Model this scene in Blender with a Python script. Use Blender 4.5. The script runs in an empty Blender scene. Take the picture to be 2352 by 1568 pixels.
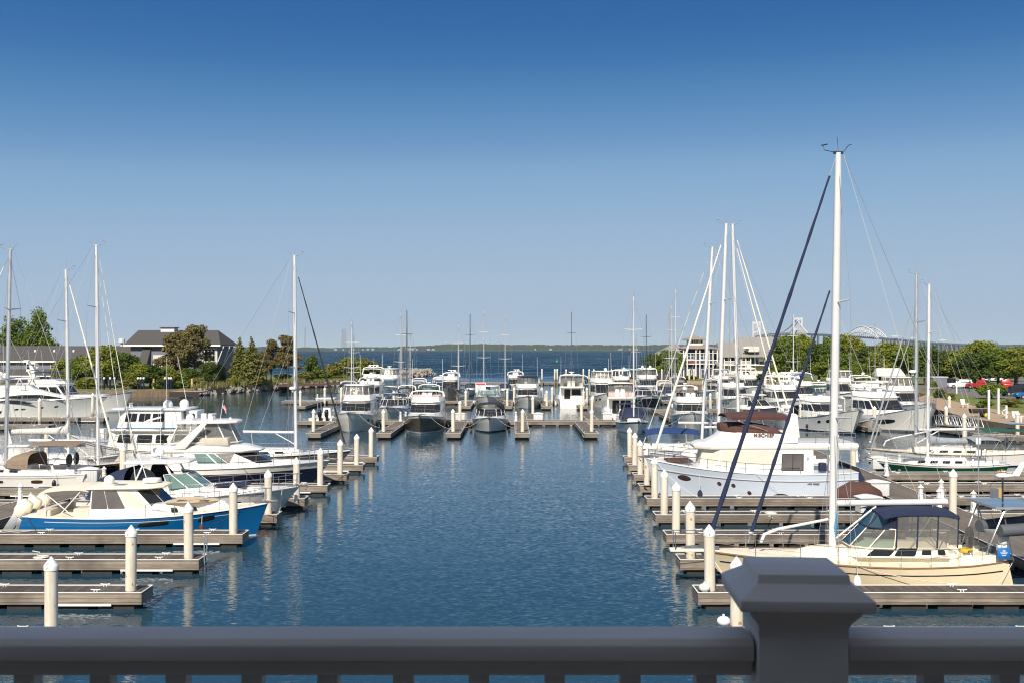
import bpy, bmesh, math, random
from mathutils import Vector, Matrix
S = bpy.context.scene
COL = S.collection
R = math.radians
rnd = random.Random(7)
# ---------------------------------------------------------------- camera, sky, sun, exposure
F, H, CX, HY = 2400., 9.1, 1176., 800.
def W(vx, vy, z=0.):
    D = F*(H-z)/(vy-HY)
    return Vector(((vx-CX)*D/F, D, z))
def WX(vx, D): return (vx-CX)*D/F
def WZ(vy, D): return H-(vy-HY)*D/F
cam = bpy.data.cameras.new('camera')
cam.sensor_width = 36.
cam.lens = 36.*F/2352.
cam.shift_y = 16./2352.
cam.clip_start = .05
cam.clip_end = 40000.
cam.dof.use_dof = True
cam.dof.focus_distance = 70.
cam.dof.aperture_fstop = 14.
co = bpy.data.objects.new('camera', cam)
COL.objects.link(co)
co.location = (0, 0, H)
co.rotation_euler = (R(90), 0, 0)
S.camera = co
HAZE = .000038
SUN_EL, SUN_AZ = R(40), math.atan2(.24, 1.)      # light travels towards +Y, a little towards +X
world = bpy.data.worlds.new('World')
S.world = world
world.use_nodes = True
wn = world.node_tree
sky = wn.nodes.new('ShaderNodeTexSky')
sky.sky_type = 'NISHITA'
sky.sun_disc = False
sky.sun_elevation = SUN_EL
sky.sun_rotation = math.pi + SUN_AZ
sky.altitude = 0
sky.air_density = 1.0
sky.dust_density = .2
sky.ozone_density = 3.
bg = wn.nodes['Background']
# clear afternoon sky: elevations spread so that the deep blue comes down low, then a colour curve per channel
def wnode(t, **kw):
    n = wn.nodes.new(t)
    for k, v in kw.items(): setattr(n, k, v)
    return n
tcw = wnode('ShaderNodeTexCoord'); spw = wnode('ShaderNodeSeparateXYZ'); wn.links.new(tcw.outputs['Generated'], spw.inputs[0])
elv = wnode('ShaderNodeMath', operation='MULTIPLY_ADD'); wn.links.new(spw.outputs[2], elv.inputs[0]); elv.inputs[1].default_value = 3.; elv.inputs[2].default_value = .1
cbw = wnode('ShaderNodeCombineXYZ')
for i, o_ in enumerate((spw.outputs[0], spw.outputs[1], elv.outputs[0])): wn.links.new(o_, cbw.inputs[i])
nrw = wnode('ShaderNodeVectorMath', operation='NORMALIZE'); wn.links.new(cbw.outputs[0], nrw.inputs[0]); wn.links.new(nrw.outputs[0], sky.inputs[0])
s1 = wnode('ShaderNodeVectorMath', operation='SCALE'); s1.inputs['Scale'].default_value = .1; wn.links.new(sky.outputs[0], s1.inputs[0])
cvw = wnode('ShaderNodeRGBCurve'); wn.links.new(s1.outputs[0], cvw.inputs[1])
cm = cvw.mapping; cm.use_clip = False; cm.extend = 'EXTRAPOLATED'
for ch, cpts in ((0, ((0, .02), (.05, .022), (.0585, .024), (.064, .030), (.074, .076), (.085, .142), (.105, .245), (.168, .352), (.332, .402), (1., .7))),
                (1, ((0, .08), (.09, .105), (.105, .115), (.118, .145), (.133, .23), (.155, .32), (.184, .413), (.287, .485), (.527, .515), (1., .75))),
                (2, ((0, .10), (.18, .27), (.21, .33), (.232, .39), (.255, .47), (.29, .555), (.342, .624), (.497, .645), (.761, .645), (1., .7)))):
    cu_ = cm.curves[ch]
    cu_.points[0].location = cpts[0]; cu_.points[1].location = cpts[-1]
    for p_ in cpts[1:-1]: cu_.points.new(*p_)
    for p_ in cu_.points: p_.handle_type = 'AUTO_CLAMPED'
cm.update()
s2 = wnode('ShaderNodeVectorMath', operation='SCALE'); s2.inputs['Scale'].default_value = 10.; wn.links.new(cvw.outputs[0], s2.inputs[0])
hz_ = wnode('ShaderNodeMapRange'); wn.links.new(spw.outputs[2], hz_.inputs[0]); hz_.inputs[1].default_value = .36; hz_.inputs[2].default_value = .62
hsv = wnode('ShaderNodeHueSaturation'); wn.links.new(s2.outputs[0], hsv.inputs['Color']); hsv.inputs['Saturation'].default_value = .45; hsv.inputs['Value'].default_value = .95   # paler overhead
mxw = wnode('ShaderNodeMix', data_type='RGBA'); wn.links.new(hz_.outputs[0], mxw.inputs[0]); wn.links.new(s2.outputs[0], mxw.inputs[6]); wn.links.new(hsv.outputs[0], mxw.inputs[7])
wn.links.new(mxw.outputs[2], bg.inputs[0])
bg.inputs[1].default_value = .082
sun = bpy.data.lights.new('sun', 'SUN')
sun.energy = 5.
sun.angle = R(.5)
sun.color = (1., .90, .76)
so = bpy.data.objects.new('sun', sun)
COL.objects.link(so)
so.rotation_euler = Vector((math.sin(SUN_AZ)*math.cos(SUN_EL), math.cos(SUN_AZ)*math.cos(SUN_EL), -math.sin(SUN_EL))).to_track_quat('-Z', 'Y').to_euler()
S.view_settings.view_transform = 'Standard'
S.view_settings.look = 'None'
S.view_settings.exposure = .3
S.view_settings.gamma = 1.
S.cycles.filter_width = 1.15
S.cycles.max_bounces = 8
S.cycles.transparent_max_bounces = 12
S.cycles.caustics_reflective = False
S.cycles.caustics_refractive = False
S.cycles.sample_clamp_indirect = 6.

# ---------------------------------------------------------------- materials
M = {}
def nodes(name):
    m = bpy.data.materials.new(name)
    m.use_nodes = True
    nt = m.node_tree
    return m, nt, nt.nodes['Principled BSDF']
def L(nt, a, b): nt.links.new(a, b)
def math_node(nt, op, a, b=None, c=None):
    n = nt.nodes.new('ShaderNodeMath'); n.operation = op
    for i, v in enumerate((a, b, c)):
        if v is None: continue
        if isinstance(v, (int, float)): n.inputs[i].default_value = v
        else: L(nt, v, n.inputs[i])
    return n.outputs[0]
def mixc(nt, fac, a, b):
    n = nt.nodes.new('ShaderNodeMix'); n.data_type = 'RGBA'
    if isinstance(fac, (int, float)): n.inputs[0].default_value = fac
    else: L(nt, fac, n.inputs[0])
    for i, v in ((6, a), (7, b)):
        if isinstance(v, tuple): n.inputs[i].default_value = (*v, 1)
        else: L(nt, v, n.inputs[i])
    return n.outputs[2]
def noise(nt, scale, detail=3, vec=None, stretch=None, rough=.55):
    n = nt.nodes.new('ShaderNodeTexNoise')
    n.inputs['Scale'].default_value = scale; n.inputs['Detail'].default_value = detail
    n.inputs['Roughness'].default_value = rough
    if vec is None:
        vec = nt.nodes.new('ShaderNodeTexCoord').outputs['Object']
    if stretch:
        mp = nt.nodes.new('ShaderNodeMapping'); mp.inputs['Scale'].default_value = stretch
        L(nt, vec, mp.inputs[0]); vec = mp.outputs[0]
    L(nt, vec, n.inputs['Vector'])
    return n.outputs[0]
def ramp(nt, v, a, b):
    n = nt.nodes.new('ShaderNodeMapRange'); n.inputs[1].default_value = a; n.inputs[2].default_value = b
    L(nt, v, n.inputs[0]); return n.outputs[0]
def bump(nt, bs, h, dist, strength=1.):
    b = nt.nodes.new('ShaderNodeBump'); b.inputs['Distance'].default_value = dist; b.inputs['Strength'].default_value = strength
    L(nt, h, b.inputs['Height']); L(nt, b.outputs[0], bs.inputs['Normal'])
def mat(name, col, rough=.5, metal=0., var=.12, scale=2., coat=0., col2=None, bmp=None, stretch=None, a=.35, b=.7):
    m, nt, bs = nodes(name)
    c2 = col2 or tuple(x*(1-var) for x in col)
    n = noise(nt, scale, 5, stretch=stretch)
    L(nt, mixc(nt, ramp(nt, n, a, b), col, c2), bs.inputs['Base Color'])
    bs.inputs['Roughness'].default_value = rough
    bs.inputs['Metallic'].default_value = metal
    bs.inputs['Coat Weight'].default_value = coat
    bs.inputs['Coat Roughness'].default_value = .06
    if bmp: bump(nt, bs, noise(nt, bmp[0], 4, stretch=stretch), bmp[1])
    M[name] = m
    return m
mat('gelcoat', (.80, .78, .73), .3, coat=.4, var=.06)
mat('cool white', (.74, .76, .78), .3, coat=.4, var=.05)
mat('cream', (.80, .68, .47), .35, coat=.3, var=.07)
mat('cream pale', (.82, .75, .60), .45, var=.06)
mat('tan deck', (.62, .50, .33), .7, var=.1, scale=8)
mat('blue hull', (.004, .105, .29), .22, coat=.6, var=.05)
mat('pale blue hull', (.52, .59, .68), .28, coat=.5, var=.04)
mat('navy hull', (.010, .012, .035), .2, coat=.6, var=.1)
mat('grey hull', (.13, .135, .15), .25, coat=.5, var=.08)
mat('grey and shaded hull', (.68, .665, .62), .28, coat=.5, var=.06)  # own grey of some hulls; on white ones it paints the shaded flare
mat('brown hull', (.10, .085, .07), .22, coat=.6, var=.1)
mat('green hull', (.006, .055, .035), .22, coat=.6, var=.1)
mat('black hull', (.012, .012, .013), .2, coat=.6, var=.1)
mat('antifoul', (.03, .045, .07), .7)
mat('red antifoul', (.13, .03, .02), .7)
mat('boot white', (.75, .75, .73), .35)
mat('navy canvas', (.012, .022, .065), .85, var=.25, scale=3, bmp=(3, .03))
mat('royal canvas', (.012, .04, .16), .85, var=.25, scale=3, bmp=(3, .03))
mat('brown canvas', (.085, .036, .03), .85, var=.2, scale=3, bmp=(3, .03))
mat('taupe canvas', (.24, .18, .13), .85, var=.2, scale=3, bmp=(3, .03))
mat('grey canvas', (.30, .33, .36), .85, var=.2, scale=3, bmp=(3, .04))
mat('light canvas', (.60, .58, .55), .85, var=.12, scale=3, bmp=(3, .03))
mat('cream canvas', (.70, .64, .53), .85, var=.1, scale=3, bmp=(3, .02))
mat('window cover', (.62, .58, .50), .8, var=.1, scale=3, bmp=(2, .02))
mat('green canvas', (.012, .09, .06), .85, var=.25, scale=3, bmp=(3, .03))
mat('black canvas', (.02, .021, .025), .85, var=.25, scale=3, bmp=(3, .03))
mat('blue canvas', (.02, .11, .40), .85, var=.2, scale=3, bmp=(3, .03))
mat('sail', (.78, .74, .64), .8, var=.08, scale=3, bmp=(2.5, .03))
mat('white mast', (.63, .635, .64), .35, var=.06, coat=.2)
mat('alloy mast', (.55, .56, .58), .38, metal=.55, var=.12)
mat('black mast', (.03, .032, .035), .35, coat=.3)
mat('blue mast', (.03, .05, .12), .35, coat=.3)
mat('steel', (.50, .50, .51), .25, metal=.9)
mat('alloy', (.55, .56, .57), .4, metal=.7, var=.15)
mat('wire', (.46, .47, .49), .4, metal=.5)
mat('white rope', (.68, .65, .58), .9)
mat('yellow rope', (.72, .46, .03), .9)
mat('blue rope', (.10, .30, .55), .9)
mat('rubber', (.018, .018, .02), .6)
mat('black gloss', (.012, .012, .014), .18, coat=.6)
mat('grey rubber', (.10, .11, .13), .6)
mat('teak', (.30, .16, .08), .55, var=.3, scale=3, stretch=(.4, 6, 6))
mat('varnish', (.22, .075, .03), .25, coat=.6, var=.3, stretch=(.4, 6, 6))
mat('gold', (.60, .36, .04), .4)
mat('white plastic', (.78, .78, .76), .45, var=.06)
mat('grey plastic', (.60, .61, .62), .5, var=.08)
mat('dark grey paint', (.60, .53, .485), .5, var=.16, scale=9, stretch=(.25, 1, 1), bmp=(60, .0006))
mat('dome white', (.80, .80, .79), .4, var=.04)
mat('red paint', (.45, .025, .02), .3, coat=.5)
mat('white paint', (.78, .78, .77), .35, coat=.3, var=.04)
mat('navy paint', (.035, .04, .09), .6, var=.15)
mat('slate siding', (.16, .17, .21), .7, var=.12, stretch=(1, 1, 14), scale=2)
mat('white siding', (.60, .59, .56), .7, var=.08, stretch=(1, 1, 14), scale=2)
mat('shingle', (.082, .078, .078), .9, var=.35, scale=5, stretch=(1, 1, 4))
mat('metal roof', (.27, .255, .24), .55, var=.12, scale=3, stretch=(5, .3, .3))
mat('warm roof', (.30, .255, .21), .6, var=.12, scale=3)
mat('trim white', (.78, .77, .74), .5, var=.05)
mat('asphalt', (.16, .155, .155), .9, var=.2, scale=.6)
mat('boardwalk', (.40, .29, .19), .85, var=.2, scale=.8, stretch=(1, 3, 1))
mat('bulkhead', (.24, .17, .11), .85, var=.5, scale=1.5, stretch=(4, 4, .4))
mat('dark bulkhead', (.035, .032, .03), .85, var=.4, scale=2)
mat('mulch', (.10, .042, .025), .95, var=.4, scale=3)
mat('rock', (.34, .31, .27), .9, var=.45, scale=1.2, bmp=(3, .1))
mat('bark', (.075, .055, .042), .95, var=.4, scale=4, stretch=(3, 3, .5))
mat('bridge steel', (.54, .56, .58), .6, var=.1, scale=.02)
mat('bridge deck', (.10, .12, .15), .8, var=.1, scale=.02)
mat('emblem', (.72, .36, .30), .6)
mat('letter dark', (.06, .06, .065), .6)
mat('name brown', (.07, .014, .012), .5)
mat('sign red', (.55, .05, .045), .5)
mat('banner blue', (.01, .14, .45), .6)
mat('beacon green', (.03, .42, .30), .5)
mat('flag red', (.5, .03, .04), .8)
mat('tower red', (.34, .15, .12), .7)
mat('cushion', (.55, .50, .43), .8)
mat('pink cushion', (.52, .40, .38), .8)
mat('solar', (.035, .06, .11), .15, coat=.8)
mat('yellow wood', (.60, .42, .17), .7)
mat('brown glass', (.06, .03, .025), .1, coat=.5)
mat('tyre', (.015, .015, .016), .8)
mat('far houses', (.26, .26, .26), .8, var=.3, scale=.05)

def glassy(name, col, rough=.06, coat=.3):
    m, nt, bs = nodes(name)
    n = noise(nt, .9, 2)
    L(nt, mixc(nt, n, col, tuple(x*.4 for x in col)), bs.inputs['Base Color'])
    bs.inputs['Roughness'].default_value = rough
    bs.inputs['Coat Weight'].default_value = coat
    bs.inputs['Specular IOR Level'].default_value = .35
    bump(nt, bs, noise(nt, 1.2, 1), .004)
    M[name] = m
glassy('glass', (.020, .022, .026))
glassy('glass green', (.20, .33, .30), .05)
glassy('glass brown', (.05, .04, .035))
glassy('glass blue', (.05, .10, .14))
glassy('curtain glass', (.16, .145, .14), .2)
def clear(name, col, alpha):
    m, nt, bs = nodes(name)
    t = nt.nodes.new('ShaderNodeBsdfTransparent'); t.inputs[0].default_value = (*col, 1)
    mx = nt.nodes.new('ShaderNodeMixShader')
    w = noise(nt, 2.5, 3)
    L(nt, ramp(nt, w, .3, .75), mx.inputs[0])
    n = nt.nodes.new('ShaderNodeMapRange'); n.inputs[3].default_value = alpha*.6; n.inputs[4].default_value = min(1, alpha*1.4)
    L(nt, w, n.inputs[0]); L(nt, n.outputs[0], mx.inputs[0])
    bs.inputs['Base Color'].default_value = (.55, .54, .52, 1)
    bs.inputs['Roughness'].default_value = .12
    bump(nt, bs, noise(nt, 2., 2), .03)
    L(nt, t.outputs[0], mx.inputs[1]); L(nt, bs.outputs[0], mx.inputs[2])
    L(nt, mx.outputs[0], nt.nodes['Material Output'].inputs[0])
    M[name] = m
clear('vinyl', (.66, .66, .64), .19)
clear('windscreen glass', (.45, .55, .52), .16)

# weathered timber: planks across the local x axis on top, long boards on the sides
def timber(name, c1, c2, axis, width, gapdark=.35, rough=.85, tint=(.5, .42, .33)):
    m, nt, bs = nodes(name)
    tc = nt.nodes.new('ShaderNodeTexCoord').outputs['Object']
    sx = nt.nodes.new('ShaderNodeSeparateXYZ'); L(nt, tc, sx.inputs[0])
    u = math_node(nt, 'DIVIDE', sx.outputs[axis], width)
    fr = math_node(nt, 'FRACT', u)
    fl = math_node(nt, 'FLOOR', u)
    oi = nt.nodes.new('ShaderNodeObjectInfo').outputs['Random']
    wn_ = nt.nodes.new('ShaderNodeTexWhiteNoise'); wn_.noise_dimensions = '2D'
    cx = nt.nodes.new('ShaderNodeCombineXYZ'); L(nt, fl, cx.inputs[0]); L(nt, oi, cx.inputs[1]); L(nt, cx.outputs[0], wn_.inputs['Vector'])
    grain = noise(nt, 3., 6, tc, (6, .6, 6) if axis == 0 else (.5, 6, 9), .65)
    blot = noise(nt, .55, 4, tc)
    f = math_node(nt, 'ADD', math_node(nt, 'MULTIPLY', wn_.outputs[0], .5), math_node(nt, 'MULTIPLY', ramp(nt, grain, .33, .67), .55))
    c = mixc(nt, f, c1, c2)
    c = mixc(nt, ramp(nt, blot, .45, .75), c, tuple(a*.72 for a in c2))
    gap = math_node(nt, 'LESS_THAN', fr, .11)
    c = mixc(nt, math_node(nt, 'MULTIPLY', gap, 1-gapdark), c, (.02, .018, .016))
    L(nt, c, bs.inputs['Base Color'])
    bs.inputs['Roughness'].default_value = rough
    bump(nt, bs, grain, .01)
    M[name] = m
timber('dock planks', (.155, .128, .115), (.045, .037, .034), 0, .145)
timber('walkway planks', (.20, .17, .14), (.12, .10, .085), 1, .145)
timber('fascia', (.36, .305, .245), (.12, .10, .083), 2, .135, .2)
timber('end fascia', (.29, .245, .20), (.16, .135, .11), 2, .135, .25)

# piles: cream sleeve with rust streaks and grime towards nothing in particular
def pile_mat():
    m, nt, bs = nodes('pile sleeve')
    tc = nt.nodes.new('ShaderNodeTexCoord').outputs['Object']
    oi = nt.nodes.new('ShaderNodeObjectInfo')
    ad = nt.nodes.new('ShaderNodeVectorMath'); ad.operation = 'ADD'; L(nt, tc, ad.inputs[0])
    sc = nt.nodes.new('ShaderNodeVectorMath'); sc.operation = 'SCALE'; sc.inputs[0].default_value = (40, 40, 40); L(nt, oi.outputs['Random'], sc.inputs['Scale'])
    L(nt, sc.outputs[0], ad.inputs[1])
    v = ad.outputs[0]
    st = noise(nt, 2.2, 5, v, (3, 3, .35), .7)
    c = mixc(nt, ramp(nt, st, .38, .7), (.71, .665, .57), (.53, .465, .36))
    sp = noise(nt, 3.5, 2, v, (1.5, 1.5, .8))
    c = mixc(nt, ramp(nt, sp, .68, .73), c, (.40, .20, .08))
    sz = nt.nodes.new('ShaderNodeSeparateXYZ'); L(nt, tc, sz.inputs[0])
    tide = math_node(nt, 'SUBTRACT', 1., ramp(nt, math_node(nt, 'ADD', sz.outputs[2], math_node(nt, 'MULTIPLY', st, .5)), .45, .85))   # weed and wet band at the waterline
    c = mixc(nt, math_node(nt, 'MULTIPLY', tide, .8), c, (.10, .085, .04))
    L(nt, c, bs.inputs['Base Color'])
    bs.inputs['Roughness'].default_value = .6
    M['pile sleeve'] = m
pile_mat()

def leaf(name, c1, c2, tr=.25):
    m, nt, bs = nodes(name)
    geo = nt.nodes.new('ShaderNodeNewGeometry')
    wn_ = nt.nodes.new('ShaderNodeTexWhiteNoise'); wn_.noise_dimensions = '1D'
    L(nt, geo.outputs['Random Per Island'], wn_.inputs['W'])
    big = noise(nt, .45, 2)
    f = math_node(nt, 'ADD', math_node(nt, 'MULTIPLY', wn_.outputs[0], .5), math_node(nt, 'MULTIPLY', ramp(nt, big, .3, .7), .5))
    c = mixc(nt, f, c1, c2)
    L(nt, c, bs.inputs['Base Color'])
    bs.inputs['Roughness'].default_value = .6
    bs.inputs['Specular IOR Level'].default_value = .25
    t = nt.nodes.new('ShaderNodeBsdfTranslucent'); L(nt, c, t.inputs[0])
    mx = nt.nodes.new('ShaderNodeMixShader'); mx.inputs[0].default_value = tr
    L(nt, bs.outputs[0], mx.inputs[1]); L(nt, t.outputs[0], mx.inputs[2])
    L(nt, mx.outputs[0], nt.nodes['Material Output'].inputs[0])
    M[name] = m
leaf('leaf mid', (.17, .22, .022), (.075, .125, .014))
leaf('leaf bright', (.26, .27, .03), (.12, .16, .016))
leaf('leaf dark', (.10, .14, .022), (.045, .08, .012))
leaf('leaf pine', (.19, .14, .045), (.09, .085, .028), .1)
leaf('leaf brown pine', (.20, .155, .055), (.095, .095, .032), .1)
leaf('leaf cedar', (.19, .18, .04), (.09, .105, .022), .1)
leaf('leaf olive', (.22, .215, .045), (.11, .12, .025))
leaf('reed', (.30, .27, .12), (.13, .15, .04))
leaf('lavender', (.30, .20, .30), (.14, .15, .10))

def grass_mat():
    m, nt, bs = nodes('lawn')
    tc = nt.nodes.new('ShaderNodeTexCoord').outputs['Object']
    n1, n2 = noise(nt, .12, 4, tc), noise(nt, 1.6, 5, tc)
    c = mixc(nt, ramp(nt, n1, .35, .65), (.12, .155, .025), (.20, .19, .05))
    c = mixc(nt, math_node(nt, 'MULTIPLY', ramp(nt, n2, .4, .7), .6), c, (.06, .085, .012))
    L(nt, c, bs.inputs['Base Color'])
    bs.inputs['Roughness'].default_value = .95
    bump(nt, bs, n2, .15)
    M['lawn'] = m
grass_mat()

WAVE, BAY = .32, 1.1
def water_mat():
    m, nt, bs = nodes('water')
    pos = nt.nodes.new('ShaderNodeNewGeometry').outputs['Position']
    sx = nt.nodes.new('ShaderNodeSeparateXYZ'); L(nt, pos, sx.inputs[0])
    fetch = ramp(nt, sx.outputs[1], 250., 420.)                  # open bay beyond the breakwater
    patch = ramp(nt, noise(nt, .035, 3, pos, (1.6, .7, 1)), .35, .65)
    def slope(scale, st, amp, det=2):
        n = nt.nodes.new('ShaderNodeTexNoise'); n.inputs['Scale'].default_value = scale; n.inputs['Detail'].default_value = det
        mp = nt.nodes.new('ShaderNodeMapping'); mp.inputs['Scale'].default_value = st; mp.inputs['Rotation'].default_value = (0, 0, .35)
        L(nt, pos, mp.inputs[0]); L(nt, mp.outputs[0], n.inputs['Vector'])
        v = nt.nodes.new('ShaderNodeVectorMath'); v.operation = 'SUBTRACT'; L(nt, n.outputs['Color'], v.inputs[0]); v.inputs[1].default_value = (.5, .5, .5)
        w = nt.nodes.new('ShaderNodeVectorMath'); w.operation = 'SCALE'; L(nt, v.outputs[0], w.inputs[0])
        if isinstance(amp, float): w.inputs['Scale'].default_value = amp
        else: L(nt, amp, w.inputs['Scale'])
        return w.outputs[0]
    def vadd(a, b):
        v = nt.nodes.new('ShaderNodeVectorMath'); v.operation = 'ADD'; L(nt, a, v.inputs[0])
        if isinstance(b, tuple): v.inputs[1].default_value = b
        else: L(nt, b, v.inputs[1])
        return v.outputs[0]
    calm = math_node(nt, 'ADD', math_node(nt, 'MULTIPLY', patch, WAVE*.75), WAVE*.35)
    sv = vadd(slope(9., (.5, 1.1, 1), calm, 1.), slope(1.4, (.35, 1.3, 1), math_node(nt, 'ADD', math_node(nt, 'MULTIPLY', calm, .2), math_node(nt, 'MULTIPLY', fetch, BAY))))
    sv = vadd(sv, slope(.12, (.3, 1.6, 1), math_node(nt, 'MULTIPLY', fetch, BAY)))
    fl_ = nt.nodes.new('ShaderNodeVectorMath'); fl_.operation = 'MULTIPLY'; L(nt, sv, fl_.inputs[0]); fl_.inputs[1].default_value = (.7, 1., 0)
    nv = nt.nodes.new('ShaderNodeVectorMath'); nv.operation = 'NORMALIZE'; tl = nt.nodes.new('ShaderNodeCombineXYZ'); tl.inputs[2].default_value = 1.; L(nt, math_node(nt, 'MULTIPLY_ADD', fetch, -.28, -.01), tl.inputs[1])   # wave faces raised by the breeze
    L(nt, vadd(fl_.outputs[0], tl.outputs[0]), nv.inputs[0])
    L(nt, nv.outputs[0], bs.inputs['Normal'])
    c = mixc(nt, fetch, (.019, .053, .080), (.006, .030, .058))
    L(nt, c, bs.inputs['Base Color'])
    sp_ = math_node(nt, 'MULTIPLY_ADD', fetch, -.33, .46)
    L(nt, sp_, bs.inputs['Specular IOR Level'])
    bs.inputs['Roughness'].default_value = .04
    bs.inputs['IOR'].default_value = 1.333
    M['water'] = m
water_mat()

# ---------------------------------------------------------------- geometry helpers
class MB:
    """collects shapes; build() links them as one mesh object"""
    def __init__(s): s.v, s.f, s.m = [], [], []
    def add(s, vs, fs, mi=0):
        o = len(s.v); s.v += [tuple(v) for v in vs]
        for f in fs: s.f.append([i+o for i in f]); s.m.append(mi)
        return s
    def box(s, x0, x1, y0, y1, z0, z1, mi=0, tx=0, ty=0):
        vs = [(x0, y0, z0), (x1, y0, z0), (x1, y1, z0), (x0, y1, z0), (x0+tx, y0+ty, z1), (x1-tx, y0+ty, z1), (x1-tx, y1-ty, z1), (x0+tx, y1-ty, z1)]
        return s.add(vs, [(3, 2, 1, 0), (4, 5, 6, 7), (0, 1, 5, 4), (1, 2, 6, 5), (2, 3, 7, 6), (3, 0, 4, 7)], mi)
    def tube(s, pts, r, n=6, mi=0, flat=1., cap=True):
        pts = [Vector(p) for p in pts]
        rs = r if isinstance(r, (list, tuple)) else [r]*len(pts)
        vs, fs = [], []
        up0 = None
        for i, p in enumerate(pts):
            d = (pts[min(i+1, len(pts)-1)]-pts[max(i-1, 0)]).normalized()
            a = Vector((0, 0, 1)) if abs(d.z) < .9 else Vector((1, 0, 0))
            u = d.cross(a).normalized(); w = u.cross(d).normalized()
            for k in range(n):
                t = 2*math.pi*k/n
                vs.append(p+u*math.cos(t)*rs[i]*flat+w*math.sin(t)*rs[i])
        for i in range(len(pts)-1):
            for k in range(n):
                k2 = (k+1) % n
                fs.append((i*n+k, i*n+k2, (i+1)*n+k2, (i+1)*n+k))
        if cap:
            fs.append(tuple(range(n-1, -1, -1))); fs.append(tuple(range((len(pts)-1)*n, len(pts)*n)))
        return s.add(vs, fs, mi)
    def lathe(s, prof, n=12, c=(0, 0, 0), mi=0, ax='z'):
        vs, fs = [], []
        for r, z in prof:
            for k in range(n):
                t = 2*math.pi*k/n
                p = (r*math.cos(t), r*math.sin(t), z)
                if ax == 'x': p = (z, p[0], p[1])
                if ax == 'y': p = (p[0], z, p[1])
                vs.append((p[0]+c[0], p[1]+c[1], p[2]+c[2]))
        for i in range(len(prof)-1):
            for k in range(n):
                k2 = (k+1) % n
                fs.append((i*n+k, i*n+k2, (i+1)*n+k2, (i+1)*n+k))
        fs.append(tuple(range(n-1, -1, -1))); fs.append(tuple(range((len(prof)-1)*n, len(prof)*n)))
        return s.add(vs, fs, mi)
    def loft(s, rings, mi=0, closed=True, cap0=False, cap1=False, mis=None):
        n = len(rings[0]); vs = [p for r in rings for p in r]
        o = len(s.v); s.v += [tuple(v) for v in vs]
        for i in range(len(rings)-1):
            for k in range(n if closed else n-1):
                k2 = (k+1) % n
                s.f.append([o+i*n+k, o+i*n+k2, o+(i+1)*n+k2, o+(i+1)*n+k]); s.m.append(mis[k] if mis else mi)
        if cap0: s.f.append([o+k for k in range(n-1, -1, -1)]); s.m.append(mi)
        if cap1: s.f.append([o+(len(rings)-1)*n+k for k in range(n)]); s.m.append(mi)
        return s
    def prism(s, poly, a0, a1, ax='y', mi=0, inset=0.):
        """poly in the other two axes, swept from a0 to a1"""
        n = len(poly)
        def P(p, a): return (p[0], a, p[1]) if ax == 'y' else ((a, p[0], p[1]) if ax == 'x' else (p[0], p[1], a))
        vs = [P(p, a0) for p in poly]+[P(p, a1) for p in poly]
        fs = [tuple(range(n-1, -1, -1)), tuple(range(n, 2*n))]+[(k, (k+1) % n, n+(k+1) % n, n+k) for k in range(n)]
        return s.add(vs, fs, mi)
    def build(s, name, mats, parent=None, bev=0., smooth=None, seg=2, solid=0.):
        me = bpy.data.meshes.new(name)
        me.from_pydata(s.v, [], s.f)
        for m in (mats if isinstance(mats, (list, tuple)) else [mats]): me.materials.append(M[m])
        for p, i in zip(me.polygons, s.m): p.material_index = i
        bm = bmesh.new(); bm.from_mesh(me)
        bmesh.ops.recalc_face_normals(bm, faces=bm.faces)
        if bev:
            es = [e for e in bm.edges if len(e.link_faces) == 2 and e.calc_face_angle(0) > .35]
            bmesh.ops.bevel(bm, geom=es, offset=bev, segments=seg, affect='EDGES', clamp_overlap=True, profile=.5)
        bm.to_mesh(me); bm.free()
        if smooth is not None or bev:
            me.shade_smooth()
            me.set_sharp_from_angle(angle=R(smooth or 40))
        o = bpy.data.objects.new(name, me)
        COL.objects.link(o)
        if parent: o.parent = parent
        return o

def tag(o, label, cat, group=None):
    o['label'] = label; o['category'] = cat
    if group: o['group'] = group
    return o
def thing(name, label, cat, loc=(0, 0, 0), rz=0., group=None):
    o = bpy.data.objects.new(name, None); COL.objects.link(o)
    o.empty_display_size = .1
    o.location = loc; o.rotation_euler = (0, 0, rz)
    return tag(o, label, cat, group)
def struct(o, kind='structure'): o['kind'] = kind; return o
def dup(root, loc, rz, label, group=None):
    def cp(o, par):
        c = o.copy(); COL.objects.link(c); c.parent = par
        for ch in kids.get(o.name, []): cp(ch, c)
        return c
    kids = {}
    def walk(o):
        for ch in o.children: kids.setdefault(o.name, []).append(ch); walk(ch)
    walk(root)
    c = cp(root, None)
    c.location = loc; c.rotation_euler = (0, 0, rz); c['label'] = label
    if group: c['group'] = group
    return c
def text(parent, s, loc, rot, size, m, name='lettering', ext=.004, shear=0., bold=0.):
    cu = bpy.data.curves.new(name, 'FONT'); cu.body = s; cu.size = size; cu.extrude = ext; cu.align_x = 'CENTER'; cu.align_y = 'CENTER'; cu.shear = shear; cu.offset = bold
    t = bpy.data.objects.new(name, cu); COL.objects.link(t)
    me = bpy.data.meshes.new_from_object(t)
    bpy.data.objects.remove(t); bpy.data.curves.remove(cu)
    me.materials.clear(); me.materials.append(M[m])
    o = bpy.data.objects.new(name, me); COL.objects.link(o)
    o.location = loc; o.rotation_euler = rot; o.parent = parent
    return o
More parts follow.
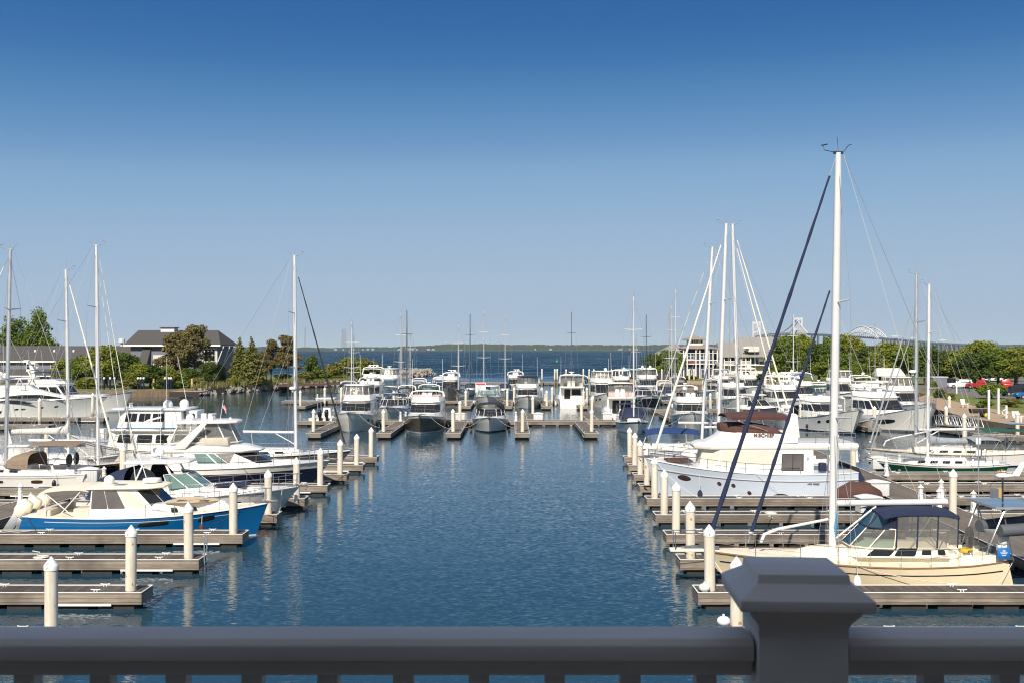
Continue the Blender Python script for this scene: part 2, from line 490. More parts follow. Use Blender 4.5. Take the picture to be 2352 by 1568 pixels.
def text_on(root, s, P0, ux, uz, size, m, name='lettering', ext=.01, off=.012, bold=0.):
    ux = ux.normalized(); n_ = ux.cross(uz).normalized(); uz = n_.cross(ux).normalized()
    o = text(root, s, (0, 0, 0), (0, 0, 0), size, m, name, ext, 0., bold)
    p = P0+n_*off
    o.matrix_local = Matrix(((ux.x, uz.x, n_.x, p.x), (ux.y, uz.y, n_.y, p.y), (ux.z, uz.z, n_.z, p.z), (0, 0, 0, 1)))
    return o
def lerp(a, b, t): return a+(b-a)*t
# ---------------------------------------------------------------- water, land
def sheet(name, pts, z, m, thick=None, side=None):
    b = MB(); n = len(pts)
    vs = [(p[0], p[1], z) for p in pts]
    b.add(vs, [tuple(range(n))])
    mats = [m]
    if thick:
        b.add([(p[0], p[1], z) for p in pts]+[(p[0], p[1], z-thick) for p in pts], [(k, (k+1) % n, n+(k+1) % n, n+k) for k in range(n)], 1)
        mats = [m, side or m]
    o = b.build(name, mats)
    return struct(o)
b = MB()
b.add([(-9000, -80, 0), (9000, -80, 0), (9000, 12000, 0), (-9000, 12000, 0)], [(0, 1, 2, 3)])
struct(b.build('water', 'water'))
def pts(l, z=0.): return [W(a, c, z) for a, c in l]
LZ = 1.3
left_front = pts([(-700, 918), (0, 914), (290, 912), (440, 909), (520, 903), (600, 898), (700, 891), (780, 886), (850, 877), (900, 868)], 0)
left_back = pts([(898, 863), (840, 863), (740, 868), (700, 872), (600, 872), (500, 872), (420, 866), (300, 850), (-700, 846)], 0)
sheet('left_bank', left_front+left_back, LZ, 'lawn', 3., 'bulkhead')
rf_px = [(2900, 1060), (2352, 978), (2232, 961), (2130, 933), (2040, 916), (1960, 905), (1850, 896), (1750, 890), (1650, 884), (1500, 879), (1420, 876), (1372, 872)]
right_front = pts(rf_px, LZ)
right_back = pts([(1372, 867), (1450, 862), (1540, 852), (1700, 836), (2100, 824), (3200, 822)], LZ)
sheet('right_bank', right_front+right_back, LZ, 'lawn', 3., 'bulkhead')
# promenade behind the bulkhead
pr_in = pts([(2900, 1012), (2352, 950), (2240, 932), (2130, 906), (2040, 895), (1960, 888), (1850, 883), (1750, 879), (1650, 875), (1500, 871), (1420, 870)], LZ)
sheet('promenade', [p+Vector((0, .35, 0)) for p in right_front[:-1]]+pr_in[::-1], LZ+.03, 'boardwalk')
road = pts([(2700, 925), (2352, 918), (2180, 905), (2110, 893), (2060, 884), (2120, 880), (2240, 876), (2352, 868), (2700, 866), (2700, 884), (2352, 885), (2250, 890), (2215, 893), (2260, 897), (2352, 902), (2700, 905)], LZ)
sheet('road', road, LZ+.02, 'asphalt')
sheet('planting_bed', pts([(2070, 925), (2130, 905), (2075, 894), (2040, 893)], LZ), LZ+.05, 'mulch')
sheet('shore_bed', pts([(640, 888), (720, 886), (790, 882), (790, 878), (700, 880), (640, 881)], LZ), LZ+.03, 'mulch')

# ---------------------------------------------------------------- rocks, breakwater
def rock_mb(b, c, r, rr):
    n = 6
    rings = []
    for i, (f, z) in enumerate(((.75, -.6), (1., -.1), (.85, .45), (.4, .8))):
        rings.append([(c[0]+r*f*math.cos(6.283*k/n+i*.3)*rr.uniform(.7, 1.2), c[1]+r*f*math.sin(6.283*k/n+i*.3)*rr.uniform(.7, 1.2), c[2]+r*z*rr.uniform(.6, 1.)) for k in range(n)])
    b.loft(rings, cap0=True, cap1=True)
b = MB(); rr = random.Random(3)
edge = left_front[3:]
for i in range(len(edge)-1):
    a, c = edge[i], edge[i+1]
    for k in range(int((c-a).length/.55)):
        p = lerp(a, c, rr.random())
        q = rr.random()
        rock_mb(b, (p.x+rr.uniform(-.3, .3), p.y-1.6+q*2.4, .05+q*1.15), rr.uniform(.3, .8), rr)
struct(b.build('shore_rocks', 'rock'), 'stuff')
b = MB()
A, Z = W(880, 872), W(992, 861)
for k in range(520):
    t = rr.random(); p = lerp(A, Z, t); w = rr.uniform(-1, 1)
    rock_mb(b, (p.x+rr.uniform(-1, 1), p.y+w*5, max(0, 1.9*(1-abs(w))*(1 if t < .93 else (1-t)/.07))), rr.uniform(.5, 1.2), rr)
tag(b.build('breakwater', 'rock'), 'low tan rock breakwater running out from the left wooded point', 'breakwater')

# ---------------------------------------------------------------- docks and piles
FLOATS = {}
def make_finger(L_, w, label, loc, rz=0., group='wooden finger docks', z=.6, planks='dock planks', fas=.4, name='finger_dock', cleats=True):
    """local: x along, origin at the free end centre, dock runs to -x"""
    t = thing(name, label, 'dock', loc, rz, group)
    b = MB(); b.box(-L_, -.02, -w/2+.05, w/2-.05, z-.06, z)
    b.build('decking', planks, t)
    b = MB()
    b.box(-L_, 0, -w/2, -w/2+.05, z-fas, z+.012); b.box(-L_, 0, w/2-.05, w/2, z-fas, z+.012)
    b.build('fascia', 'fascia', t)
    b = MB(); b.box(0, .05, -w/2, w/2, z-fas, z+.012)
    b.build('end_board', 'end fascia', t)
    b = MB()
    for s in (-1, 1): b.box(-L_, .05, s*(w/2+.003)-.02, s*(w/2+.003)+.02, z+.014, z+.035)
    b.box(.03, .07, -w/2, w/2, z+.014, z+.035)
    b.build('edge_trim', 'white plastic', t)
    if cleats:
        b = MB(); b.box(-3.1, -1.0, -w/2-.025, -w/2-.003, z-fas-.05, z-fas+.02); b.build('bumper_strip', 'white plastic', t)
    x = -.25
    while x-.8 > -L_:
        k = (round(w, 2), z, fas)
        if k not in FLOATS:
            b = MB(); b.box(-1.2, 0, -w/2+.12, w/2-.12, -.25, z-fas-.003); f = b.build('float', 'dark bulkhead', t); FLOATS[k] = f.data
        else:
            f = bpy.data.objects.new('float', FLOATS[k]); COL.objects.link(f); f.parent = t
        f.location.x = x
        x -= 1.62
    if cleats:
        for x in (-1.6, -5.2, -9.2, -12.6):
            if -x > L_: break
            for s in (-1, 1):
                b = MB(); y = s*(w/2-.14)
                b.tube([(x-.17, y, z+.10), (x-.08, y, z+.085), (x+.08, y, z+.085), (x+.17, y, z+.10)], .018, 5)
                b.tube([(x-.05, y, z), (x-.05, y, z+.09)], .02, 5); b.tube([(x+.05, y, z), (x+.05, y, z+.09)], .02, 5)
                b.build('cleat', 'white plastic', t)
    return t
def make_walkway(p0, p1, w, label, z=.6, planks='walkway planks', fas=.4, cat='walkway', name='dock_walkway'):
    d = p1-p0
    return make_finger(d.length, w, label, (p1.x, p1.y, 0), math.atan2(d.y, d.x), 'main dock walkways', z, planks, fas, name, False)
PILE = []
def make_pile(letter, ztip=2.92):
    t = thing('dock_pile', '', 'piling')
    b = MB(); b.lathe([(.19, -2.), (.19, ztip-.33)], 20); b.build('sleeve', 'pile sleeve', t, smooth=40)
    b = MB(); b.lathe([(.21, ztip-.40), (.213, ztip-.26), (.205, ztip-.245), (.02, ztip)], 20); c = b.build('cap', 'white plastic', t, smooth=30)
    b = MB()      # the shell shaped mark on the cone, facing the balcony
    n = 9; sl = math.atan2(.185, .245)
    def cone(u, h): r = .205-.185*(h/.245)+.004; a = u/max(r, .05); return (r*math.sin(a)-.03, -r*math.cos(a), ztip-.245+h)
    vs = [cone(-.012, .035)]+[cone(-.012+.062*math.cos(math.pi*k/n), .035+.062*math.sin(math.pi*k/n)) for k in range(n+1)]
    b.add(vs, [tuple(range(len(vs)))]); b.build('emblem', 'emblem', c)
    text(c, letter, (-.03, -.2135, ztip-.325), (R(90), 0, 0), .085, 'letter dark')
    return t
proto_F = make_pile('F'); proto_E = make_pile('E')
used = set()
def pile(x, y, label, letter='F', group='cream dock piles with white cone caps', z=0.):
    p = proto_F if letter == 'F' else proto_E
    if letter in used:
        q = dup(p, (x, y, z+rnd.uniform(-.06, .05)), 0, label, group); q.rotation_euler = (R(rnd.uniform(-.7, .7)), R(rnd.uniform(-.7, .7)), R(rnd.uniform(-12, 12))); return q
    used.add(letter); p.location = (x, y, z); p['label'] = label; p['group'] = group
    return p
VPX = (1298-CX)/F                      # channel direction per metre of depth
DK = [31.2+5.69*k for k in range(10)]
ordn = ['nearest', 'second', 'third', 'fourth', 'fifth', 'sixth', 'seventh', 'eighth', 'ninth', 'tenth']
what_L = ['half hidden by the grey railing', 'with its end free of boats', 'with an aluminium ladder at its end', 'in front of the blue motorboat', 'behind the blue motorboat',
          'behind the white express cruiser', 'in front of the navy flybridge yacht', 'behind the navy flybridge yacht', 'in front of the dark grey sloop', 'behind the dark grey sloop']
what_R = ['half hidden by the railing post', 'in front of the cream ketch', 'behind the cream sailboat', 'crossed by the shadow of the tall mast', 'second one in front of the pale blue trawler', 'directly in front of the pale blue trawler',
          'behind the pale blue trawler', 'beside the bow of the sloop with navy dodger', 'beside the blue tarped sailboat', 'farthest out past the blue tarped sailboat']
what_R[1] = 'in front of the cream sailboat'
for k, D in enumerate(DK):
    xl = -15.3+VPX*D
    make_finger(13.2, 1.15, f'{ordn[k]} finger dock on the left, {what_L[k]}', (xl+.48, D+.05, 0), 0.)
    pile(xl, D-.1, f'cream pile on the {ordn[k]} left finger, {what_L[k]}', 'F')
    xr = 5.1+VPX*D
    make_finger(13.4, 1.15, f'{ordn[k]} finger dock right of the channel, {what_R[k]}', (xr-.45, D+.05, 0), math.pi)
    pile(xr, D-.1, f'cream pile on the {ordn[k]} right finger, {what_R[k]}', 'E')
# main walkways
make_walkway(Vector((-29.3+VPX*22, 22, 0)), Vector((-29.3+VPX*92, 92, 0)), 2.5, 'long weathered grey walkway that the left finger docks branch from')
make_walkway(Vector((19.7+VPX*26, 26, 0)), Vector((19.7+VPX*90, 90, 0)), 2.5, 'long weathered grey walkway behind the cream sailboat, right fingers branch from it')
# fingers on the far sides of the walkways
for k in (2, 3, 4, 5, 6, 7, 8):
    D = DK[k]
    if k >= 4: make_finger(14, 1.15, f'weathered finger dock left of the left walkway, {ordn[k-4]} one from the front', (-30.6+VPX*D, D-1.5, 0), 0.)
    if k in (3, 4, 5, 6, 7): make_finger(14.5, 1.15, f'weathered finger dock right of the right walkway, {ordn[k-3]} one from the front', (21.+VPX*D, D+.4, 0), math.pi)
# the dock head and finger ladder on the third finger
t = thing('dock_ladder', 'bare aluminium ladder on the end of the third left finger dock', 'ladder', (-15.3+VPX*DK[2]+.62, DK[2]+.1, 0), 0.)
b = MB()
for s in (-.18, .18): b.tube([(0, s, -.3), (0, s, 1.45), (-.06, s, 1.5)], .025, 6)
b.build('stile', 'alloy', t)
b = MB()
for i in range(6): b.tube([(0, -.18, -.1+i*.25), (0, .18, -.1+i*.25)], .018, 5)
b.build('rung', 'alloy', t)
# white bubble fenders at the right finger corners
for k, (vx, vy, lb) in enumerate(((1618, 1348, 'round white bumper on the corner of the second right finger dock'), (1662, 1425, 'round white bumper beside the nearest right pile'))):
    D = DK[1-k]-.4
    t = thing('dock_bumper', lb, 'bumper', (WX(vx, D), D, WZ(vy, D)), 0, 'round white dock corner bumpers')
    b = MB()
    b.lathe([(.02, -.13), (.13, -.12), (.19, -.05), (.2, 0), (.19, .06), (.12, .12), (.02, .14)], 14); b.build('fender_body', 'white plastic', t, smooth=50)
    b = MB(); b.lathe([(.035, .12), (.035, .2), (.01, .21)], 8); b.build('valve', 'white plastic', t)

# lighthouse shaped power pedestals and dock boxes
def make_pedestal():
    t = thing('power_pedestal', '', 'pedestal')
    b = MB(); b.lathe([(.20, 0), (.20, .06), (.17, .08), (.115, .62), (.15, .66), (.15, .70)], 8); b.build('base', 'white plastic', t)
    b = MB(); b.lathe([(.12, .70), (.12, .98)], 8); b.build('lantern', 'grey plastic', t)
    b = MB(); b.lathe([(.17, .98), (.16, 1.0), (.06, 1.09), (.03, 1.1), (.03, 1.15), (.01, 1.17)], 8); b.build('cap', 'white plastic', t)
    b = MB()
    for k in range(2):
        for s in (-1, 1):
            b.tube([(s*.16, -.13+.02*k, .62), (s*.2, -.17, .45), (s*.17, -.18, .2), (s*.11, -.17, .35), (s*.14, -.13, .6)], .014, 5)
    b.build('cable', 'grey plastic', t)
    return t
PED = make_pedestal(); ped_used = [0]
def pedestal(x, y, label, z=.6, rz=0):
    if not ped_used[0]:
        ped_used[0] = 1; PED.location = (x, y, z); PED['label'] = label; PED['group'] = 'white lighthouse shaped power pedestals'; return
    dup(PED, (x, y, z), rz, label, 'white lighthouse shaped power pedestals')
def make_dbox():
    t = thing('dock_box', '', 'dock box')
    b = MB(); b.box(-.55, .55, -.33, .33, .03, .78, tx=-.0, ty=0)
    for k in range(7): b.box(-.5+k*.155, -.43+k*.155, -.345, .345, .06, .72)
    b.build('bin', 'grey plastic', t, bev=.012, seg=1)
    b = MB(); b.prism([(-.62, .78), (.62, .78), (.62, .84), (.1, .93), (-.1, .93), (-.62, .84)], -.4, .4); b.build('lid', 'white plastic', t, bev=.02)
    return t
DBX = make_dbox(); db_used = [0]
def dockbox(x, y, label, rz=0, z=.6):
    if not db_used[0]:
        db_used[0] = 1; DBX.location = (x, y, z); DBX.rotation_euler = (0, 0, rz); DBX['label'] = label; DBX['group'] = 'white storage boxes on the docks'; return
    dup(DBX, (x, y, z), rz, label, 'white storage boxes on the docks')
def Wd(vx, vy): return W(vx, vy, .6)
for vx, vy, lb in ((47, 1157, 'white power pedestal with coiled hoses at the left edge of the left walkway'), (71, 1182, 'white power pedestal with dark hose just left of the blue motorboat'),
                   (239, 1112, 'white power pedestal with yellow hose beside the white storage box'), (2162, 1146, 'white power pedestal between two fingers right of the right walkway'), (2172-15, 1170, 'white power pedestal on the near edge of the right walkway'),
                   (2036, 1092, 'white power pedestal behind the covered brown dinghy'), (2066, 1078, 'white power pedestal below the bow of the green sailboat'), (2236, 1176, 'white power pedestal right of the tall pile by the boom end'),
                   (2115, 1160, 'white power pedestal half hidden behind the cream sailboat boom'), (1967, 1060, 'white power pedestal next to the pile left of the walkway')):
    p = Wd(vx, vy); pedestal(p.x, p.y, lb)
for vx, vy, rz, lb in ((203, 1105, .25, 'white dock box beside the pedestal with the yellow hose'), (300, 1087, .1, 'white dock box by the pile left of the navy flybridge yacht'), (432, 1070, .1, 'white dock box under the stern of the navy flybridge yacht'),
                       (2016, 1138, .1, 'white dock box right of the brown covered dinghy'), (2018, 1076, .1, 'white dock box below the bow of the green sailboat'), (1994, 1176, .1, 'white dock box under the boom of the cream sailboat')):
    p = Wd(vx, vy); dockbox(p.x, p.y, lb, rz)
# piles along the walkways
for vx, vyb, lb, lt in ((2188, 1180, 'tall cream pile at the boom end of the cream sailboat', 'E'), (1960, 1102, 'cream pile on the right walkway beside the pale blue trawler stern', 'E'), (1922, 1062, 'cream pile just behind the tall mast of the cream sailboat', 'E'),
                        (282, 1100, 'cream pile on the left walkway behind the white dock box', 'F'), (390, 1070, 'cream pile on the left walkway in front of the white pilothouse trawler', 'F'), (108, 1048, 'cream pile behind the grey covered sailboat boom', 'F')):
    p = Wd(vx, vyb); pile(p.x, p.y, lb, lt)
# coiled yellow hose and leaning panel
p = Wd(243, 1112)
b = MB()
for k in range(5): b.tube([(.02*k+.16*math.cos(a*.5236), -.25-.012*k, .32+.26*math.sin(a*.5236)) for a in range(13)], .02, 5, cap=False)
o = b.build('hose_coil', 'yellow rope'); o.location = p; tag(o, 'coiled yellow hose hanging on a white power pedestal', 'hose')
p = Wd(2290, 1162)
t = thing('leaning_panel', 'upright blue grey and yellow board on the right walkway', 'board', p, .5)
b = MB(); b.box(-.45, .0, -.1, .1, 0, .95); b.build('panel_face', 'slate siding', t)
b = MB(); b.box(0.003, .4, -.1, .1, 0, .95); b.build('edge_face', 'yellow wood', t)

# centre docks: fingers that point at the balcony
def cfinger(vx, D0, D1, w, label): 
    x0 = WX(vx, D0)
    make_finger(D1-D0, w, label, (x0, D0, 0), -math.pi/2, 'wooden finger docks', planks='walkway planks')
def cwalk(vx0, vx1, D, w, label):
    make_walkway(Vector((WX(vx0, D), D, 0)), Vector((WX(vx1, D), D, 0)), w, label)
names1 = ['beside the triple outboards', 'between the brown covered yacht and the dark bowed yacht', 'between the dark bowed yacht and the express cruiser', 'right of the express cruiser', 'left of the navy dodger sloop']
for i, vx in enumerate((720, 881, 1041, 1200, 1359)):
    cfinger(vx, 104.6, 122, 1.45, f'finger dock pointing at the balcony {names1[i]}')
    pile(WX(vx, 107.4), 107.4, f'cream pile on the finger dock {names1[i]}', 'F')
cwalk(690, 1470, 123.5, 2.4, 'grey cross dock in the middle of the marina behind the express cruiser')
for i, (vx, lb) in enumerate(((1056, 'second cream pile on the finger left of the express cruiser'), (1336, 'cream pile on the middle cross dock left of the navy dodger sloop'), (1354+6, 'cream pile behind the middle cross dock left of the stern of the canopy boat'))):
    pile(WX(vx, 124 if i < 2 else 136), 124 if i < 2 else 136, lb, 'F')
names2 = ['far left one with two piles', 'behind the navy topped yacht', 'behind the dark bowed yacht', 'behind the express cruiser', 'left of the white convertible', 'right of the white convertible']
for i, vx in enumerate((690, 905, 1070, 1165, 1256, 1340)):
    cfinger(vx, 154.5, 170, 1.5, f'second row finger dock, {names2[i]}')
    pile(WX(vx, 156), 156, f'cream pile on a second row finger dock, {names2[i]}', 'F')
cwalk(650, 1640, 171, 2.6, 'second grey cross dock further back, boats on both its sides')
for i, vx in enumerate((746, 784, 1099, 1181, 1244, 1268, 1348)):
    pile(WX(vx, 169), 169, 'slim cream pile on the second cross dock ' + ['left of the flybridge yachts', 'just left of the white box flybridge', 'left of the far express cruiser', 'right of the far express cruiser', 'left of the white convertible, outer one', 'left of the white convertible, inner one', 'right of the white convertible'][i], 'F')
for i, vx in enumerate((1224, 1361)):
    cfinger(vx, 125, 138, 1.45, f'finger dock on the back of the middle cross dock, {["left", "right"][i]} one of the pair')
    pile(WX(vx, 137), 137, f'cream pile on the back finger of the middle cross dock, {["left", "right"][i]} one', 'F')
cwalk(1010, 1720, 262, 5., 'long dark outer dock in front of the open bay')
for i, vx in enumerate((1245, 1274, 1280, 1300, 1340, 1353, 1364, 1404, 1422, 1430, 1489, 1520, 1583, 1594)):
    pile(WX(vx, 258), 258, 'far cream pile on the outer dock ' + ['left of the green beacon', 'touching the green beacon', 'under the green beacon board', 'right of the green beacon', 'behind the convertible', 'left of the white round tender', 'in front of the white round tender', 'right of the white round tender', 'by the low shrubs, first', 'by the low shrubs, second', 'left of the dark topped cruiser', 'right of the dark topped cruiser', 'below the tower building, first', 'below the tower building, second'][i], 'F', z=1.2)
for vx, D, lb in ((1236, 124.3, 'white dock box on the middle cross dock'), (1395, 124.3, 'white dock box left of the canopy boat stern'), (1057, 124.3, 'white dock box beside the express cruiser, on the left')):
    dockbox(WX(vx, D), D, lb)
for vx, D, lb in ((920, 122.5, 'white power pedestal left of the dark bowed yacht, outer of two'), (932, 122.5, 'white power pedestal left of the dark bowed yacht, inner of two'), (1185, 123, 'white power pedestal beside the express cruiser on the right'),
                  (1252, 170, 'white power pedestal on the second cross dock left of the convertible'), (1272, 170, 'white power pedestal against the left side of the convertible'), (729, 170, 'white power pedestal alone at the far left of the second cross dock'),
                  (1245, 261, 'far white power pedestal on the outer dock, right of two'), (1238, 261, 'far white power pedestal on the outer dock, left of two')):
    pedestal(WX(vx, D), D, lb)
# docks in front of the long white yacht
for vxe, D, lb in ((243, 129, 'finger dock directly in front of the long white yacht'), (118, 116, 'finger dock left of the white sloops, nearer than the long yacht')):
    make_finger(30, 1.6, lb, (WX(vxe, D), D, 0), 0.)
for vx, D, lb in ((91, 117, 'cream pile in front of the middle of the long white yacht'), (155, 126, 'cream pile in front of the long white yacht, middle of three'), (213, 130, 'cream pile in front of the bow of the long white yacht')):
    pile(WX(vx, D), D, lb, 'F', z=.7)
# right background docks
for vx, Dn, Df, lb, pd in ((2009, 112, 128, 'short finger dock left of the white catamaran bow', 1), (1846, 128, 144, 'finger dock behind the brown bimini top', 1), (1570, 122, 138, 'finger dock left of the grey hulled express cruiser', 1)):
    cfinger(vx, Dn, Df, 1.5, lb)
    pile(WX(vx, Dn+2), Dn+2, 'cream pile on the ' + lb, 'E')
cwalk(1500, 2160, 146, 2.6, 'grey cross dock on the right behind the moored trawlers')
for vx, D, lb in ((2173, 114, 'cream pile with dark rings beside the gangway'), (2180, 138, 'cream pile left of the white garden chair'), (2337, 104, 'cream pile at the far right end of the side dock'), (2215, 100, 'short looking cream pile behind the green canopy sailboat'),
                  (1839, 118, 'cream pile behind the right end of the brown bimini'), (1648, 150, 'slim cream pile behind the grey hulled express cruiser'), (1632, 148, 'slim cream pile beside the far round bimini cruiser')):
    pile(WX(vx, D), D, lb, 'E')
make_walkway(Vector((WX(2140, 116), 116, 0)), Vector((WX(2300, 103), 103, 0)), 2.4, 'side dock along the bulkhead at the right edge')
make_walkway(Vector((WX(2235, 103.5), 103.5, 0)), Vector((WX(2560, 98), 98, 0)), 2.2, 'dark sided floating dock at the right edge below the promenade')
for vx, vy, h, lb in ((2197, 903, 2.2, 'white post standing at the promenade edge beside the lawn'), (2271, 962, 3.2, 'tall white post at the right end of the gangway'), (2293, 950, 3., 'grey metal post right of the gangway'), (2311, 960, 1.4, 'short white post holding a life ring')):
    p = W(vx, vy, LZ); b = MB()
    b.box(p.x-.1, p.x+.1, p.y-.1, p.y+.1, LZ, LZ+h); b.box(p.x-.13, p.x+.13, p.y-.13, p.y+.13, LZ+h+.003, LZ+h+.06, tx=.05, ty=.05)
    tag(b.build('post', 'white plastic'), lb, 'post', 'posts along the promenade')
# gangway with lattice sides
A, Z = Vector((WX(2140, 116), 115.2, .75)), Vector((WX(2265, 108), 109.5, 1.35))
t = thing('gangway', 'aluminium gangway with lattice side rails at the right bulkhead', 'gangway', A, math.atan2((Z-A).y, (Z-A).x))
ln = math.hypot((Z-A).x, (Z-A).y)
b = MB(); b.box(0, ln, -.6, .6, 0, .1); b.build('decking', 'alloy', t)
for s in (-.6, .6):
    b = MB(); n = 7
    b.tube([(0, s, .1), (ln, s, .1)], .04, 5); b.tube([(0, s, 1.1), (ln, s, 1.1)], .04, 5)
    for k in range(n):
        x0, x1 = ln*k/n, ln*(k+1)/n
        b.tube([(x0, s, .1), ((x0+x1)/2, s, 1.1), (x1, s, .1)], .028, 4); b.tube([(x0, s, .1), (x0, s, 1.1)], .028, 4)
    b.build('side_rail', 'alloy', t)

# ---------------------------------------------------------------- balcony: floor, rear wall, ceiling, railing
b = MB(); b.box(-6, 6, -1.6, 1.78, H-1.62, H-1.42); struct(b.build('balcony_floor', 'boardwalk'))
b = MB(); b.box(-6, 6, -1.9, -1.605, H-8, H+1.15); tag(b.build('hotel_wall', 'white siding'), 'white clapboard wall behind the balcony', 'wall')
b = MB(); b.box(-6, 6, -2.2, .25, H+1.152, H+1.35); tag(b.build('balcony_ceiling', 'white siding'), 'white balcony ceiling above the viewer', 'ceiling')
t = thing('railing', 'dark grey balcony railing across the foreground with square balusters', 'railing', (0, 1.62, 0))
z0 = H-637*1.71/2400
def railprof(y0, zt):
    return [(y0-.045, zt-.010), (y0-.036, zt), (y0+.035, zt), (y0+.045, zt-.010), (y0+.045, zt-.034), (y0+.034, zt-.037), (y0+.030, zt-.060), (y0-.030, zt-.060), (y0-.034, zt-.037), (y0-.045, zt-.034)]
xp = WX(1846, 1.62)
for (xa, xb) in ((-6, xp-.074), (xp+.074, 6)):
    b = MB(); b.prism(railprof(0.055, z0), xa, xb, 'x'); b.build('handrail', 'dark grey paint', t, bev=.0018)
b = MB(); b.prism([(.03, z0-.95), (.08, z0-.95), (.08, z0-.89), (.03, z0-.89)], -6, 6, 'x'); b.build('bottom_rail', 'dark grey paint', t)
k = 0
x = xp-.074-.05
for x0, st in ((WX(48, 1.65), 1), ):
    for i in range(-12, 36):
        x = x0+i*.1205
        if abs(x-xp) < .11: continue
        b = MB(); b.box(x-.016, x+.016, .04, .072, z0-.892, z0-.058); b.build('baluster', 'dark grey paint', t)
pt = thing('railing_post', 'dark grey square railing post with a stepped pyramid cap', 'post', (xp, 1.62+.055, 0), R(-3.))
zc = H-.347
b = MB(); w = .068; b.box(-w, w, -w, w, H-1.42, zc-.05); b.build('shaft', 'dark grey paint', pt, bev=.002)
b = MB()
prof = [(.0685, zc-.098), (.0685, zc-.082), (.072, zc-.074), (.083, zc-.060), (.0855, zc-.052)]
def sq(r, z): return [(-r, -r, z), (r, -r, z), (r, r, z), (-r, r, z)]
b.loft([sq(r, z) for r, z in prof], cap0=True, cap1=True); b.build('neck_moulding', 'dark grey paint', pt, smooth=35)
b = MB()
b.loft([sq(r, z) for r, z in ((.0865, zc-.0515), (.101, zc-.051), (.101, zc-.034), (.071, zc-.014), (.069, zc))], cap0=True, cap1=True)
b.build('cap', 'dark grey paint', pt, bev=.0015)
# ---------------------------------------------------------------- boats: shared builders (local x forward, z up, origin at the waterline amidships)
class Hull:
    def __init__(s, L_, B, fb=(1., .95, 1.4), rake=1.2, trake=0., sw=.85, f0=.08, f1=.55, tm=.42, pw=2.4, fe=1.3, draft=.45, re=1.):
        s.L, s.B, s.fb, s.rake, s.trake, s.sw, s.f0, s.f1, s.tm, s.pw, s.fe, s.draft, s.re = L_, B, fb, rake, trake, sw, f0, f1, tm, pw, fe, draft, re
    def sheer(s, t):
        a, m, b = s.fb
        return a*(1-t)*(1-2*t)+m*4*t*(1-t)+b*t*(2*t-1)
    def hb(s, t):
        if t < s.tm: return s.B/2*(s.sw+(1-s.sw)*math.sin(math.pi/2*t/s.tm))
        return max(s.B/2*max(0, 1-((t-s.tm)/(1-s.tm))**s.pw)**.85, .02)
    def pt(s, t, q, side=1, off=0.):
        zs = s.sheer(t)
        z = q*zs if q >= 0 else q*s.draft
        wl = 1-(s.f0+(s.f1-s.f0)*max(0, (t-.3)/.7)**1.4)
        g = wl+(1-wl)*max(q, 0)**s.fe if q >= 0 else wl*max(0, 1+q)**.6
        qq = min(max(q, -.4), 1.)
        xa = -s.L/2+s.trake*(1-qq); xb = s.L/2-s.rake*(1-qq)**s.re
        return Vector((xa+(xb-xa)*t, side*(s.hb(t)*g+off), z))
    def tx(s, x): return min(max((x+s.L/2)/s.L, 0), 1)
    def edge(s, x, off=0.):
        return s.pt(s.tx(x), 1, 1, off).y
TS = [0, .04, .1, .18, .26, .34, .42, .5, .58, .66, .73, .79, .85, .9, .94, .97, .99, 1.]
def build_hull(root, h, mats, bands, deckm='gelcoat', name='hull', bul=.0, deck=True, rub='white plastic', rr=.03):
    """bands: list of (q_top, material index) from keel up"""
    qs = [-1, -.5, 0]
    mi = [0, 0]
    for q1, i in bands:
        q0 = qs[-1]; n = max(1, int((q1-q0)/.16))
        for k in range(n): qs.append(q0+(q1-q0)*(k+1)/n); mi.append(i)
    b = MB()
    for s in (1, -1):
        rings = [[h.pt(t, q, s) for q in qs] for t in TS]
        b.loft(rings, closed=False, mis=mi)
    tr = [h.pt(0, q, 1) for q in qs]; tl = [h.pt(0, q, -1) for q in qs]
    b.loft([tr, tl], closed=False, mis=mi)
    hu = b.build(name, mats, root, smooth=50)
    if deck:
        b = MB()
        q = 1-bul
        rings = []
        for t in TS:
            p = h.pt(t, q, 1, -.02); z = p.z-.01; y = max(p.y, .005)
            rings.append([(p.x, y*f, z+.03*(1-f*f)) for f in (-1, -.5, 0, .5, 1)])
        b.loft(rings, closed=False); b.build('deck', deckm, root, smooth=60)
    if rub:
        b = MB()
        b.tube([h.pt(t, .985, 1, .012) for t in TS]+[h.pt(t, .985, -1, .012) for t in TS[::-1]], rr, 5, flat=.8)
        b.build('rub_rail', rub, root, smooth=60)
    return hu
def hull_window(root, h, t0, t1, q0, q1, side, m='glass', name='hull_window', n=8, off=.012, sl=0.):
    b = MB(); up, dn = [], []
    for k in range(n+1):
        f = k/n; t = lerp(t0, t1, f); e = min(1, math.sin(math.pi*min(max(f, .03), .97))**(.16 if n >= 12 else .45))
        c = (q0+q1)/2+sl*(f-.5); hh = (q1-q0)/2*e
        up.append(h.pt(t, c+hh, side, off)); dn.append(h.pt(t, c-hh, side, off))
    b.loft([dn, up], closed=False)
    return b.build(name, m, root)
def stripe(root, h, q0, q1, m, t0=0., t1=1., off=.008, name='stripe'):
    b = MB()
    ts = [t for t in TS if t0 <= t <= t1]
    for s in (1, -1): b.loft([[h.pt(t, q0, s, off) for t in ts], [h.pt(t, q1, s, off) for t in ts]], closed=False)
    return b.build(name, m, root, smooth=60)
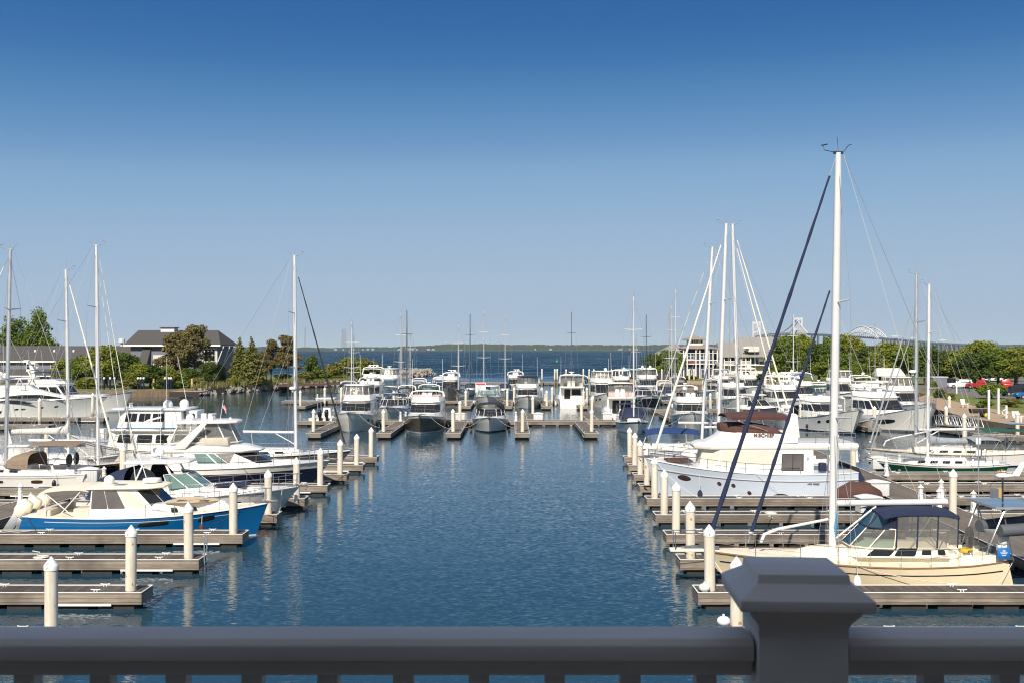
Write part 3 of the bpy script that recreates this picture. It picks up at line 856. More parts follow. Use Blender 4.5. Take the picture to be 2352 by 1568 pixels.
def guard_rail(root, h, t0, t1, hgt=.62, n=7, mid=True, m='steel', r=.018, inset=.09, pulpit=True, name='guard_rail', sides=(1, -1), rise=0.):
    b = MB()
    tops = {}
    for s in sides:
        top, md = [], []
        for k in range(n+1):
            t = lerp(t0, t1, k/n)
            p = h.pt(t, 1, s, -inset); p.y = s*max(abs(p.y), .06) if h.pt(t, 1, 1).y > inset else s*.05
            hh = hgt+rise*k/n
            b.tube([p, p+Vector((0, 0, hh))], r, 5)
            top.append(p+Vector((0, 0, hh))); md.append(p+Vector((0, 0, hh*.5)))
        b.tube(top, r, 5)
        if mid: b.tube(md, r*.6, 4)
        tops[s] = top
    if pulpit and len(sides) == 2:
        a, c = tops[1][-1], tops[-1][-1]
        b.tube([a, (a+c)/2+Vector((.28, 0, 0)), c], r, 5)
    return b.build(name, m, root, smooth=60)
class House:
    """levels of a six cornered plan: (z, x_aft, x_fwd, half width aft, half width fwd), nose = chamfer length"""
    def __init__(s, levels, nose=.35, fw=.6): s.lv, s.nose, s.fw = levels, nose, fw
    def ring(s, i):
        z, xa, xf, wa, wf = s.lv[i]; n = s.nose
        return [Vector((xa, -wa, z)), Vector((xf-n, -wf, z)), Vector((xf, -wf*s.fw, z)), Vector((xf, wf*s.fw, z)), Vector((xf-n, wf, z)), Vector((xa, wa, z))]
    def build(s, root, name, m, bev=.05, cap=True, smooth=45):
        b = MB(); b.loft([s.ring(i) for i in range(len(s.lv))], cap0=True, cap1=cap)
        return b.build(name, m, root, bev=bev, smooth=smooth)
    FA = {'R': (0, 1), 'CR': (1, 2), 'F': (2, 3), 'CL': (4, 3), 'L': (5, 4), 'A': (0, 5)}
    def P(s, face, i, u, v):
        a, c = s.FA[face]; lo, hi = s.ring(i), s.ring(i+1)
        return (lo[a]*(1-u)+lo[c]*u)*(1-v)+(hi[a]*(1-u)+hi[c]*u)*v
    def pane(s, root, face, u0, u1, v0, v1, i=0, m='glass', name='window', rad=.12, off=.012, shear=(0, 0), poly=None):
        pa = []
        if poly: uv = poly
        else:
            e = s.P(face, i, u1, v0)-s.P(face, i, u0, v0); f = s.P(face, i, u0, v1)-s.P(face, i, u0, v0)
            ru, rv = min(.5, rad/max(e.length, .01)), min(.5, rad/max(f.length, .01))
            uv = []
            for cu, cv, a0 in ((1-ru, rv, -90), (1-ru, 1-rv, 0), (ru, 1-rv, 90), (ru, rv, 180)):
                for k in range(3):
                    a = R(a0+45*k); uv.append((cu+ru*math.cos(a), cv+rv*math.sin(a)))
            uv = [(u0+(u1-u0)*(p+shear[0]*q+shear[1]*(1-q)), v0+(v1-v0)*q) for p, q in uv]
        nr = (s.P(face, i, 1, 0)-s.P(face, i, 0, 0)).cross(s.P(face, i, 0, 1)-s.P(face, i, 0, 0)).normalized()
        ctr = s.P(face, i, .5, .5)
        mid = Vector(((s.lv[i][1]+s.lv[i][2])/2, 0, ctr.z))
        if nr.dot(ctr-mid) < 0: nr = -nr
        o = [s.P(face, i, u, v)+nr*off for u, v in uv]; q = [p-nr*(off+.02) for p in o]
        b = MB(); n = len(o)
        b.add(o+q, [tuple(range(n))]+[(k, n+k, n+(k+1) % n, (k+1) % n) for k in range(n)])
        return b.build(name, m, root)
def slab(root, name, m, xa, xf, wa, wf, z, th, nose=.35, fw=.65, bev=.03, crown=0., zf=None):
    zf = z if zf is None else zf
    pl = [(xa, -wa), (xf-nose, -wf), (xf, -wf*fw), (xf, wf*fw), (xf-nose, wf), (xa, wa)]
    def zz(x): return z+(zf-z)*(x-xa)/(xf-xa)
    b = MB()
    b.loft([[(x, y, zz(x)) for x, y in pl], [(x, y, zz(x)+th) for x, y in pl]]+([[(x*.9+(xa+xf)*.05, y*.75, zz(x)+th+crown) for x, y in pl]] if crown else []), cap0=True, cap1=True)
    return b.build(name, m, root, bev=bev)
def hood(root, name, m, rows, n=12, e=.55, th=.025, smooth=60, closed_front=False):
    """rows: (x, half width, base z, top z)"""
    b = MB()
    for k, dz in ((0, 0), (1, -th)):
        rings = []
        for x, w, zb, zt in rows:
            r = []
            for i in range(n+1):
                a = math.pi*i/n; c, s_ = math.cos(a), math.sin(a)
                r.append((x, (abs(c)**e)*(1 if c > 0 else -1)*(w+dz), zb+(zt+dz-zb)*max(0, s_)**e))
            rings.append(r)
        b.loft(rings, closed=False)
    return b.build(name, m, root, smooth=smooth)
def canopy(root, name, m, xa, xf, w, z, crown=.16, drop=.1, th=.02, n=8, tilt=0.):
    b = MB()
    xs = [xa+(xf-xa)*k/6 for k in range(7)]
    top, bot = [], []
    for i, x in enumerate(xs):
        f = abs(2*i/6-1)
        r = []
        for k in range(n+1):
            y = -w+2*w*k/n
            r.append((x, y, z+tilt*(x-xa)+crown*(1-(abs(y)/w)**2.5)-drop*f**3))
        top.append(r); bot.append([(p[0], p[1], p[2]-th) for p in r])
    b.loft(top, closed=False); b.loft(bot, closed=False)
    for R_ in (0, -1): b.loft([top[R_], bot[R_]], closed=False)
    for k in (0, -1): b.loft([[r[k] for r in top], [r[k] for r in bot]], closed=False)
    return b.build(name, m, root, smooth=60)
def frame(root, name, m, lines, r=.016):
    b = MB()
    for l in lines: b.tube(l, r, 5)
    return b.build(name, m, root, smooth=60)
def dome(root, x, y, z, r, name='radar_dome', m='dome white'):
    b = MB(); pr = [(r*.8, 0), (r*.95, r*.2), (r, r*.7)]+[(r*math.cos(a*.2618), r*.7+r*math.sin(a*.2618)) for a in range(1, 6)]+[(.01, r*1.7)]
    b.lathe(pr, 14, (x, y, z)); return b.build(name, m, root, smooth=60)
def radome(root, x, y, z, r=.3, h=.22):
    b = MB(); b.lathe([(r*.35, -.18), (r*.4, 0), (r*.95, .02), (r, h*.35), (r*.93, h*.8), (r*.6, h), (.01, h*1.05)], 14, (x, y, z)); return b.build('radome', 'dome white', root, smooth=60)
def open_radar(root, x, y, z, l=1.2):
    b = MB(); b.lathe([(.16, 0), (.13, .22), (.02, .26)], 10, (x, y, z)); o = b.build('radar_base', 'dome white', root, smooth=50)
    b = MB(); b.box(x-.06, x+.06, y-l/2, y+l/2, z+.262, z+.37); b.build('radar_bar', 'dome white', o, bev=.03)
def antenna(root, x, y, z, h, m='white plastic', lean=0.):
    b = MB(); b.tube([(x, y, z), (x-lean, y, z+h)], [.022, .012], 5); return b.build('antenna', m, root)
def outboard(root, x, y, z, m='black gloss', s=1., leg='black gloss', tilt=0.):
    o = bpy.data.objects.new('outboard', None); COL.objects.link(o); o.parent = root; o.location = (x, y, z); o.rotation_euler = (0, tilt, 0)
    b = MB(); rings = []
    for zz, xa, xf, w in ((.05, -.34, .10, .16), (.25, -.42, .16, .2), (.55, -.40, .17, .2), (.72, -.30, .10, .15)):
        rings.append([((xa+xf)/2*s+(xf-xa)/2*s*math.cos(6.283*k/12), w*s*math.sin(6.283*k/12), zz*s) for k in range(12)])
    b.loft(rings, cap0=True, cap1=True); b.build('cowling', m, o, bev=.03, smooth=60)
    b = MB(); b.box(-.3*s, 0, -.07*s, .07*s, -.95*s, .048*s, tx=-.02); b.box(-.5*s, .08*s, -.03*s, .03*s, -1.02*s, -.93*s); b.box(-.05*s, .2*s, -.12*s, .12*s, -.25*s, .04*s)
    b.build('leg', leg, o, bev=.015)
    return o
def fender(root, x, y, z, m='white plastic', s=1., rope=.5):
    b = MB(); b.lathe([(.02*s, -.3*s), (.10*s, -.25*s), (.125*s, -.1*s), (.125*s, .15*s), (.08*s, .26*s), (.03*s, .3*s)], 10, (x, y, z))
    o = b.build('fender', m, root, smooth=60)
    if rope: b = MB(); b.tube([(x, y, z+.3*s), (x, y*.96, z+.3*s+rope)], .012, 4); b.build('fender_line', 'white rope', o)
    return o
def line(root, a, c, sag=.25, r=.012, m='white rope', name='mooring_line'):
    a, c = Vector(a), Vector(c); b = MB()
    b.tube([lerp(a, c, k/8)-Vector((0, 0, sag*4*(k/8)*(1-k/8))) for k in range(9)], r, 4)
    return b.build(name, m, root)
def anchor(root, h):
    p = h.pt(1, 1); b = MB()
    b.box(p.x-.7, p.x+.35, -.1, .1, p.z+.0, p.z+.07); b.tube([(p.x-.3, 0, p.z+.12), (p.x+.45, 0, p.z+.06), (p.x+.3, 0, p.z-.22)], .035, 5); b.add([(p.x+.34, -.16, p.z-.12), (p.x+.34, .16, p.z-.12), (p.x+.1, 0, p.z-.3)], [(0, 1, 2)])
    b.build('anchor', 'steel', root)

BOATG = {'s': 'sailboats moored in the marina', 'm': 'motor yachts moored in the marina'}
def sailboat(label, loc, rz, L_=12., B=3.7, hullm='gelcoat', top=16., mx=1., rake=.25, boom=None, furls=(), fb=(1.05, .95, 1.35), deckm='gelcoat', dodger=None, bimini=None, cover=None, band=None,
             spread=(.40, .72), mastm='white mast', mr=.10, wire=.009, cabin=None, name='sailboat', overhang=1.2, sw=.62, trake=.5, rails=True, toe='white plastic', boomr=.1, canvas_z=None, cabm=None, wins=4, winm='glass', back=True, lifts=True):
    t = thing(name, label, 'sailboat', loc, rz, BOATG['s'])
    h = Hull(L_, B, fb, overhang, trake, sw, .12, .5, .45, 2., 1.1, .5); t_h = h
    bands = [(.1, 1), (1., 2)] if band is None else [(.1, 1), (.84, 2), (.94, 3), (1., 2)]
    build_hull(t, h, ['antifoul', 'boot white' if hullm not in ('gelcoat',) else 'navy hull', hullm, band or hullm], bands, deckm, rub=toe)
    zd = h.sheer(.5)
    x0, x1, ch = cabin or (-L_*.16, L_*.24, .48)
    w0, w1 = h.edge(x0)*.68, h.edge(x1)*.55
    cabm = cabm or deckm
    hs = House([(zd-.05, x0, x1, w0, w1), (zd+ch*.7, x0, x1-.35, w0*.92, w1*.9), (zd+ch, x0+.05, x1-.7, w0*.78, w1*.75)], .5, .4)
    hs.build(t, 'coachroof', cabm, .05)
    for f in ('L', 'R'):
        for k in range(wins):
            u = .06+k*(.9/wins); hs.pane(t, f, u, u+.55/wins, .35, .85, m=winm, rad=.06)
    # cockpit coaming
    xa = -L_/2+.5
    cw = h.edge((xa+x0)/2)*.72
    for s in (1, -1): b = MB(); b.box(xa+.3, x0, s*cw-.12, s*cw+.12, zd-.05, zd+.3, ty=.03); b.build('coaming', cabm, t, bev=.03)
    b = MB(); b.lathe([(.42, -.02), (.45, 0), (.42, .02)], 16, (xa+1.2, 0, zd+.75), ax='x'); b.tube([(xa+1.3, 0, zd), (xa+1.3, 0, zd+.8)], .07, 6); b.build('steering_wheel', 'steel', t)
    # mast and rigging
    zt = top; mxt = mx-rake
    zb = zd+(ch if x0 < mx < x1 else 0.)
    P = lambda f: Vector((mx+(mxt-mx)*f, 0, zb-.05+(zt-zb)*f))
    b = MB(); b.tube([P(0), P(.5), P(.93), P(1)], [mr, mr, mr*.85, mr*.7], 12, flat=.75); ms = b.build('mast', mastm, t, smooth=60)
    b = MB(); b.tube([P(1)+Vector((-.2, 0, 0)), P(1)+Vector((.2, 0, 0))], mr*.35, 5); b.tube([P(1), P(1)+Vector((.05, 0, .6))], .009, 4); b.tube([P(1)+Vector((.2, 0, .02)), P(1)+Vector((.6, 0, .1)), P(1)+Vector((.63, 0, .25))], .014, 4)
    if wire < .012: b.tube([P(1)+Vector((.46, 0, .32)), P(1)+Vector((.72, 0, .27))], .024, 4)
    if wire < .012: b.tube([P(1)+Vector((-.2, .1, .02)), P(1)+Vector((-.4, .1, .26)), P(1)+Vector((-.52, .1, .29))], .014, 4)
    b.build('masthead_gear', 'wire' if wire > .01 and mr < .15 else 'black canvas', ms)
    tips = {}
    for j, f in enumerate(spread):
        p = P(f); l = B*(.36-.08*j)
        b = MB()
        for s in (1, -1): b.tube([p, p+Vector((-.25, s*l, .08))], [.05, .025], 5, flat=.6)
        b.build('spreader', mastm, t)
        tips[f] = l
    b = MB(); bow = h.pt(1, 1)+Vector((-.1, 0, 0)); stern = h.pt(0, 1)+Vector((.1, 0, 0)); stern.y = 0
    if not furls: b.tube([bow, P(.97)], wire, 4, cap=False)
    if back: b.tube([Vector((stern.x, 0, stern.z+.1)), P(1)+Vector((-.2, 0, 0))], wire, 4, cap=False)
    for s in (1, -1):
        ch_ = Vector((mx-.2, s*(h.edge(mx)-.12), zd))
        prev = ch_
        for f in sorted(tips):
            q = P(f)+Vector((-.25, s*tips[f], .08)); b.tube([prev, q], wire, 4, cap=False); prev = q
        b.tube([prev, P(.97)], wire, 4, cap=False)
        b.tube([ch_+Vector((.4, -s*.1, 0)), P(sorted(tips)[0]-.02)], wire, 4, cap=False)
        b.tube([ch_+Vector((-.5, -s*.1, 0)), P(sorted(tips)[0]-.02)], wire, 4, cap=False)
    b.tube([P(.02)+Vector((-.2, .08, 0)), P(.99)+Vector((-.14, .05, 0))], wire*.8, 4, cap=False); b.tube([P(.02)+Vector((.2, -.1, 0)), P(.96)+Vector((.14, -.05, 0))], wire*.8, 4, cap=False)
    b.build('rigging', 'wire', t)
    for fx, fz, ff, r, m in furls:
        p0, p1 = Vector((fx, 0, fz)), P(ff)+Vector((.12, 0, 0))
        b = MB(); N = 14
        N = 30
        b.tube([lerp(p0, p1, .03+.925*k/N)+Vector((0, .012*math.sin(k*1.9), 0)) for k in range(N+1)], [r*(1.-.55*(k/N)**1.3)*(1+.13*math.sin(k*2.3)+.06*math.sin(k*5.1)) for k in range(N+1)], 8)
        o = b.build('furled_sail', m, t, smooth=60)
        b = MB(); b.tube([p0, p1], max(wire*1.6, .012), 5); b.lathe([(.11, 0), (.13, .05), (.11, .1)], 8, tuple(p0+(p1-p0).normalized()*.35)); b.build('furler_stay', 'wire', o)
    if boom:
        bl, bz, bm_ = boom
        pb = Vector((mx-.15, 0, bz)); pe = Vector((mx-bl, 0, bz+.05))
        b = MB(); b.tube([pb, pe], boomr, 10); b.build('boom', bm_, t, smooth=60)
        b = MB(); b.tube([(mx-.05, 0, zb+.25), (mx-bl*.38, 0, bz-boomr)], .04, 6); b.build('boom_vang', 'white mast', t)
        b = MB(); b.tube([pe+Vector((.6, 0, 0)), Vector((mx-bl+.7, .2, zd+.4))], .02, 4); b.tube([pe, P(1)+Vector((-.2, 0, 0))], wire*.7, 4, cap=False)
        if lifts: b.tube([pe+Vector((1.2, .1, .1)), P(.6)], wire*.6, 4, cap=False)
        b.build('mainsheet', 'white rope', t)
        if cover:
            b = MB(); rings = []
            for f, r, up in ((-.03, .06, .95), (.0, .2, .62), (.06, .24, .32), (.2, .22, .18), (.5, .19, .12), (.85, .15, .08), (1.0, .07, .02)):
                x = lerp(pb.x+.1, pe.x, f); rings.append([(x, r*math.sin(6.283*k/10)*(1+.1*math.sin(k*3+f*9)), bz+up/2+(up/2+.16)*math.cos(6.283*k/10)) for k in range(10)])
            b.loft(rings, cap0=True, cap1=True); b.build('sail_cover', cover, t, smooth=60)
    cz = canvas_z or zd+1.75
    if dodger:
        x = x0+.25
        hood(t, 'dodger', dodger, [(x+1.0, w0*.9, zd+ch, zd+ch+.06), (x+.55, w0*1.02, zd+ch*.8, zd+ch+.62), (x-.0, w0*1.08, zd+.35, zd+ch+.82), (x-.7, w0*1.1, zd+.35, zd+ch+.8)])
        b = MB(); b.box(x+.62, x+.7, -w0*.55, w0*.55, zd+ch+.18, zd+ch+.52, tx=-.02); b.build('dodger_window', 'vinyl', t)
    if bimini:
        canopy(t, 'bimini', bimini, xa+.2, x0-.45, cw*1.25, cz, .14, .1)
        for s in (1, -1): frame(t, 'bimini_frame', 'steel', [[(x, s*cw*1.2, zd+.25), (x+d, s*cw*1.2, cz)] for x, d in (((xa+x0)/2, -1.0), ((xa+x0)/2, .8), ((xa+x0)/2, 0.), (xa+.1, .15))])
    if rails: guard_rail(t, h, .03, .965, .62, 9, True, r=.012)
    anchor(t, h)
    b = MB()
    for s in (1, -1): b.lathe([(.1, 0), (.07, .08), (.09, .16), (.02, .17)], 8, (x0-.5, s*cw, zd+.3))
    b.build('winch', 'steel', t)
    return t, h, P

def motor(label, loc, rz, L_=12., B=4.2, hullm='gelcoat', style='fly', fb=(1.05, 1.2, 1.75), canvas='navy canvas', fly='enclosed', arch=True, domes=1, hw=.88, shield='glass', band=None, boot='boot white', deckm='gelcoat', radar=None, ant=1, door=False,
          hs=2.0, name='motor_yacht', cat='motor yacht', bim=None, lines=True, fz=None, cushion=None, toph='gelcoat', trunk=True, sidewin=3, portl=2, wave=None, bow_cover=None, stripem=None, cabm='gelcoat'):
    t = thing(name, label, cat, loc, rz, BOATG['m'])
    h = Hull(L_, B, fb, 1.4, -.15, .9, .05, .36, .5, 3., 1.5, .5)
    bands = [(.1, 1), (1., 2)] if band is None else [(.1, 1), (band[0], 2), (1., 3)]  # gelcoat above the grey hull paints in the sunlit upper flare
    build_hull(t, h, ['antifoul', boot, hullm, band[1] if band else hullm], bands, deckm, rub='steel' if style != 'sport' else 'white plastic', rr=.035)
    zd = h.sheer(.55)
    anchor(t, h)
    guard_rail(t, h, .5 if style != 'sport' else .72, .985, .7, 7, True, r=.016)
    for s in (1, -1):
        for k in range(portl):
            hull_window(t, h, .62+.12*k, .67+.12*k, .55, .72, s, 'glass', 'porthole', 6)
    w = B/2*hw
    xw = L_*.06        # foot of the windscreen
    if trunk:
        tk = House([(h.sheer(.75)-.12, xw-.4, L_*.36, w*.95, w*.45), (h.sheer(.75)+.22, xw-.4, L_*.30, w*.85, w*.36)], .9, .3)
        tk.build(t, 'trunk_cabin', cabm, .1)
        b = MB(); z = h.sheer(.75)+.225; b.box(L_*.17, L_*.17+.55, -.28, .28, z, z+.05); b.build('hatch', 'glass', t, bev=.015)
        if bow_cover:
            b = MB(); b.box(L_*.06, L_*.16, -w*.6, w*.6, z, z+.1); b.build('sun_pad', bow_cover, t, bev=.04)
    xa = -L_*.28
    if style == 'express':
        hs_ = House([(zd-.1, xa, xw+.5, w, w*.8), (zd+.42, xa, xw+.1, w*.97, w*.76)], .8, .5); hs_.build(t, 'cabin', cabm, .08)
        sc = House([(zd+.40, xw-1.6, xw+.05, w*.95, w*.74), (zd+1.15, xw-1.9, xw-.95, w*.86, w*.66)], .7, .55)
        for f, us in (('F', ((.02, .325), (.345, .655), (.675, .98))), ('CL', ((.05, .95),)), ('CR', ((.05, .95),)), ('L', ((.05, .95),)), ('R', ((.05, .95),))):
            for u in us: sc.pane(t, f, u[0], u[1], .05, .94, m=shield, name='windscreen', rad=.05)
        lo, hi = sc.ring(0), sc.ring(1)
        frame(t, 'windscreen_frame', 'white plastic', [hi[1:5]]+[[hi[0], hi[1]], [hi[4], hi[5]]]+[[lo[k], hi[k]] for k in range(6)], .03)
        za = zd+1.8
        if fly == 'hardtop':
            slab(t, 'hardtop', toph, xa-.2, xw-.75, w*.9, w*.72, za-.1, .1, .7, .55, .04, .08)
            frame(t, 'hardtop_post', 'white plastic', [[(xa+.3, s*w*.95, zd+.3), (xa+.9, s*w*.86, za-.08)] for s in (1, -1)]+[[hi[k], (hi[k].x-.3, hi[k].y*.95, za-.08)] for k in (1, 4)], .06)
            if wave: b = MB()
        else:
            hood(t, 'canvas_top', canvas, [(xw-1.0, w*.70, zd+1.1, za-.15), (xw-1.6, w*.86, zd+1.15, za+.02), (xa+.9, w*.92, zd+1.1, za+.02), (xa+.2, w*.9, zd+1.0, za-.1)])
            hd = House([(zd+1.1, xw-1.9, xw-.92, w*.84, w*.66), (za-.12, xw-1.9, xw-1.02, w*.80, w*.62)], .6, .55)
            for f in ('F', 'CL', 'CR'): hd.pane(t, f, .04, .96, .04, .96, m='vinyl', name='enclosure_panel', rad=.08)
        if arch:
            b = MB(); xr = xa+.7
            b.tube([(xr-.3, -w*.97, zd+.3), (xr-.7, -w*.85, za+.1), (xr-.75, -w*.5, za+.3), (xr-.75, w*.5, za+.3), (xr-.7, w*.85, za+.1), (xr-.3, w*.97, zd+.3)], .1, 8, flat=1.)
            b.build('radar_arch', 'gelcoat', t, smooth=60)
            if domes: radome(t, xr-.75, 0, za+.5)
        else:
            if domes: dome(t, xa+.8, .5, za+.08, .25)
    else:
        zr = zd+hs*.8
        hz = House([(zd-.15, xa, xw, w, w*.82), (zd+.45, xa, xw-.15, w*.985, w*.84), (zr-.16, xa, xw-1.25, w*.95, w*.78), (zr, xa-.1, xw-1.35, w*.94, w*.77)], .8, .62)
        hz.build(t, 'deckhouse', cabm, .04)
        for f, us in (('F', ((.004, .497), (.503, .996)) if style == 'fly' else ((.03, .32), (.345, .655), (.68, .97))), ('CL', ((.02, .996),)), ('CR', ((.02, .996),))):
            for u in us: hz.pane(t, f, u[0], u[1], .06, .94, 1, shield, 'windscreen', .015)
        for f in ('L', 'R'):
            for k in range(sidewin): hz.pane(t, f, .06+k*.92/sidewin, .06+(k+.88)*.92/sidewin, .12, .86, 1, 'glass', 'window', .1)
        if door:
            hz.pane(t, 'A', .55, .8, -.6, .9, 1, 'glass', 'door', .04); hz.pane(t, 'A', .12, .5, 0, .9, 1, 'glass', 'window', .04)
        # flybridge deck and coaming
        xo = xw-1.0
        slab(t, 'flybridge_deck', 'gelcoat', xa-1.6, xo, w*1.0, w*.80, zr+.003, .14, .75, .55, .05)
        zf = zr+.14
        fc = House([(zf-.02, xa+.3, xo-.25, w*.96, w*.74), (zf+.55, xa+.1, xo-.6, w*.99, w*.72)], .75, .55)
        b = MB(); r0, r1 = fc.ring(0), fc.ring(1); ctr = Vector((r1[0].x, 0, 0))
        r2 = [Vector((p.x*.94+r1[0].x*.06 if i not in (0, 5) else p.x, p.y*.9, p.z)) for i, p in enumerate(r1)]; r3 = [Vector((q.x, q.y, zf)) for q in r2]
        b.loft([r0, r1, r2, r3], closed=False); b.build('flybridge_coaming', 'gelcoat', t, bev=.02)
        if cushion:
            b = MB(); b.box(xo-1.3, xo-.75, -w*.5, w*.5, zf, zf+.62); b.box(xa+.4, xa+.95, -w*.8, w*.8, zf, zf+.66); b.build('seat', cushion, t, bev=.06)
        b = MB(); b.box(xo-1.75, xo-1.35, -.5, .1, zf, zf+.85, tx=.08); b.box(xo-2.6, xo-2.1, -.55, -.05, zf, zf+.9); b.box(xo-2.6, xo-2.1, .1, .6, zf, zf+.9); b.build('helm_seat', 'gelcoat', t, bev=.06)
        zt = zf+1.6
        if fly in ('enclosed', 'hardtop'):
            en = House([(zf+.55, xa+.35, xo-.62, w*.93, w*.68), (zt-.02, xa+.45, xo-1.0, w*.86, w*.62)], .7, .55)
            if fly == 'enclosed':
                for f, n in (('F', 2), ('CL', 1), ('CR', 1), ('L', 3), ('R', 3), ('A', 2)):
                    for k in range(n): en.pane(t, f, (k+.03)/n, (k+.97)/n, .03, .97, m='vinyl', name='enclosure_panel', rad=.06)
                lo, hi = en.ring(0), en.ring(1)
                frame(t, 'enclosure_frame', canvas if 'canvas' in canvas else 'white plastic', [[lo[k], hi[k]] for k in range(6)]+[[(lo[2]+lo[3])/2, (hi[2]+hi[3])/2], hi[:6]], .035)
            else:
                frame(t, 'hardtop_post', 'white plastic', [[en.ring(0)[k], en.ring(1)[k]] for k in (0, 1, 4, 5)], .05)
            slab(t, 'hardtop', bim or 'gelcoat', xa+.1, xo-.75, w*.92, w*.68, zt, .08, .7, .55, .03, .07)
            ztop = zt+.16
        elif fly == 'bimini':
            canopy(t, 'bimini', bim or canvas, xa+.3, xo-.5, w*.85, zt-.1, .15, .12)
            for s in (1, -1): frame(t, 'bimini_frame', 'steel', [[(x, s*w*.9, zf+.55), (x+d, s*w*.82, zt-.1)] for x, d in ((xa+1.2, -.7), (xa+1.3, .7), (xo-1.2, .5))], .018)
            ztop = zt+.1
        else:
            ztop = zf+1.25
            frame(t, 'wind_deflector', 'steel', [[(fc.ring(1)[k].x, fc.ring(1)[k].y, zf+.55) for k in (0, 1, 2, 3, 4, 5)]], .02)
        if arch:
            xr = xa+.3
            ha = zt+.2 if fly in ('enclosed', 'hardtop', 'bimini') else zf+1.05
            b = MB(); b.tube([(xr+.5, -w*.98, zf+.4), (xr-.2, -w*.9, ha-.15), (xr-.3, -w*.6, ha), (xr-.3, w*.6, ha), (xr-.2, w*.9, ha-.15), (xr+.5, w*.98, zf+.4)], .1, 8)
            b.build('radar_arch', 'gelcoat', t, smooth=60)
            if radar: open_radar(t, xr-.3, 0, ha+.1, radar)
            for k in range(domes): dome(t, xr-.3, (k-(domes-1)/2)*1.5+(.6 if domes == 1 else 0), ha+.08, .26)
            za = ha
        else:
            za = ztop
            if radar: open_radar(t, xa+1.2, 0, ztop, radar)
            for k in range(domes): dome(t, xa+1.0, (k-(domes-1)/2)*1.3+(.5 if domes == 1 else 0), ztop, .26)
        for k in range(ant): antenna(t, xa+.5, (-1 if k else 1)*w*.85, zf+.5, 4.2, lean=.5)
        # aft cockpit sides
        b = MB()
        for s in (1, -1): b.tube([(xa-1.45, s*w*.92, zd-.1), (xa-1.45, s*w*.92, zr)], .05, 6)
        b.build('deck_post', 'gelcoat', t)
    if lines:
        for s in (1, -1): 
            p = h.pt(.93, 1, s)
            line(t, p, (p.x+.3, s*(B/2+1.1), .6), .3)
            fender(t, -L_*.05, s*(B/2+.14), .45, 'black gloss' if hullm not in ('gelcoat',) else 'white plastic', 1.2, zd-.4)
    return t, h
# ---------------------------------------------------------------- the boats
PI = math.pi
def at(vx, D): return (WX(vx, D), D, 0)
# cream sailboat in the right foreground
t, h, P = sailboat('cream centre cockpit sailboat with navy bimini and navy furled sails, right foreground', (13.75, 39.8, 0), PI, 11.9, 3.8, 'cream', 16.6, 1.55, .25, (4.85, 3.22, 'white mast'),
    ((6.89, 1.55, .985, .10, 'navy canvas'), (5.12, 1.72, .68, .082, 'navy canvas')), (1.25, 1.15, 1.5), 'cream pale', cabin=(-3.3, 3.2, .42), spread=(.33, .62), mr=.165, wire=.0105, boomr=.12, toe='teak', wins=0, trake=-.5, sw=.6)
stripe(t, h, .70, .74, 'navy hull', .03, .97)
zd = h.sheer(.5)
ph = House([(zd+.2, -2.9, 1.3, 1.32, 1.15), (zd+.62, -2.8, .75, 1.2, 1.05), (zd+.8, -2.75, .3, 1.05, .9)], .5, .5); ph.build(t, 'raised_deckhouse', 'cream pale', .05)
for u0, u1, sh in ((.40, .64, (-.02, 0)), (.68, .95, (-.06, .02))): ph.pane(t, 'L', u0, u1, .18, .86, m='glass', rad=.07, shear=sh); ph.pane(t, 'R', u0, u1, .18, .86, m='glass', rad=.07, shear=sh)
for u0, u1 in ((.05, .14), (.22, .33)): ph.pane(t, 'L', u0, u1, .3, .75, m='glass', rad=.04)
ph.pane(t, 'F', .05, .48, .1, .9, 1, 'glass', rad=.04); ph.pane(t, 'F', .52, .95, .1, .9, 1, 'glass', rad=.04)
b = MB(); b.box(5.7, 6.75, -.28, .28, 1.42, 1.5, tx=.02); b.build('bowsprit', 'cream pale', t, bev=.02)
frame(t, 'pulpit', 'steel', [[(5.5, s*.5, 1.45), (5.5, s*.5, 2.1), (6.65, s*.28, 2.15), (6.7, 0, 2.15)] for s in (1, -1)]+[[(6.6, s*.28, 1.5), (6.6, s*.28, 2.15)] for s in (1, -1)], .016)
b = MB(); b.tube([(4.0, .1, 1.75), (3.9, .1, 2.05), (3.5, .1, 2.25), (1.75, .05, 2.62)], [.05, .06, .06, .05], 8); b.build('staysail_boom', 'white mast', t, smooth=60)
canopy(t, 'bimini', 'navy canvas', -3.25, -.1, 1.36, 3.0, .14, .14, .05)
br = House([(zd+1.26, -1.2, .27, 1.16, .95), (2.98, -1.2, -.22, 1.3, 1.2)], .45, .6)
for f in ('F', 'CL', 'CR', 'L', 'R'): br.pane(t, f, .02, .98, .03, .97, m='navy canvas' if f in 'LR' else 'glass blue', name='brow_panel', rad=.03)
lo, hi = br.ring(0), br.ring(1)
frame(t, 'brow_frame', 'navy canvas', [lo[0:6], hi[0:6]]+[[lo[k], hi[k]] for k in range(1, 5)], .035)
scr = House([(zd+.55, -.6, 1.0, 1.2, 1.05), (zd+1.25, -.7, .25, 1.15, .95)], .6, .5)
for f in ('F', 'CL', 'CR', 'L', 'R'): scr.pane(t, f, .04, .96, .03, .97, m='windscreen glass' if f != 'F' else 'glass blue', name='windscreen', rad=.04)
lo, hi = scr.ring(0), scr.ring(1)
frame(t, 'windscreen_frame', 'cream pale', [lo[0:6], hi[0:6]]+[[lo[k], hi[k]] for k in range(6)], .025)
enc = House([(zd+.6, -3.15, -.55, 1.32, 1.3), (2.94, -3.2, -.6, 1.3, 1.3)], .1, .9)
for f, n in (('L', 3), ('R', 3), ('A', 1)):
    for k in range(n): enc.pane(t, f, (k+.03)/n, (k+.97)/n, .02, .98, m='vinyl', name='enclosure_panel', rad=.05)
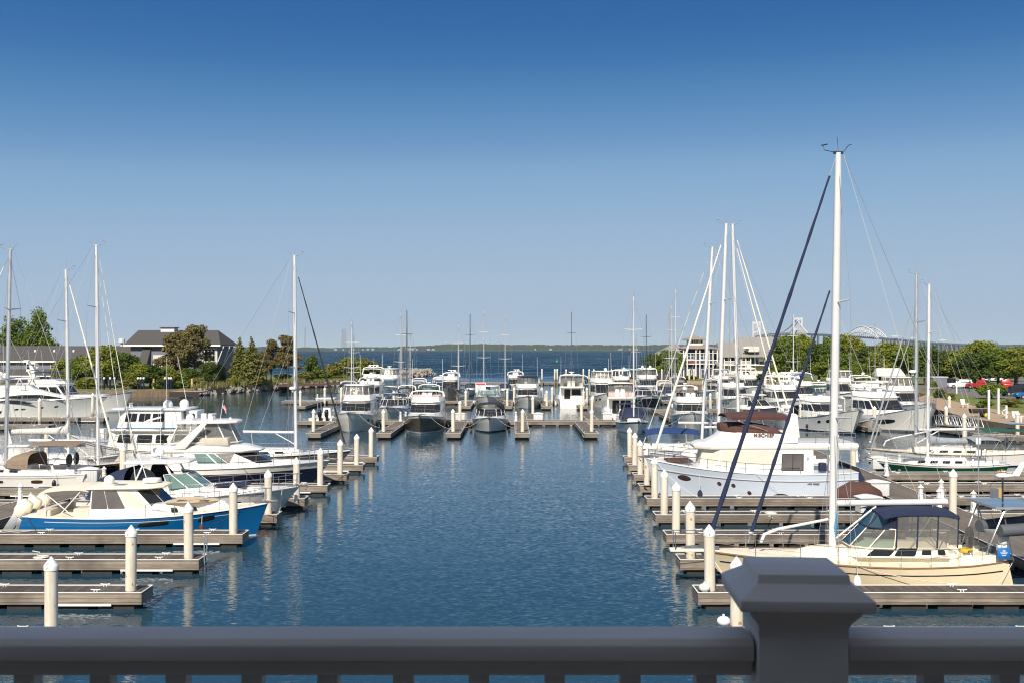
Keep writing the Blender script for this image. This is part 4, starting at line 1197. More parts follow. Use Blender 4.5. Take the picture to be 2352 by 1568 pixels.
lo, hi = enc.ring(0), enc.ring(1)
frame(t, 'bimini_frame', 'navy canvas', [hi[0:2]]+[[lo[0].lerp(lo[1], f), hi[0].lerp(hi[1], f)] for f in (0, .33, .66, 1)], .03); frame(t, 'bimini_frame', 'navy canvas', [hi[4:6]]+[[lo[5].lerp(lo[4], f), hi[5].lerp(hi[4], f)] for f in (0, .33, .66, 1)], .03)
frame(t, 'bimini_brace', 'steel', [[(x, s*1.3, zd+.6), (x+d, s*1.28, 2.9)] for s in (1, -1) for x, d in ((-1.2, -.9), (-2.3, .9), (-2.4, -.6))], .016)
b = MB(); b.box(-1.5, -1.1, -.25, .25, zd+.3, zd+1.0, tx=.06, ty=.05); b.build('binnacle', 'cream pale', t, bev=.06)
b = MB()
for k in range(4): b.tube([(-3.75+.28*math.cos(a*.5236), .75+.2*math.sin(a*.5236), zd+.38+.025*k) for a in range(13)], .03, 5, cap=False)
b.build('rope_coil', 'yellow rope', t)
frame(t, 'stern_arch', 'steel', [[(-4.3, s*1.1, 1.2), (-5.15, s*1.15, 3.1), (-6.6, s*1.1, 3.15)] for s in (1, -1)]+[[(-5.6, s*1.0, 1.2), (-5.2, s*1.1, 2.8)] for s in (1, -1)]+[[(-5.2, -1.1, 3.1), (-5.2, 1.1, 3.1)]], .03)
for k in range(2):
    b = MB(); b.box(-6.9, -4.75, -1.25+k*1.28, -.02+k*1.28, 3.2, 3.24); o = b.build('solar_panel', 'solar', t)
    b = MB(); b.box(-6.93, -4.72, -1.28+k*1.28, -1.255+k*1.28, 3.17, 3.25); b.box(-6.93, -6.905, -1.254+k*1.28, -.01+k*1.28, 3.17, 3.25); b.box(-4.745, -4.72, -1.254+k*1.28, -.01+k*1.28, 3.17, 3.25); b.box(-6.93, -4.72, -.009+k*1.28, .012+k*1.28, 3.17, 3.25); b.build('panel_frame', 'alloy', o)
b = MB(); b.tube([(-5.95, -.6, 1.3), (-5.95, -.6, 4.15)], .04, 8); b.build('generator_pole', 'black mast', t)
b = MB(); b.lathe([(.02, .3), (.09, .2), (.1, -.1), (.05, -.4), (.02, -.55)], 10, (-5.95, -.6, 4.2), ax='x'); b.add([(-6.3, -.6, 4.2), (-6.75, -.6, 4.72), (-6.95, -.6, 4.72), (-6.65, -.6, 4.18), (-6.3, -.57, 4.2), (-6.75, -.57, 4.72), (-6.95, -.57, 4.72), (-6.65, -.57, 4.18)], [(0, 1, 2, 3), (4, 5, 6, 7), (0, 1, 5, 4), (1, 2, 6, 5), (2, 3, 7, 6)]); wg = b.build('wind_generator', 'white plastic', t, smooth=50)
b = MB()
for a in (1.9, 4.0, 6.1): b.add([(-5.64, -.6, 4.2), (-5.62, -.6+.06, 4.2), (-5.6, -.6+.62*math.cos(a)+.05, 4.2+.62*math.sin(a)), (-5.6, -.6+.62*math.cos(a), 4.2+.62*math.sin(a))], [(0, 1, 2, 3)])
b.build('turbine_blade', 'black mast', wg)
frame(t, 'antenna_pole', 'alloy', [[(-5.2, -1.2, 1.3), (-5.2, -1.2, 6.6)]], .025)
for z_ in (4.9, 5.35): b = MB(); b.box(-5.3, -5.1, -1.3, -1.2, z_, z_+.25); b.build('antenna_box', 'white plastic', t, bev=.02)
ob = outboard(t, -5.2, .75, 1.75, 'white plastic', .75, 'white plastic')
bp = h.pt(.03, 1, 1)
b = MB(); b.box(-.48, .48, -.012, .012, -.42, .42); bn = b.build('banner', 'banner blue', t, bev=.004); bn.location = (-5.0, 1.42, 1.58); bn.scale = (.55, 1, .5)
b = MB(); vs = [(0, .016, .14)]
for k in range(16):
    r = (.17, .07)[k % 2]; a = PI*k/15
    vs.append((r*math.cos(a), .016, .10+r*1.2*math.sin(a)))
b.add(vs, [(0, k+1, k+2) for k in range(15)]); b.build('star_emblem', 'white paint', bn)
b = MB()
for z, w_ in ((.04, .28), (-.03, .2), (-.16, .16)): b.box(-w_, w_, .013, .017, z-.022, z+.018)
b.build('lettering', 'white paint', bn)
fender(t, 1.2, 2.02, .5, 'white plastic', 1.3, .7)
line(t, (5.6, .3, 1.45), (5.2, 2.5, .6), .1); line(t, (-5.4, 1.3, 1.2), (-4.2, 2.4, .65), .1); line(t, h.pt(.6, 1, 1), (-3.5, 2.4, .62), .15)
b = MB()
for k in range(5): b.tube([(1.45+.02*k, .16, 1.9+.1*k), (1.42, .22, 2.6+.1*k)], .02, 4)
b.build('halyard_coil', 'blue rope', t)
t.scale = (.9, .95, 1.); t.location.x = 13.6
for o in t.children:                               # long overhanging bow
    if o.type == 'MESH' and o.name.split('.')[0] not in ('furled_sail', 'rigging', 'mast', 'banner'):
        for v in o.data.vertices:
            if v.co.x > 2.5: v.co.x += (v.co.x-2.5)*.40
            elif v.co.x < -3.5 and o.name.split('.')[0] in ('hull', 'deck', 'rub_rail', 'stripe', 'guard_rail'): v.co.x += (-3.5-v.co.x)*.26
# dinghy hanging from its davits
t = thing('inflatable_dinghy', 'dark grey inflatable dinghy hanging under solar panels at the cream sailboat stern', 'dinghy', (13.6+5.6, 39.6, 2.3), .25)
b = MB()
pa = [(-1.3, .55, .05), (-.4, .62, .08), (.6, .6, .12), (1.15, .35, .25), (1.35, 0, .3)]
b.tube(pa+[(x, -y, z) for x, y, z in pa[-2::-1]], .23, 10); b.build('tube', 'grey rubber', t, smooth=60)
b = MB(); b.prism([(-1.25, -.5), (.9, -.5), (1.1, 0), (.9, .5), (-1.25, .5)], -.1, -.03, 'z'); b.build('floor', 'grey canvas', t)
b = MB(); b.tube([(x, y*1.37, z) for x, y, z in pa[1:3]], .05, 6); b.tube([(x, -y*1.37, z) for x, y, z in pa[1:3]], .05, 6); b.build('trim_band', 'white plastic', t)

# pale blue trawler
t = thing('trawler_yacht', 'pale blue hulled trawler yacht MISCHIEF with brown canvas flybridge, side on', 'motor yacht', (14.05, 62.5, 0), PI, BOATG['m'])
h = Hull(12.1, 4.2, (1.95, 1.9, 2.6), .75, -.1, .9, .05, .5, .45, 2.6, 1.5, .5)
build_hull(t, h, ['antifoul', 'boot white', 'pale blue hull'], [(.06, 1), (1., 2)], 'gelcoat', rub='cool white', rr=.035)
stripe(t, h, .775, .80, 'cool white', .0, .99, .03, 'knuckle_rail')
stripe(t, h, .745, .772, 'slate siding', .0, .985, .012, 'painted_shadow_line')  # dark strip painted in as shade under the knuckle rail
for x, q, r in ((2.2, .60, .12), (1.4, .58, .12), (.55, .38, .12)):
    tt = h.tx(x); hull_window(t, h, tt-r/12.1, tt+r/12.1, q-.062, q+.062, 1, 'brown glass', 'porthole')
for x, q, w_, hh in ((-1.3, .30, .45, .085), (4.15, .66, .36, .075)):
    tt = h.tx(x); hull_window(t, h, tt-w_/12.1, tt+w_/12.1, q-hh, q+hh, 1, 'black canvas', 'oval_port'); hull_window(t, h, tt-w_*.8/12.1, tt+w_*.7/12.1, q-hh*.65, q+hh*.65, 1, 'brown glass', 'port_pane', off=.016)
b = MB()
for k in range(3): b.box(-3.75+k*.42, -3.38+k*.42, 0, .02, 0, .1); 
o = b.build('side_vent', 'grey hull', t); o.location = (0, h.pt(.22, .58, 1).y+.01, 1.22)
zs = 2.0
hz = House([(1.75, -3.5, 3.2, 1.75, 1.5), (2.25, -3.5, 2.95, 1.74, 1.48), (3.25, -3.5, 2.75, 1.7, 1.42)], .9, .5); hz.build(t, 'deckhouse', 'gelcoat', .04)
for f, u0, u1 in (('L', .40, .985), ('R', .40, .985), ('CL', .02, .98), ('CR', .02, .98), ('F', .01, .99)): hz.pane(t, f, u0, u1, .12, .92, 1, 'window cover', 'window_cover', .05, .02)
for f in ('L', 'R'):
    hz.pane(t, f, .105, .335, -.25, .74, 1, 'black canvas', 'window', .04, .012)
    for k in range(2): hz.pane(t, f, .115+k*.108, .215+k*.112, -.2, .70, 1, 'curtain glass', 'sliding_pane', .02, .018)
b = MB(); b.box(3.3, 4.9, -.8, .8, 2.38, 2.52, tx=.1); b.build('sun_pad', 'brown canvas', t, bev=.05)
fly = House([(3.2, -6.0, 3.25, 1.85, 1.45), (3.45, -6.1, 3.35, 1.92, 1.5), (3.62, -6.05, 2.95, 1.85, 1.4)], .9, .5); fly.build(t, 'flybridge_deck', 'gelcoat', .06)
co_ = House([(3.6, -2.6, 2.6, 1.78, 1.3), (3.95, -2.6, 1.9, 1.72, 1.2), (4.32, -2.45, 1.55, 1.65, 1.1)], .8, .5); co_.build(t, 'flybridge_coaming', 'gelcoat', .06)
cv = House([(4.18, -1.75, 1.66, 1.68, 1.16), (4.5, -1.3, 1.75, 1.5, 1.0), (4.68, -.2, 1.72, 1.2, .9)], .7, .5); cv.build(t, 'console_cover', 'brown canvas', .06)
canopy(t, 'bimini', 'brown canvas', -2.15, 1.45, 1.45, 5.12, .22, .1, .05)
b = MB()
for s in (1, -1): b.box(-2.1, 1.2, s*1.42-.02, s*1.42+.02, 4.92, 5.12)
b.build('bimini_valance', 'brown canvas', t)
for s in (1, -1): frame(t, 'bimini_frame', 'steel', [[(1.2, s*1.4, 5.0), (-.9, s*1.5, 4.3)], [(.2, s*1.4, 5.1), (.3, s*1.45, 4.3)]], .022)
for s in (1, -1):
    b = MB(); b.prism([(-1.75, 3.9), (-2.75, 3.9), (-2.6, 5.25), (-2.25, 5.35), (-2.15, 4.9)], s*1.5-.1, s*1.5+.1, 'y'); b.build('arch_leg', 'gelcoat', t, bev=.05)
b = MB(); b.box(-2.6, -2.15, -1.4, 1.4, 5.12, 5.3); b.build('arch_top', 'gelcoat', t, bev=.05)
radome(t, -2.3, .2, 5.55, .32); dome(t, -2.4, -.8, 5.31, .22)
text_on(t, 'MISCHIEF', co_.P('L', 1, .53, .22), co_.P('L', 1, .3, .2)-co_.P('L', 1, .5, .2), co_.P('L', 1, .42, .9)-co_.P('L', 1, .42, .1), .28, 'name brown', off=.07, bold=.010)
text(t, '3', (-3.15, 1.765, 2.72), (R(90), 0, PI), .22, 'black hull', 'side_logo', ext=.01)
guard_rail(t, h, .28, .985, .55, 8, False, r=.018)
frame(t, 'aft_deck_rail', 'steel', [[(-2.8, s*1.8, z), (-5.9, s*1.8, z)] for s in (1, -1) for z in (4.2, 3.95)]+[[(x, s*1.8, 3.6), (x, s*1.8, 4.2)] for s in (1, -1) for x in (-3.6, -4.4, -5.2, -5.9)]+[[(-5.9, -1.8, 4.2), (-5.9, 1.8, 4.2)]], .018)
b = MB(); b.tube([(-5.0, .6, 3.6), (-5.0, .6, 5.0), (-5.15, .6, 5.05)], .05, 6); b.build('davit', 'gelcoat', t)
b = MB(); b.box(-4.8, -4.4, 1.3, 1.7, 2.0, 2.9); b.build('cockpit_locker', 'gelcoat', t, bev=.03)
b = MB(); b.box(-4.3, -3.9, 1.2, 1.6, 1.95, 2.45); b.build('chair_cushion', 'navy canvas', t, bev=.05)
b = MB(); b.add([(-6.05, 1.9, 2.2), (-6.05, 1.9, .35), (-7.05, 1.7, .45), (-6.05, -1.9, 2.2), (-6.05, -1.9, .35), (-7.05, -1.7, .45)], [(0, 1, 2), (3, 4, 5), (0, 2, 5, 3), (1, 2, 5, 4), (0, 1, 4, 3)]); b.build('stern_cover', 'navy canvas', t)
b = MB(); b.box(-6.9, -6.1, -1.8, 1.8, .1, .28); b.build('swim_platform', 'gelcoat', t, bev=.03)
fender(t, 3.2, 2.2, .6, 'navy canvas', 1.2, .8); anchor(t, h)
line(t, h.pt(.96, 1, 1), (3.4, 2.7, .6), .25); line(t, h.pt(.5, 1, 1), (-2.4, 2.7, .62), .15)
t = thing('covered_dinghy', 'small dinghy under a brown canvas cover on the right walkway', 'dinghy', at(1965, 60), PI+.1)
b = MB(); b.tube([(-1.2, .5, .62), (.6, .5, .65), (1.25, 0, .75), (.6, -.5, .65), (-1.2, -.5, .62)], .2, 8); b.build('tube', 'rubber', t, smooth=60)
hood(t, 'cover', 'brown canvas', [(1.35, .1, .7, .85), (.9, .6, .55, 1.15), (.2, .78, .55, 1.5), (-.6, .8, .55, 1.45), (-1.3, .7, .55, 1.05), (-1.42, .6, .55, .62)], e=.7)

# blue motorboat in the left foreground
t = thing('motorboat', 'bright blue hulled motorboat with white cabin and three cream outboards, left foreground', 'motorboat', (-17.5, 51.0, 0), 0, BOATG['m'])
h = Hull(11.2, 3.7, (1.2, 1.15, 1.6), .6, -.4, .9, .04, .45, .42, 2.3, 1.2, .45)
build_hull(t, h, ['antifoul', 'boot white', 'blue hull'], [(.04, 1), (1., 2)], 'cream pale', rub='white plastic', rr=.03)
stripe(t, h, .80, .82, 'gold', .05, .92, .008)
stripe(t, h, .805, .825, 'white plastic', .05, .92, .012)
for t0, t1, q in ((.505, .625, .70), (.745, .805, .76)):
    for s in (1, -1): hull_window(t, h, t0, t1, q-.09, q+.09, s, 'black gloss', off=.014, sl=.05, n=12); hull_window(t, h, t0+.006, t1-.006, q-.06, q+.06, s, 'glass', 'port_pane', off=.019, sl=.05, n=12)
hz = House([(1.0, -2.55, 1.35, 1.5, 1.15), (1.48, -2.55, .95, 1.46, 1.12), (2.40, -2.5, .05, 1.36, 1.02)], .6, .6); hz.build(t, 'cabin', 'gelcoat', .04)
for f in ('L', 'R'):
    for u0, u1 in ((.03, .29), (.30, .57)): hz.pane(t, f, u0, u1, .02, .93, 1, 'curtain glass', 'window', .05)
    hz.pane(t, f, 0, 0, 0, 0, 1, 'window cover', 'quarter_window', poly=[(.61, .04), (.97, .04), (.93, .3), (.84, .93), (.61, .93)])
for f, us in (('F', ((.02, .49), (.51, .98))), ('CL', ((.06, .96),)), ('CR', ((.06, .96),))):
    for u in us: hz.pane(t, f, u[0], u[1], .06, .92, 1, 'glass', 'windscreen', .04)
slab(t, 'roof', 'cream pale', -2.75, .75, 1.5, 1.15, 2.405, .09, .6, .6, .04, .06)
canopy(t, 'awning', 'cream canvas', -4.95, -2.6, 1.45, 2.34, .12, .12, .05, tilt=.06)
frame(t, 'awning_frame', 'white plastic', [[(-4.6, s*1.42, 2.2), (-3.3, s*1.55, 1.2)] for s in (1, -1)]+[[(-4.55, s*1.45, 2.2), (-4.65, s*1.55, 1.2)] for s in (1, -1)]+[[(-3.0, s*1.42, 2.3), (-3.9, s*1.55, 1.25)] for s in (1, -1)], .025)
tk = House([(1.15, .3, 4.0, 1.5, .55), (1.62, .35, 3.6, 1.35, .45), (1.72, .4, 3.4, 1.15, .35)], 1.4, .4); tk.build(t, 'trunk_cabin', 'gelcoat', .06)
b = MB(); b.prism([(.9, -1.1), (2.1, -.98), (3.2, -.3), (3.2, .3), (2.1, .98), (.9, 1.1)], 1.724, 1.74, 'z'); b.build('non_slip', 'tan deck', t)
for u0, u1 in ((.42, .55), (.83, .94)): tk.pane(t, 'R', u0, u1, .25, .75, 0, 'glass', 'port_window', .05)
for x in (1.3, 2.4): b = MB(); b.box(x, x+.42, -.6, -.2, 1.742, 1.77); b.build('hatch', 'glass', t, bev=.01)
guard_rail(t, h, .52, .99, .6, 8, True, r=.016, rise=.12)
dome(t, -2.0, -.4, 2.56, .25); antenna(t, -1.3, 1.2, 2.5, 2.6, lean=.3); antenna(t, -.6, .9, 2.5, 2.8, lean=.9)
b = MB(); b.lathe([(.3, 0), (.42, .03), (.45, .12), (.42, .2), (.3, .22)], 16, (-.1, .1, 2.57)); b.build('radome', 'dome white', t, smooth=50)
b = MB(); b.box(-1.6, -1.1, -.9, -.4, 2.568, 2.575); b.build('roof_hatch', 'solar', t)
b = MB(); b.box(-5.1, -4.4, -1.4, 1.4, .8, 1.45); b.box(-3.4, -2.62, -1.3, -.3, .8, 1.5); b.build('seat', 'cushion', t, bev=.08)
for y in (-.95, 0, .95): outboard(t, -6.05, y, .95, 'cream pale', 1.3, 'alloy', R(34))
fender(t, 2.9, -1.85, .55, 'brown canvas', 1., .4); anchor(t, h)
line(t, h.pt(.9, .9, -1), (2.4, -2.3, .62), .15, .015, 'rubber'); line(t, h.pt(.02, 1, -1), (-4.6, -2.4, .62), .1, .015, 'rubber')

# navy and white flybridge yacht
t = thing('flybridge_yacht', 'white flybridge yacht with navy lower hull and raked arch, side on at left', 'motor yacht', (-18.3, 68.2, 0), 0, BOATG['m'])
h = Hull(13.0, 4.3, (1.35, 1.5, 1.85), 1.5, -.3, .9, .05, .55, .45, 2.4, 1.4, .5)
build_hull(t, h, ['antifoul', 'navy hull', 'navy hull', 'gelcoat'], [(.08, 1), (.76, 2), (1., 3)], 'gelcoat', rub='steel')
hz = House([(1.2, -2.6, 3.3, 1.8, 1.5), (1.75, -2.6, 3.0, 1.78, 1.45), (2.45, -2.6, 1.3, 1.7, 1.3)], .9, .5); hz.build(t, 'deckhouse', 'gelcoat', .04)
for f in ('L', 'R'):
    for u0, u1, m in ((.20, .44, 'glass green'), (.47, .60, 'glass green'), (.615, 1.0, 'curtain glass')): hz.pane(t, f, u0, u1, .06, .95, 1, m, 'window', .04)
for f in ('F', 'CL', 'CR'): hz.pane(t, f, .01, .99, .05, .95, 1, 'glass', 'windscreen', .04)
for s in (1, -1): b = MB(); b.prism([(-4.4, 1.25), (-1.2, 1.4), (-1.8, 1.9), (-2.3, 2.1), (-2.9, 1.95), (-3.6, 1.5)], s*1.86-.05, s*1.86+.05, 'y'); b.build('side_bulwark', 'gelcoat', t, bev=.03)
tk = House([(1.4, 2.0, 5.0, 1.5, .6), (1.8, 2.2, 4.4, 1.25, .4), (1.9, 2.3, 4.0, .9, .3)], 1., .4); tk.build(t, 'trunk_cabin', 'gelcoat', .08)
fd = House([(2.42, -4.4, 1.9, 1.8, 1.3), (2.6, -4.5, 2.1, 1.9, 1.4), (2.92, -4.3, .9, 1.8, 1.2)], .9, .5); fd.build(t, 'flybridge_deck', 'gelcoat', .08)
en = House([(3.08, -3.5, .55, 1.7, 1.15), (4.28, -3.0, -.05, 1.5, 1.0)], .6, .5)
for f, n in (('L', 3), ('R', 3), ('F', 2), ('CL', 1), ('CR', 1), ('A', 2)):
    for k in range(n): en.pane(t, f, (k+.02)/n, (k+.98)/n, .03, .97, m='vinyl', name='enclosure_panel', rad=.06)
lo, hi = en.ring(0), en.ring(1)
frame(t, 'enclosure_frame', 'gelcoat', [lo+[lo[0]]]+[[lo[k], hi[k]] for k in range(6)]+[[lo[5].lerp(lo[4], f), hi[5].lerp(hi[4], f)] for f in (.33, .66)]+[[lo[0].lerp(lo[1], f), hi[0].lerp(hi[1], f)] for f in (.33, .66)], .04)
b = MB(); b.box(-2.4, .2, -1.4, 1.4, 2.9, 3.4, tx=.1); b.build('seat', 'cushion', t, bev=.06)
for s in (1, -1):
    b = MB(); b.prism([(-3.4, 2.7), (-2.5, 2.7), (-1.1, 4.32), (-1.5, 4.32)], s*1.72-.07, s*1.72+.07, 'y'); b.build('arch_leg', 'gelcoat', t, bev=.04)
slab(t, 'hardtop', 'gelcoat', -3.3, .55, 1.75, 1.25, 4.3, .13, .6, .6, .05, .08)
open_radar(t, -1.2, 0, 4.52, 1.1); dome(t, -2.4, -1.0, 4.48, .26); dome(t, 0, -.3, 4.48, .1)
for x in (-2.1, -1.65): b = MB(); b.box(x, x+.35, .3, .6, 4.5, 4.85); b.build('searchlight', 'dome white', t, bev=.04)
fl_ = frame(t, 'flag_staff', 'white plastic', [[(-.85, .4, 4.5), (-.65, .4, 5.75)]], .015)
b = MB(); b.add([(-.72+.03*math.sin(k*1.2)+.075*k, .4+.05*math.sin(k*1.5), 5.65-.11*k-dz) for k in range(5) for dz in (0, .4)], [(2*k, 2*k+1, 2*k+3, 2*k+2) for k in range(4)])
fg = b.build('flag', 'flag red', fl_)
b = MB()
for r_ in range(3): b.add([(-.72+.03*math.sin(k*1.2)+.075*k, .393+.05*math.sin(k*1.5), 5.65-.11*k-(.09+.12*r_)-dz) for k in range(5) for dz in (0, .05)], [(2*k, 2*k+1, 2*k+3, 2*k+2) for k in range(4)])
b.build('flag_stripe', 'white paint', fl_)
b = MB(); b.add([(-.73, .392, 5.68), (-.58, .42, 5.5), (-.58, .42, 5.28), (-.73, .392, 5.46)], [(0, 1, 2, 3)]); b.build('flag_canton', 'navy canvas', fl_)
guard_rail(t, h, .33, .985, .75, 8, True, r=.018); anchor(t, h)
line(t, h.pt(.6, 1, -1), (2.6, -2.9, .62), .1, .016, 'rubber'); fender(t, -5.5, -2.3, .7, 'navy canvas', 1.4, .5)

# white express cruiser with navy cockpit cover
t, h = motor('white express cruiser with navy canvas cockpit cover behind the blue motorboat', (-17.2, 56.7, 0), 0, 11.4, 3.9, 'grey and shaded hull', 'express', (1.1, 1.25, 1.65), fly='hardtop', arch=False, domes=0, shield='glass green', band=(.6, 'gelcoat'), trunk=True, boot='navy hull')
hood(t, 'cockpit_cover', 'navy canvas', [(-5.6, 1.1, .9, 1.1), (-5.0, 1.65, 1.1, 2.1), (-4.2, 1.7, 1.1, 2.5), (-3.3, 1.7, 1.1, 2.75)], e=.6)
hd = House([(1.6, -3.2, -.6, 1.6, 1.4), (2.9, -3.0, -1.4, 1.45, 1.25)], .6, .5)
for f in ('L', 'R'): hd.pane(t, f, .1, 1., .05, .9, m='glass', name='window', rad=.5)
b = MB(); b.box(1.2, 2.9, -.75, .75, 1.72, 1.8); b.build('sun_pad', 'navy canvas', t, bev=.03)
dome(t, -1.8, -.3, 3.35, .24); open_radar(t, -2.4, .5, 3.3, .6); antenna(t, -1.5, -1.1, 3.2, 2.6); fender(t, 5.4, 0.4, .9, 'white plastic', .8, .3)

# white pilothouse trawler on the far side of the left walkway
t = thing('pilothouse_trawler', 'tall white two decked pilothouse trawler with two satellite domes', 'motor yacht', (-29.0, 82, 0), PI, BOATG['m'])
h = Hull(11.5, 4.3, (1.3, 1.35, 2.4), .9, 0, .9, .05, .45, .45, 2.4, 1.4, .5)
build_hull(t, h, ['antifoul', 'navy hull', 'gelcoat'], [(.06, 1), (1., 2)], 'gelcoat', rub='teak')
lo_ = House([(1.2, -4.6, 2.6, 1.75, 1.4), (2.75, -4.6, 2.2, 1.7, 1.35)], .6, .6); lo_.build(t, 'lower_house', 'gelcoat', .04)
for f in ('L', 'R'):
    for k in range(4): lo_.pane(t, f, .05+k*.235, .05+k*.235+.19, .42, .82, m='glass', rad=.08)
slab(t, 'boat_deck', 'gelcoat', -5.4, 2.2, 2.0, 1.7, 2.76, .12, .5, .6, .04)
stripe(t, h, .86, .9, 'blue hull', .1, .9)
up = House([(2.88, -3.6, 1.75, 1.55, 1.3), (4.35, -3.5, 1.35, 1.5, 1.22)], .5, .6); up.build(t, 'pilothouse', 'gelcoat', .05)
for f in ('L', 'R'):
    for k in range(3): up.pane(t, f, .30+k*.235, .30+k*.235+.20, .40, .84, m='glass', rad=.08); up.pane(t, f, .396+k*.235, .404+k*.235, .41, .83, m='alloy', name='window_mullion', rad=.002, off=.017)
up.pane(t, 'F', .05, .48, .4, .85, m='glass', name='windscreen'); up.pane(t, 'F', .52, .95, .4, .85, m='glass', name='windscreen')
stripe_b = MB(); stripe_b.box(-3.5, 1.5, 1.56, 1.58, 2.95, 3.02); stripe_b.build('stripe', 'blue hull', t)
slab(t, 'roof', 'cool white', -3.9, 2.15, 1.7, 1.4, 4.35, .12, .5, .6, .04, .06)
dome(t, -2.2, .6, 4.5, .37); dome(t, -3.2, -.3, 4.5, .37); open_radar(t, .9, 0, 4.5, .7); antenna(t, -2.3, 1.2, 4.5, 4.0); antenna(t, -3.3, -.8, 4.5, 4.0, lean=-.8)
st = House([(2.9, -4.6, -3.65, 1.0, 1.0), (4.3, -4.6, -3.65, 1.0, 1.0)], .1, .9); st.build(t, 'stack', 'cool white', .08); st.pane(t, 'L', .2, .8, .4, .85, m='glass')
guard_rail(t, h, .3, .98, .9, 8, True, r=.018); anchor(t, h)
b = MB(); b.box(2.5, 3.2, .4, 1.1, 2.1, 2.9); b.build('deck_chair', 'white plastic', t, bev=.03)

# big white yacht and the navy topped one behind it
t = thing('motor_yacht', 'long white motor yacht with curved dark side windows at the left edge', 'motor yacht', (-65.3, 138, 0), 0, BOATG['m'])
h = Hull(24., 5.8, (2.0, 2.15, 2.9), 2.6, -.6, .88, .05, .55, .45, 2.4, 1.4, .6)
build_hull(t, h, ['antifoul', 'navy hull', 'gelcoat'], [(.05, 1), (1., 2)], 'gelcoat', rub='gelcoat')
for t0, t1, q, hh in ((.06, .14, .45, .06), (.34, .37, .42, .06), (.565, .59, .55, .05), (.60, .625, .55, .05), (.69, .715, .6, .05), (.77, .79, .62, .05)): hull_window(t, h, t0, t1, q-hh, q+hh, -1, 'glass', 'porthole', 6, .02)
for k in range(3): hull_window(t, h, .455+.018*k, .468+.018*k, .22, .5, -1, 'glass', 'hull_window', 4, .02)
dh = House([(1.9, -9.5, 9.0, 2.5, 1.7), (2.6, -9.5, 8.2, 2.5, 1.7), (3.3, -9.2, 4.5, 2.4, 1.6), (3.75, -8.5, 3.0, 2.2, 1.5)], 2.5, .4); dh.build(t, 'deckhouse', 'gelcoat', .12)
def swoosh(x0, x1, z, hh, y, nm='side_window', peak=.55):
    b = MB(); up_, dn_ = [], []
    for k in range(15):
        f = k/14; e = (math.sin(math.pi*f)**.8) if nm else 1
        up_.append((x0+(x1-x0)*f, y, z+hh*e*(1 if f < peak else 1))); dn_.append((x0+(x1-x0)*f, y, z-.02*f))
    b.loft([dn_, up_, [(p[0], p[1]+.05, p[2]) for p in up_]], closed=False); return b.build(nm, 'glass', t)
swoosh(-1.5, 7.2, 2.62, .55, -2.53); swoosh(-2.5, 3.4, 2.02, .4, -2.9)
hz = House([(3.7, -7.5, 2.6, 2.2, 1.5), (4.3, -7.5, 1.9, 2.15, 1.4)], 1., .5); hz.build(t, 'flybridge_coaming', 'gelcoat', .1)
slab(t, 'hardtop', 'gelcoat', -3.6, 2.6, 2.0, 1.5, 5.1, .16, .8, .6, .06, .06)
for s in (1, -1):
    b = MB(); b.prism([(-6.5, 3.9), (-4.9, 3.9), (-1.2, 5.12), (-2.6, 5.12)], s*2.0-.08, s*2.0+.08, 'y'); b.build('arch_leg', 'gelcoat', t, bev=.05)
frame(t, 'hardtop_post', 'gelcoat', [[(x, s*1.8, 4.2), (x+d, s*1.8, 5.12)] for s in (1, -1) for x, d in ((1.6, -.4), (-.4, .2), (.6, .5))], .06)
dome(t, -2.7, .8, 5.3, .45); dome(t, -1.2, -.6, 5.3, .4); dome(t, -1.9, -1.2, 5.3, .35); antenna(t, -2.6, 1.5, 5.3, 4.5); antenna(t, -1.6, -1.5, 5.3, 4.5)
dome(t, -6.5, -1.4, 4.3, .5); guard_rail(t, h, .5, .985, .8, 9, True, r=.02); anchor(t, h)
t, h = motor('white motor yacht with navy flybridge canopy behind the long white yacht', (-63.5, 150, 0), 0, 18., 5.4, 'gelcoat', 'fly', (1.6, 1.9, 3.0), canvas='navy canvas', fly='bimini', radar=1.4, domes=1, ant=2, hs=2.6, lines=False)
b = MB(); b.tube([(-5.0, 0, 4.8), (-5.9, 0, 7.4)], [.35, .15], 8, flat=.5); b.box(-6.3, -5.5, -.8, .8, 7.3, 7.45); b.build('signal_mast', 'gelcoat', t, bev=.03)

# ------- sailboats on the left
t, h, P = sailboat('white sloop with taupe dodger and bimini at the left edge', (-33.3, 68, 0), PI, 12.4, 3.9, 'gelcoat', 15.6, -.35, .3, (5.2, 2.75, 'white mast'), ((5.9, 1.4, .96, .08, 'sail'),), (1.15, 1.1, 1.4), dodger='taupe canvas', bimini='taupe canvas', mastm='alloy mast', mr=.12, wire=.0105, sw=.85, winm='glass', canvas_z=2.95)
for t0, t1 in ((.42, .58), (.21, .27)): hull_window(t, h, t0, t1, .52, .72, 1, 'brown glass', off=.015, n=12)
for x in (-4.4, -.2): fender(t, x, 2.05, .5, 'black gloss', 1.1, .6)
stripe(t, h, .8, .83, 'grey hull', .02, .97)
b = MB()
for s in (.55, -.6): b.lathe([(.40, -.03), (.43, 0), (.40, .03)], 16, (-4.7, s, 1.9), ax='x')
b.build('covered_wheel', 'black canvas', t)
sailboat('white sloop with furled white jib and pale sail cover, left side', (-34.2, 76.5, 0), 0, 11., 3.6, 'gelcoat', 14.9, 1.75, .22, (4.2, 3.0, 'white mast'), ((5.2, 1.4, .96, .09, 'sail'),), dodger='grey canvas', cover='light canvas', mr=.11, wire=.0105)
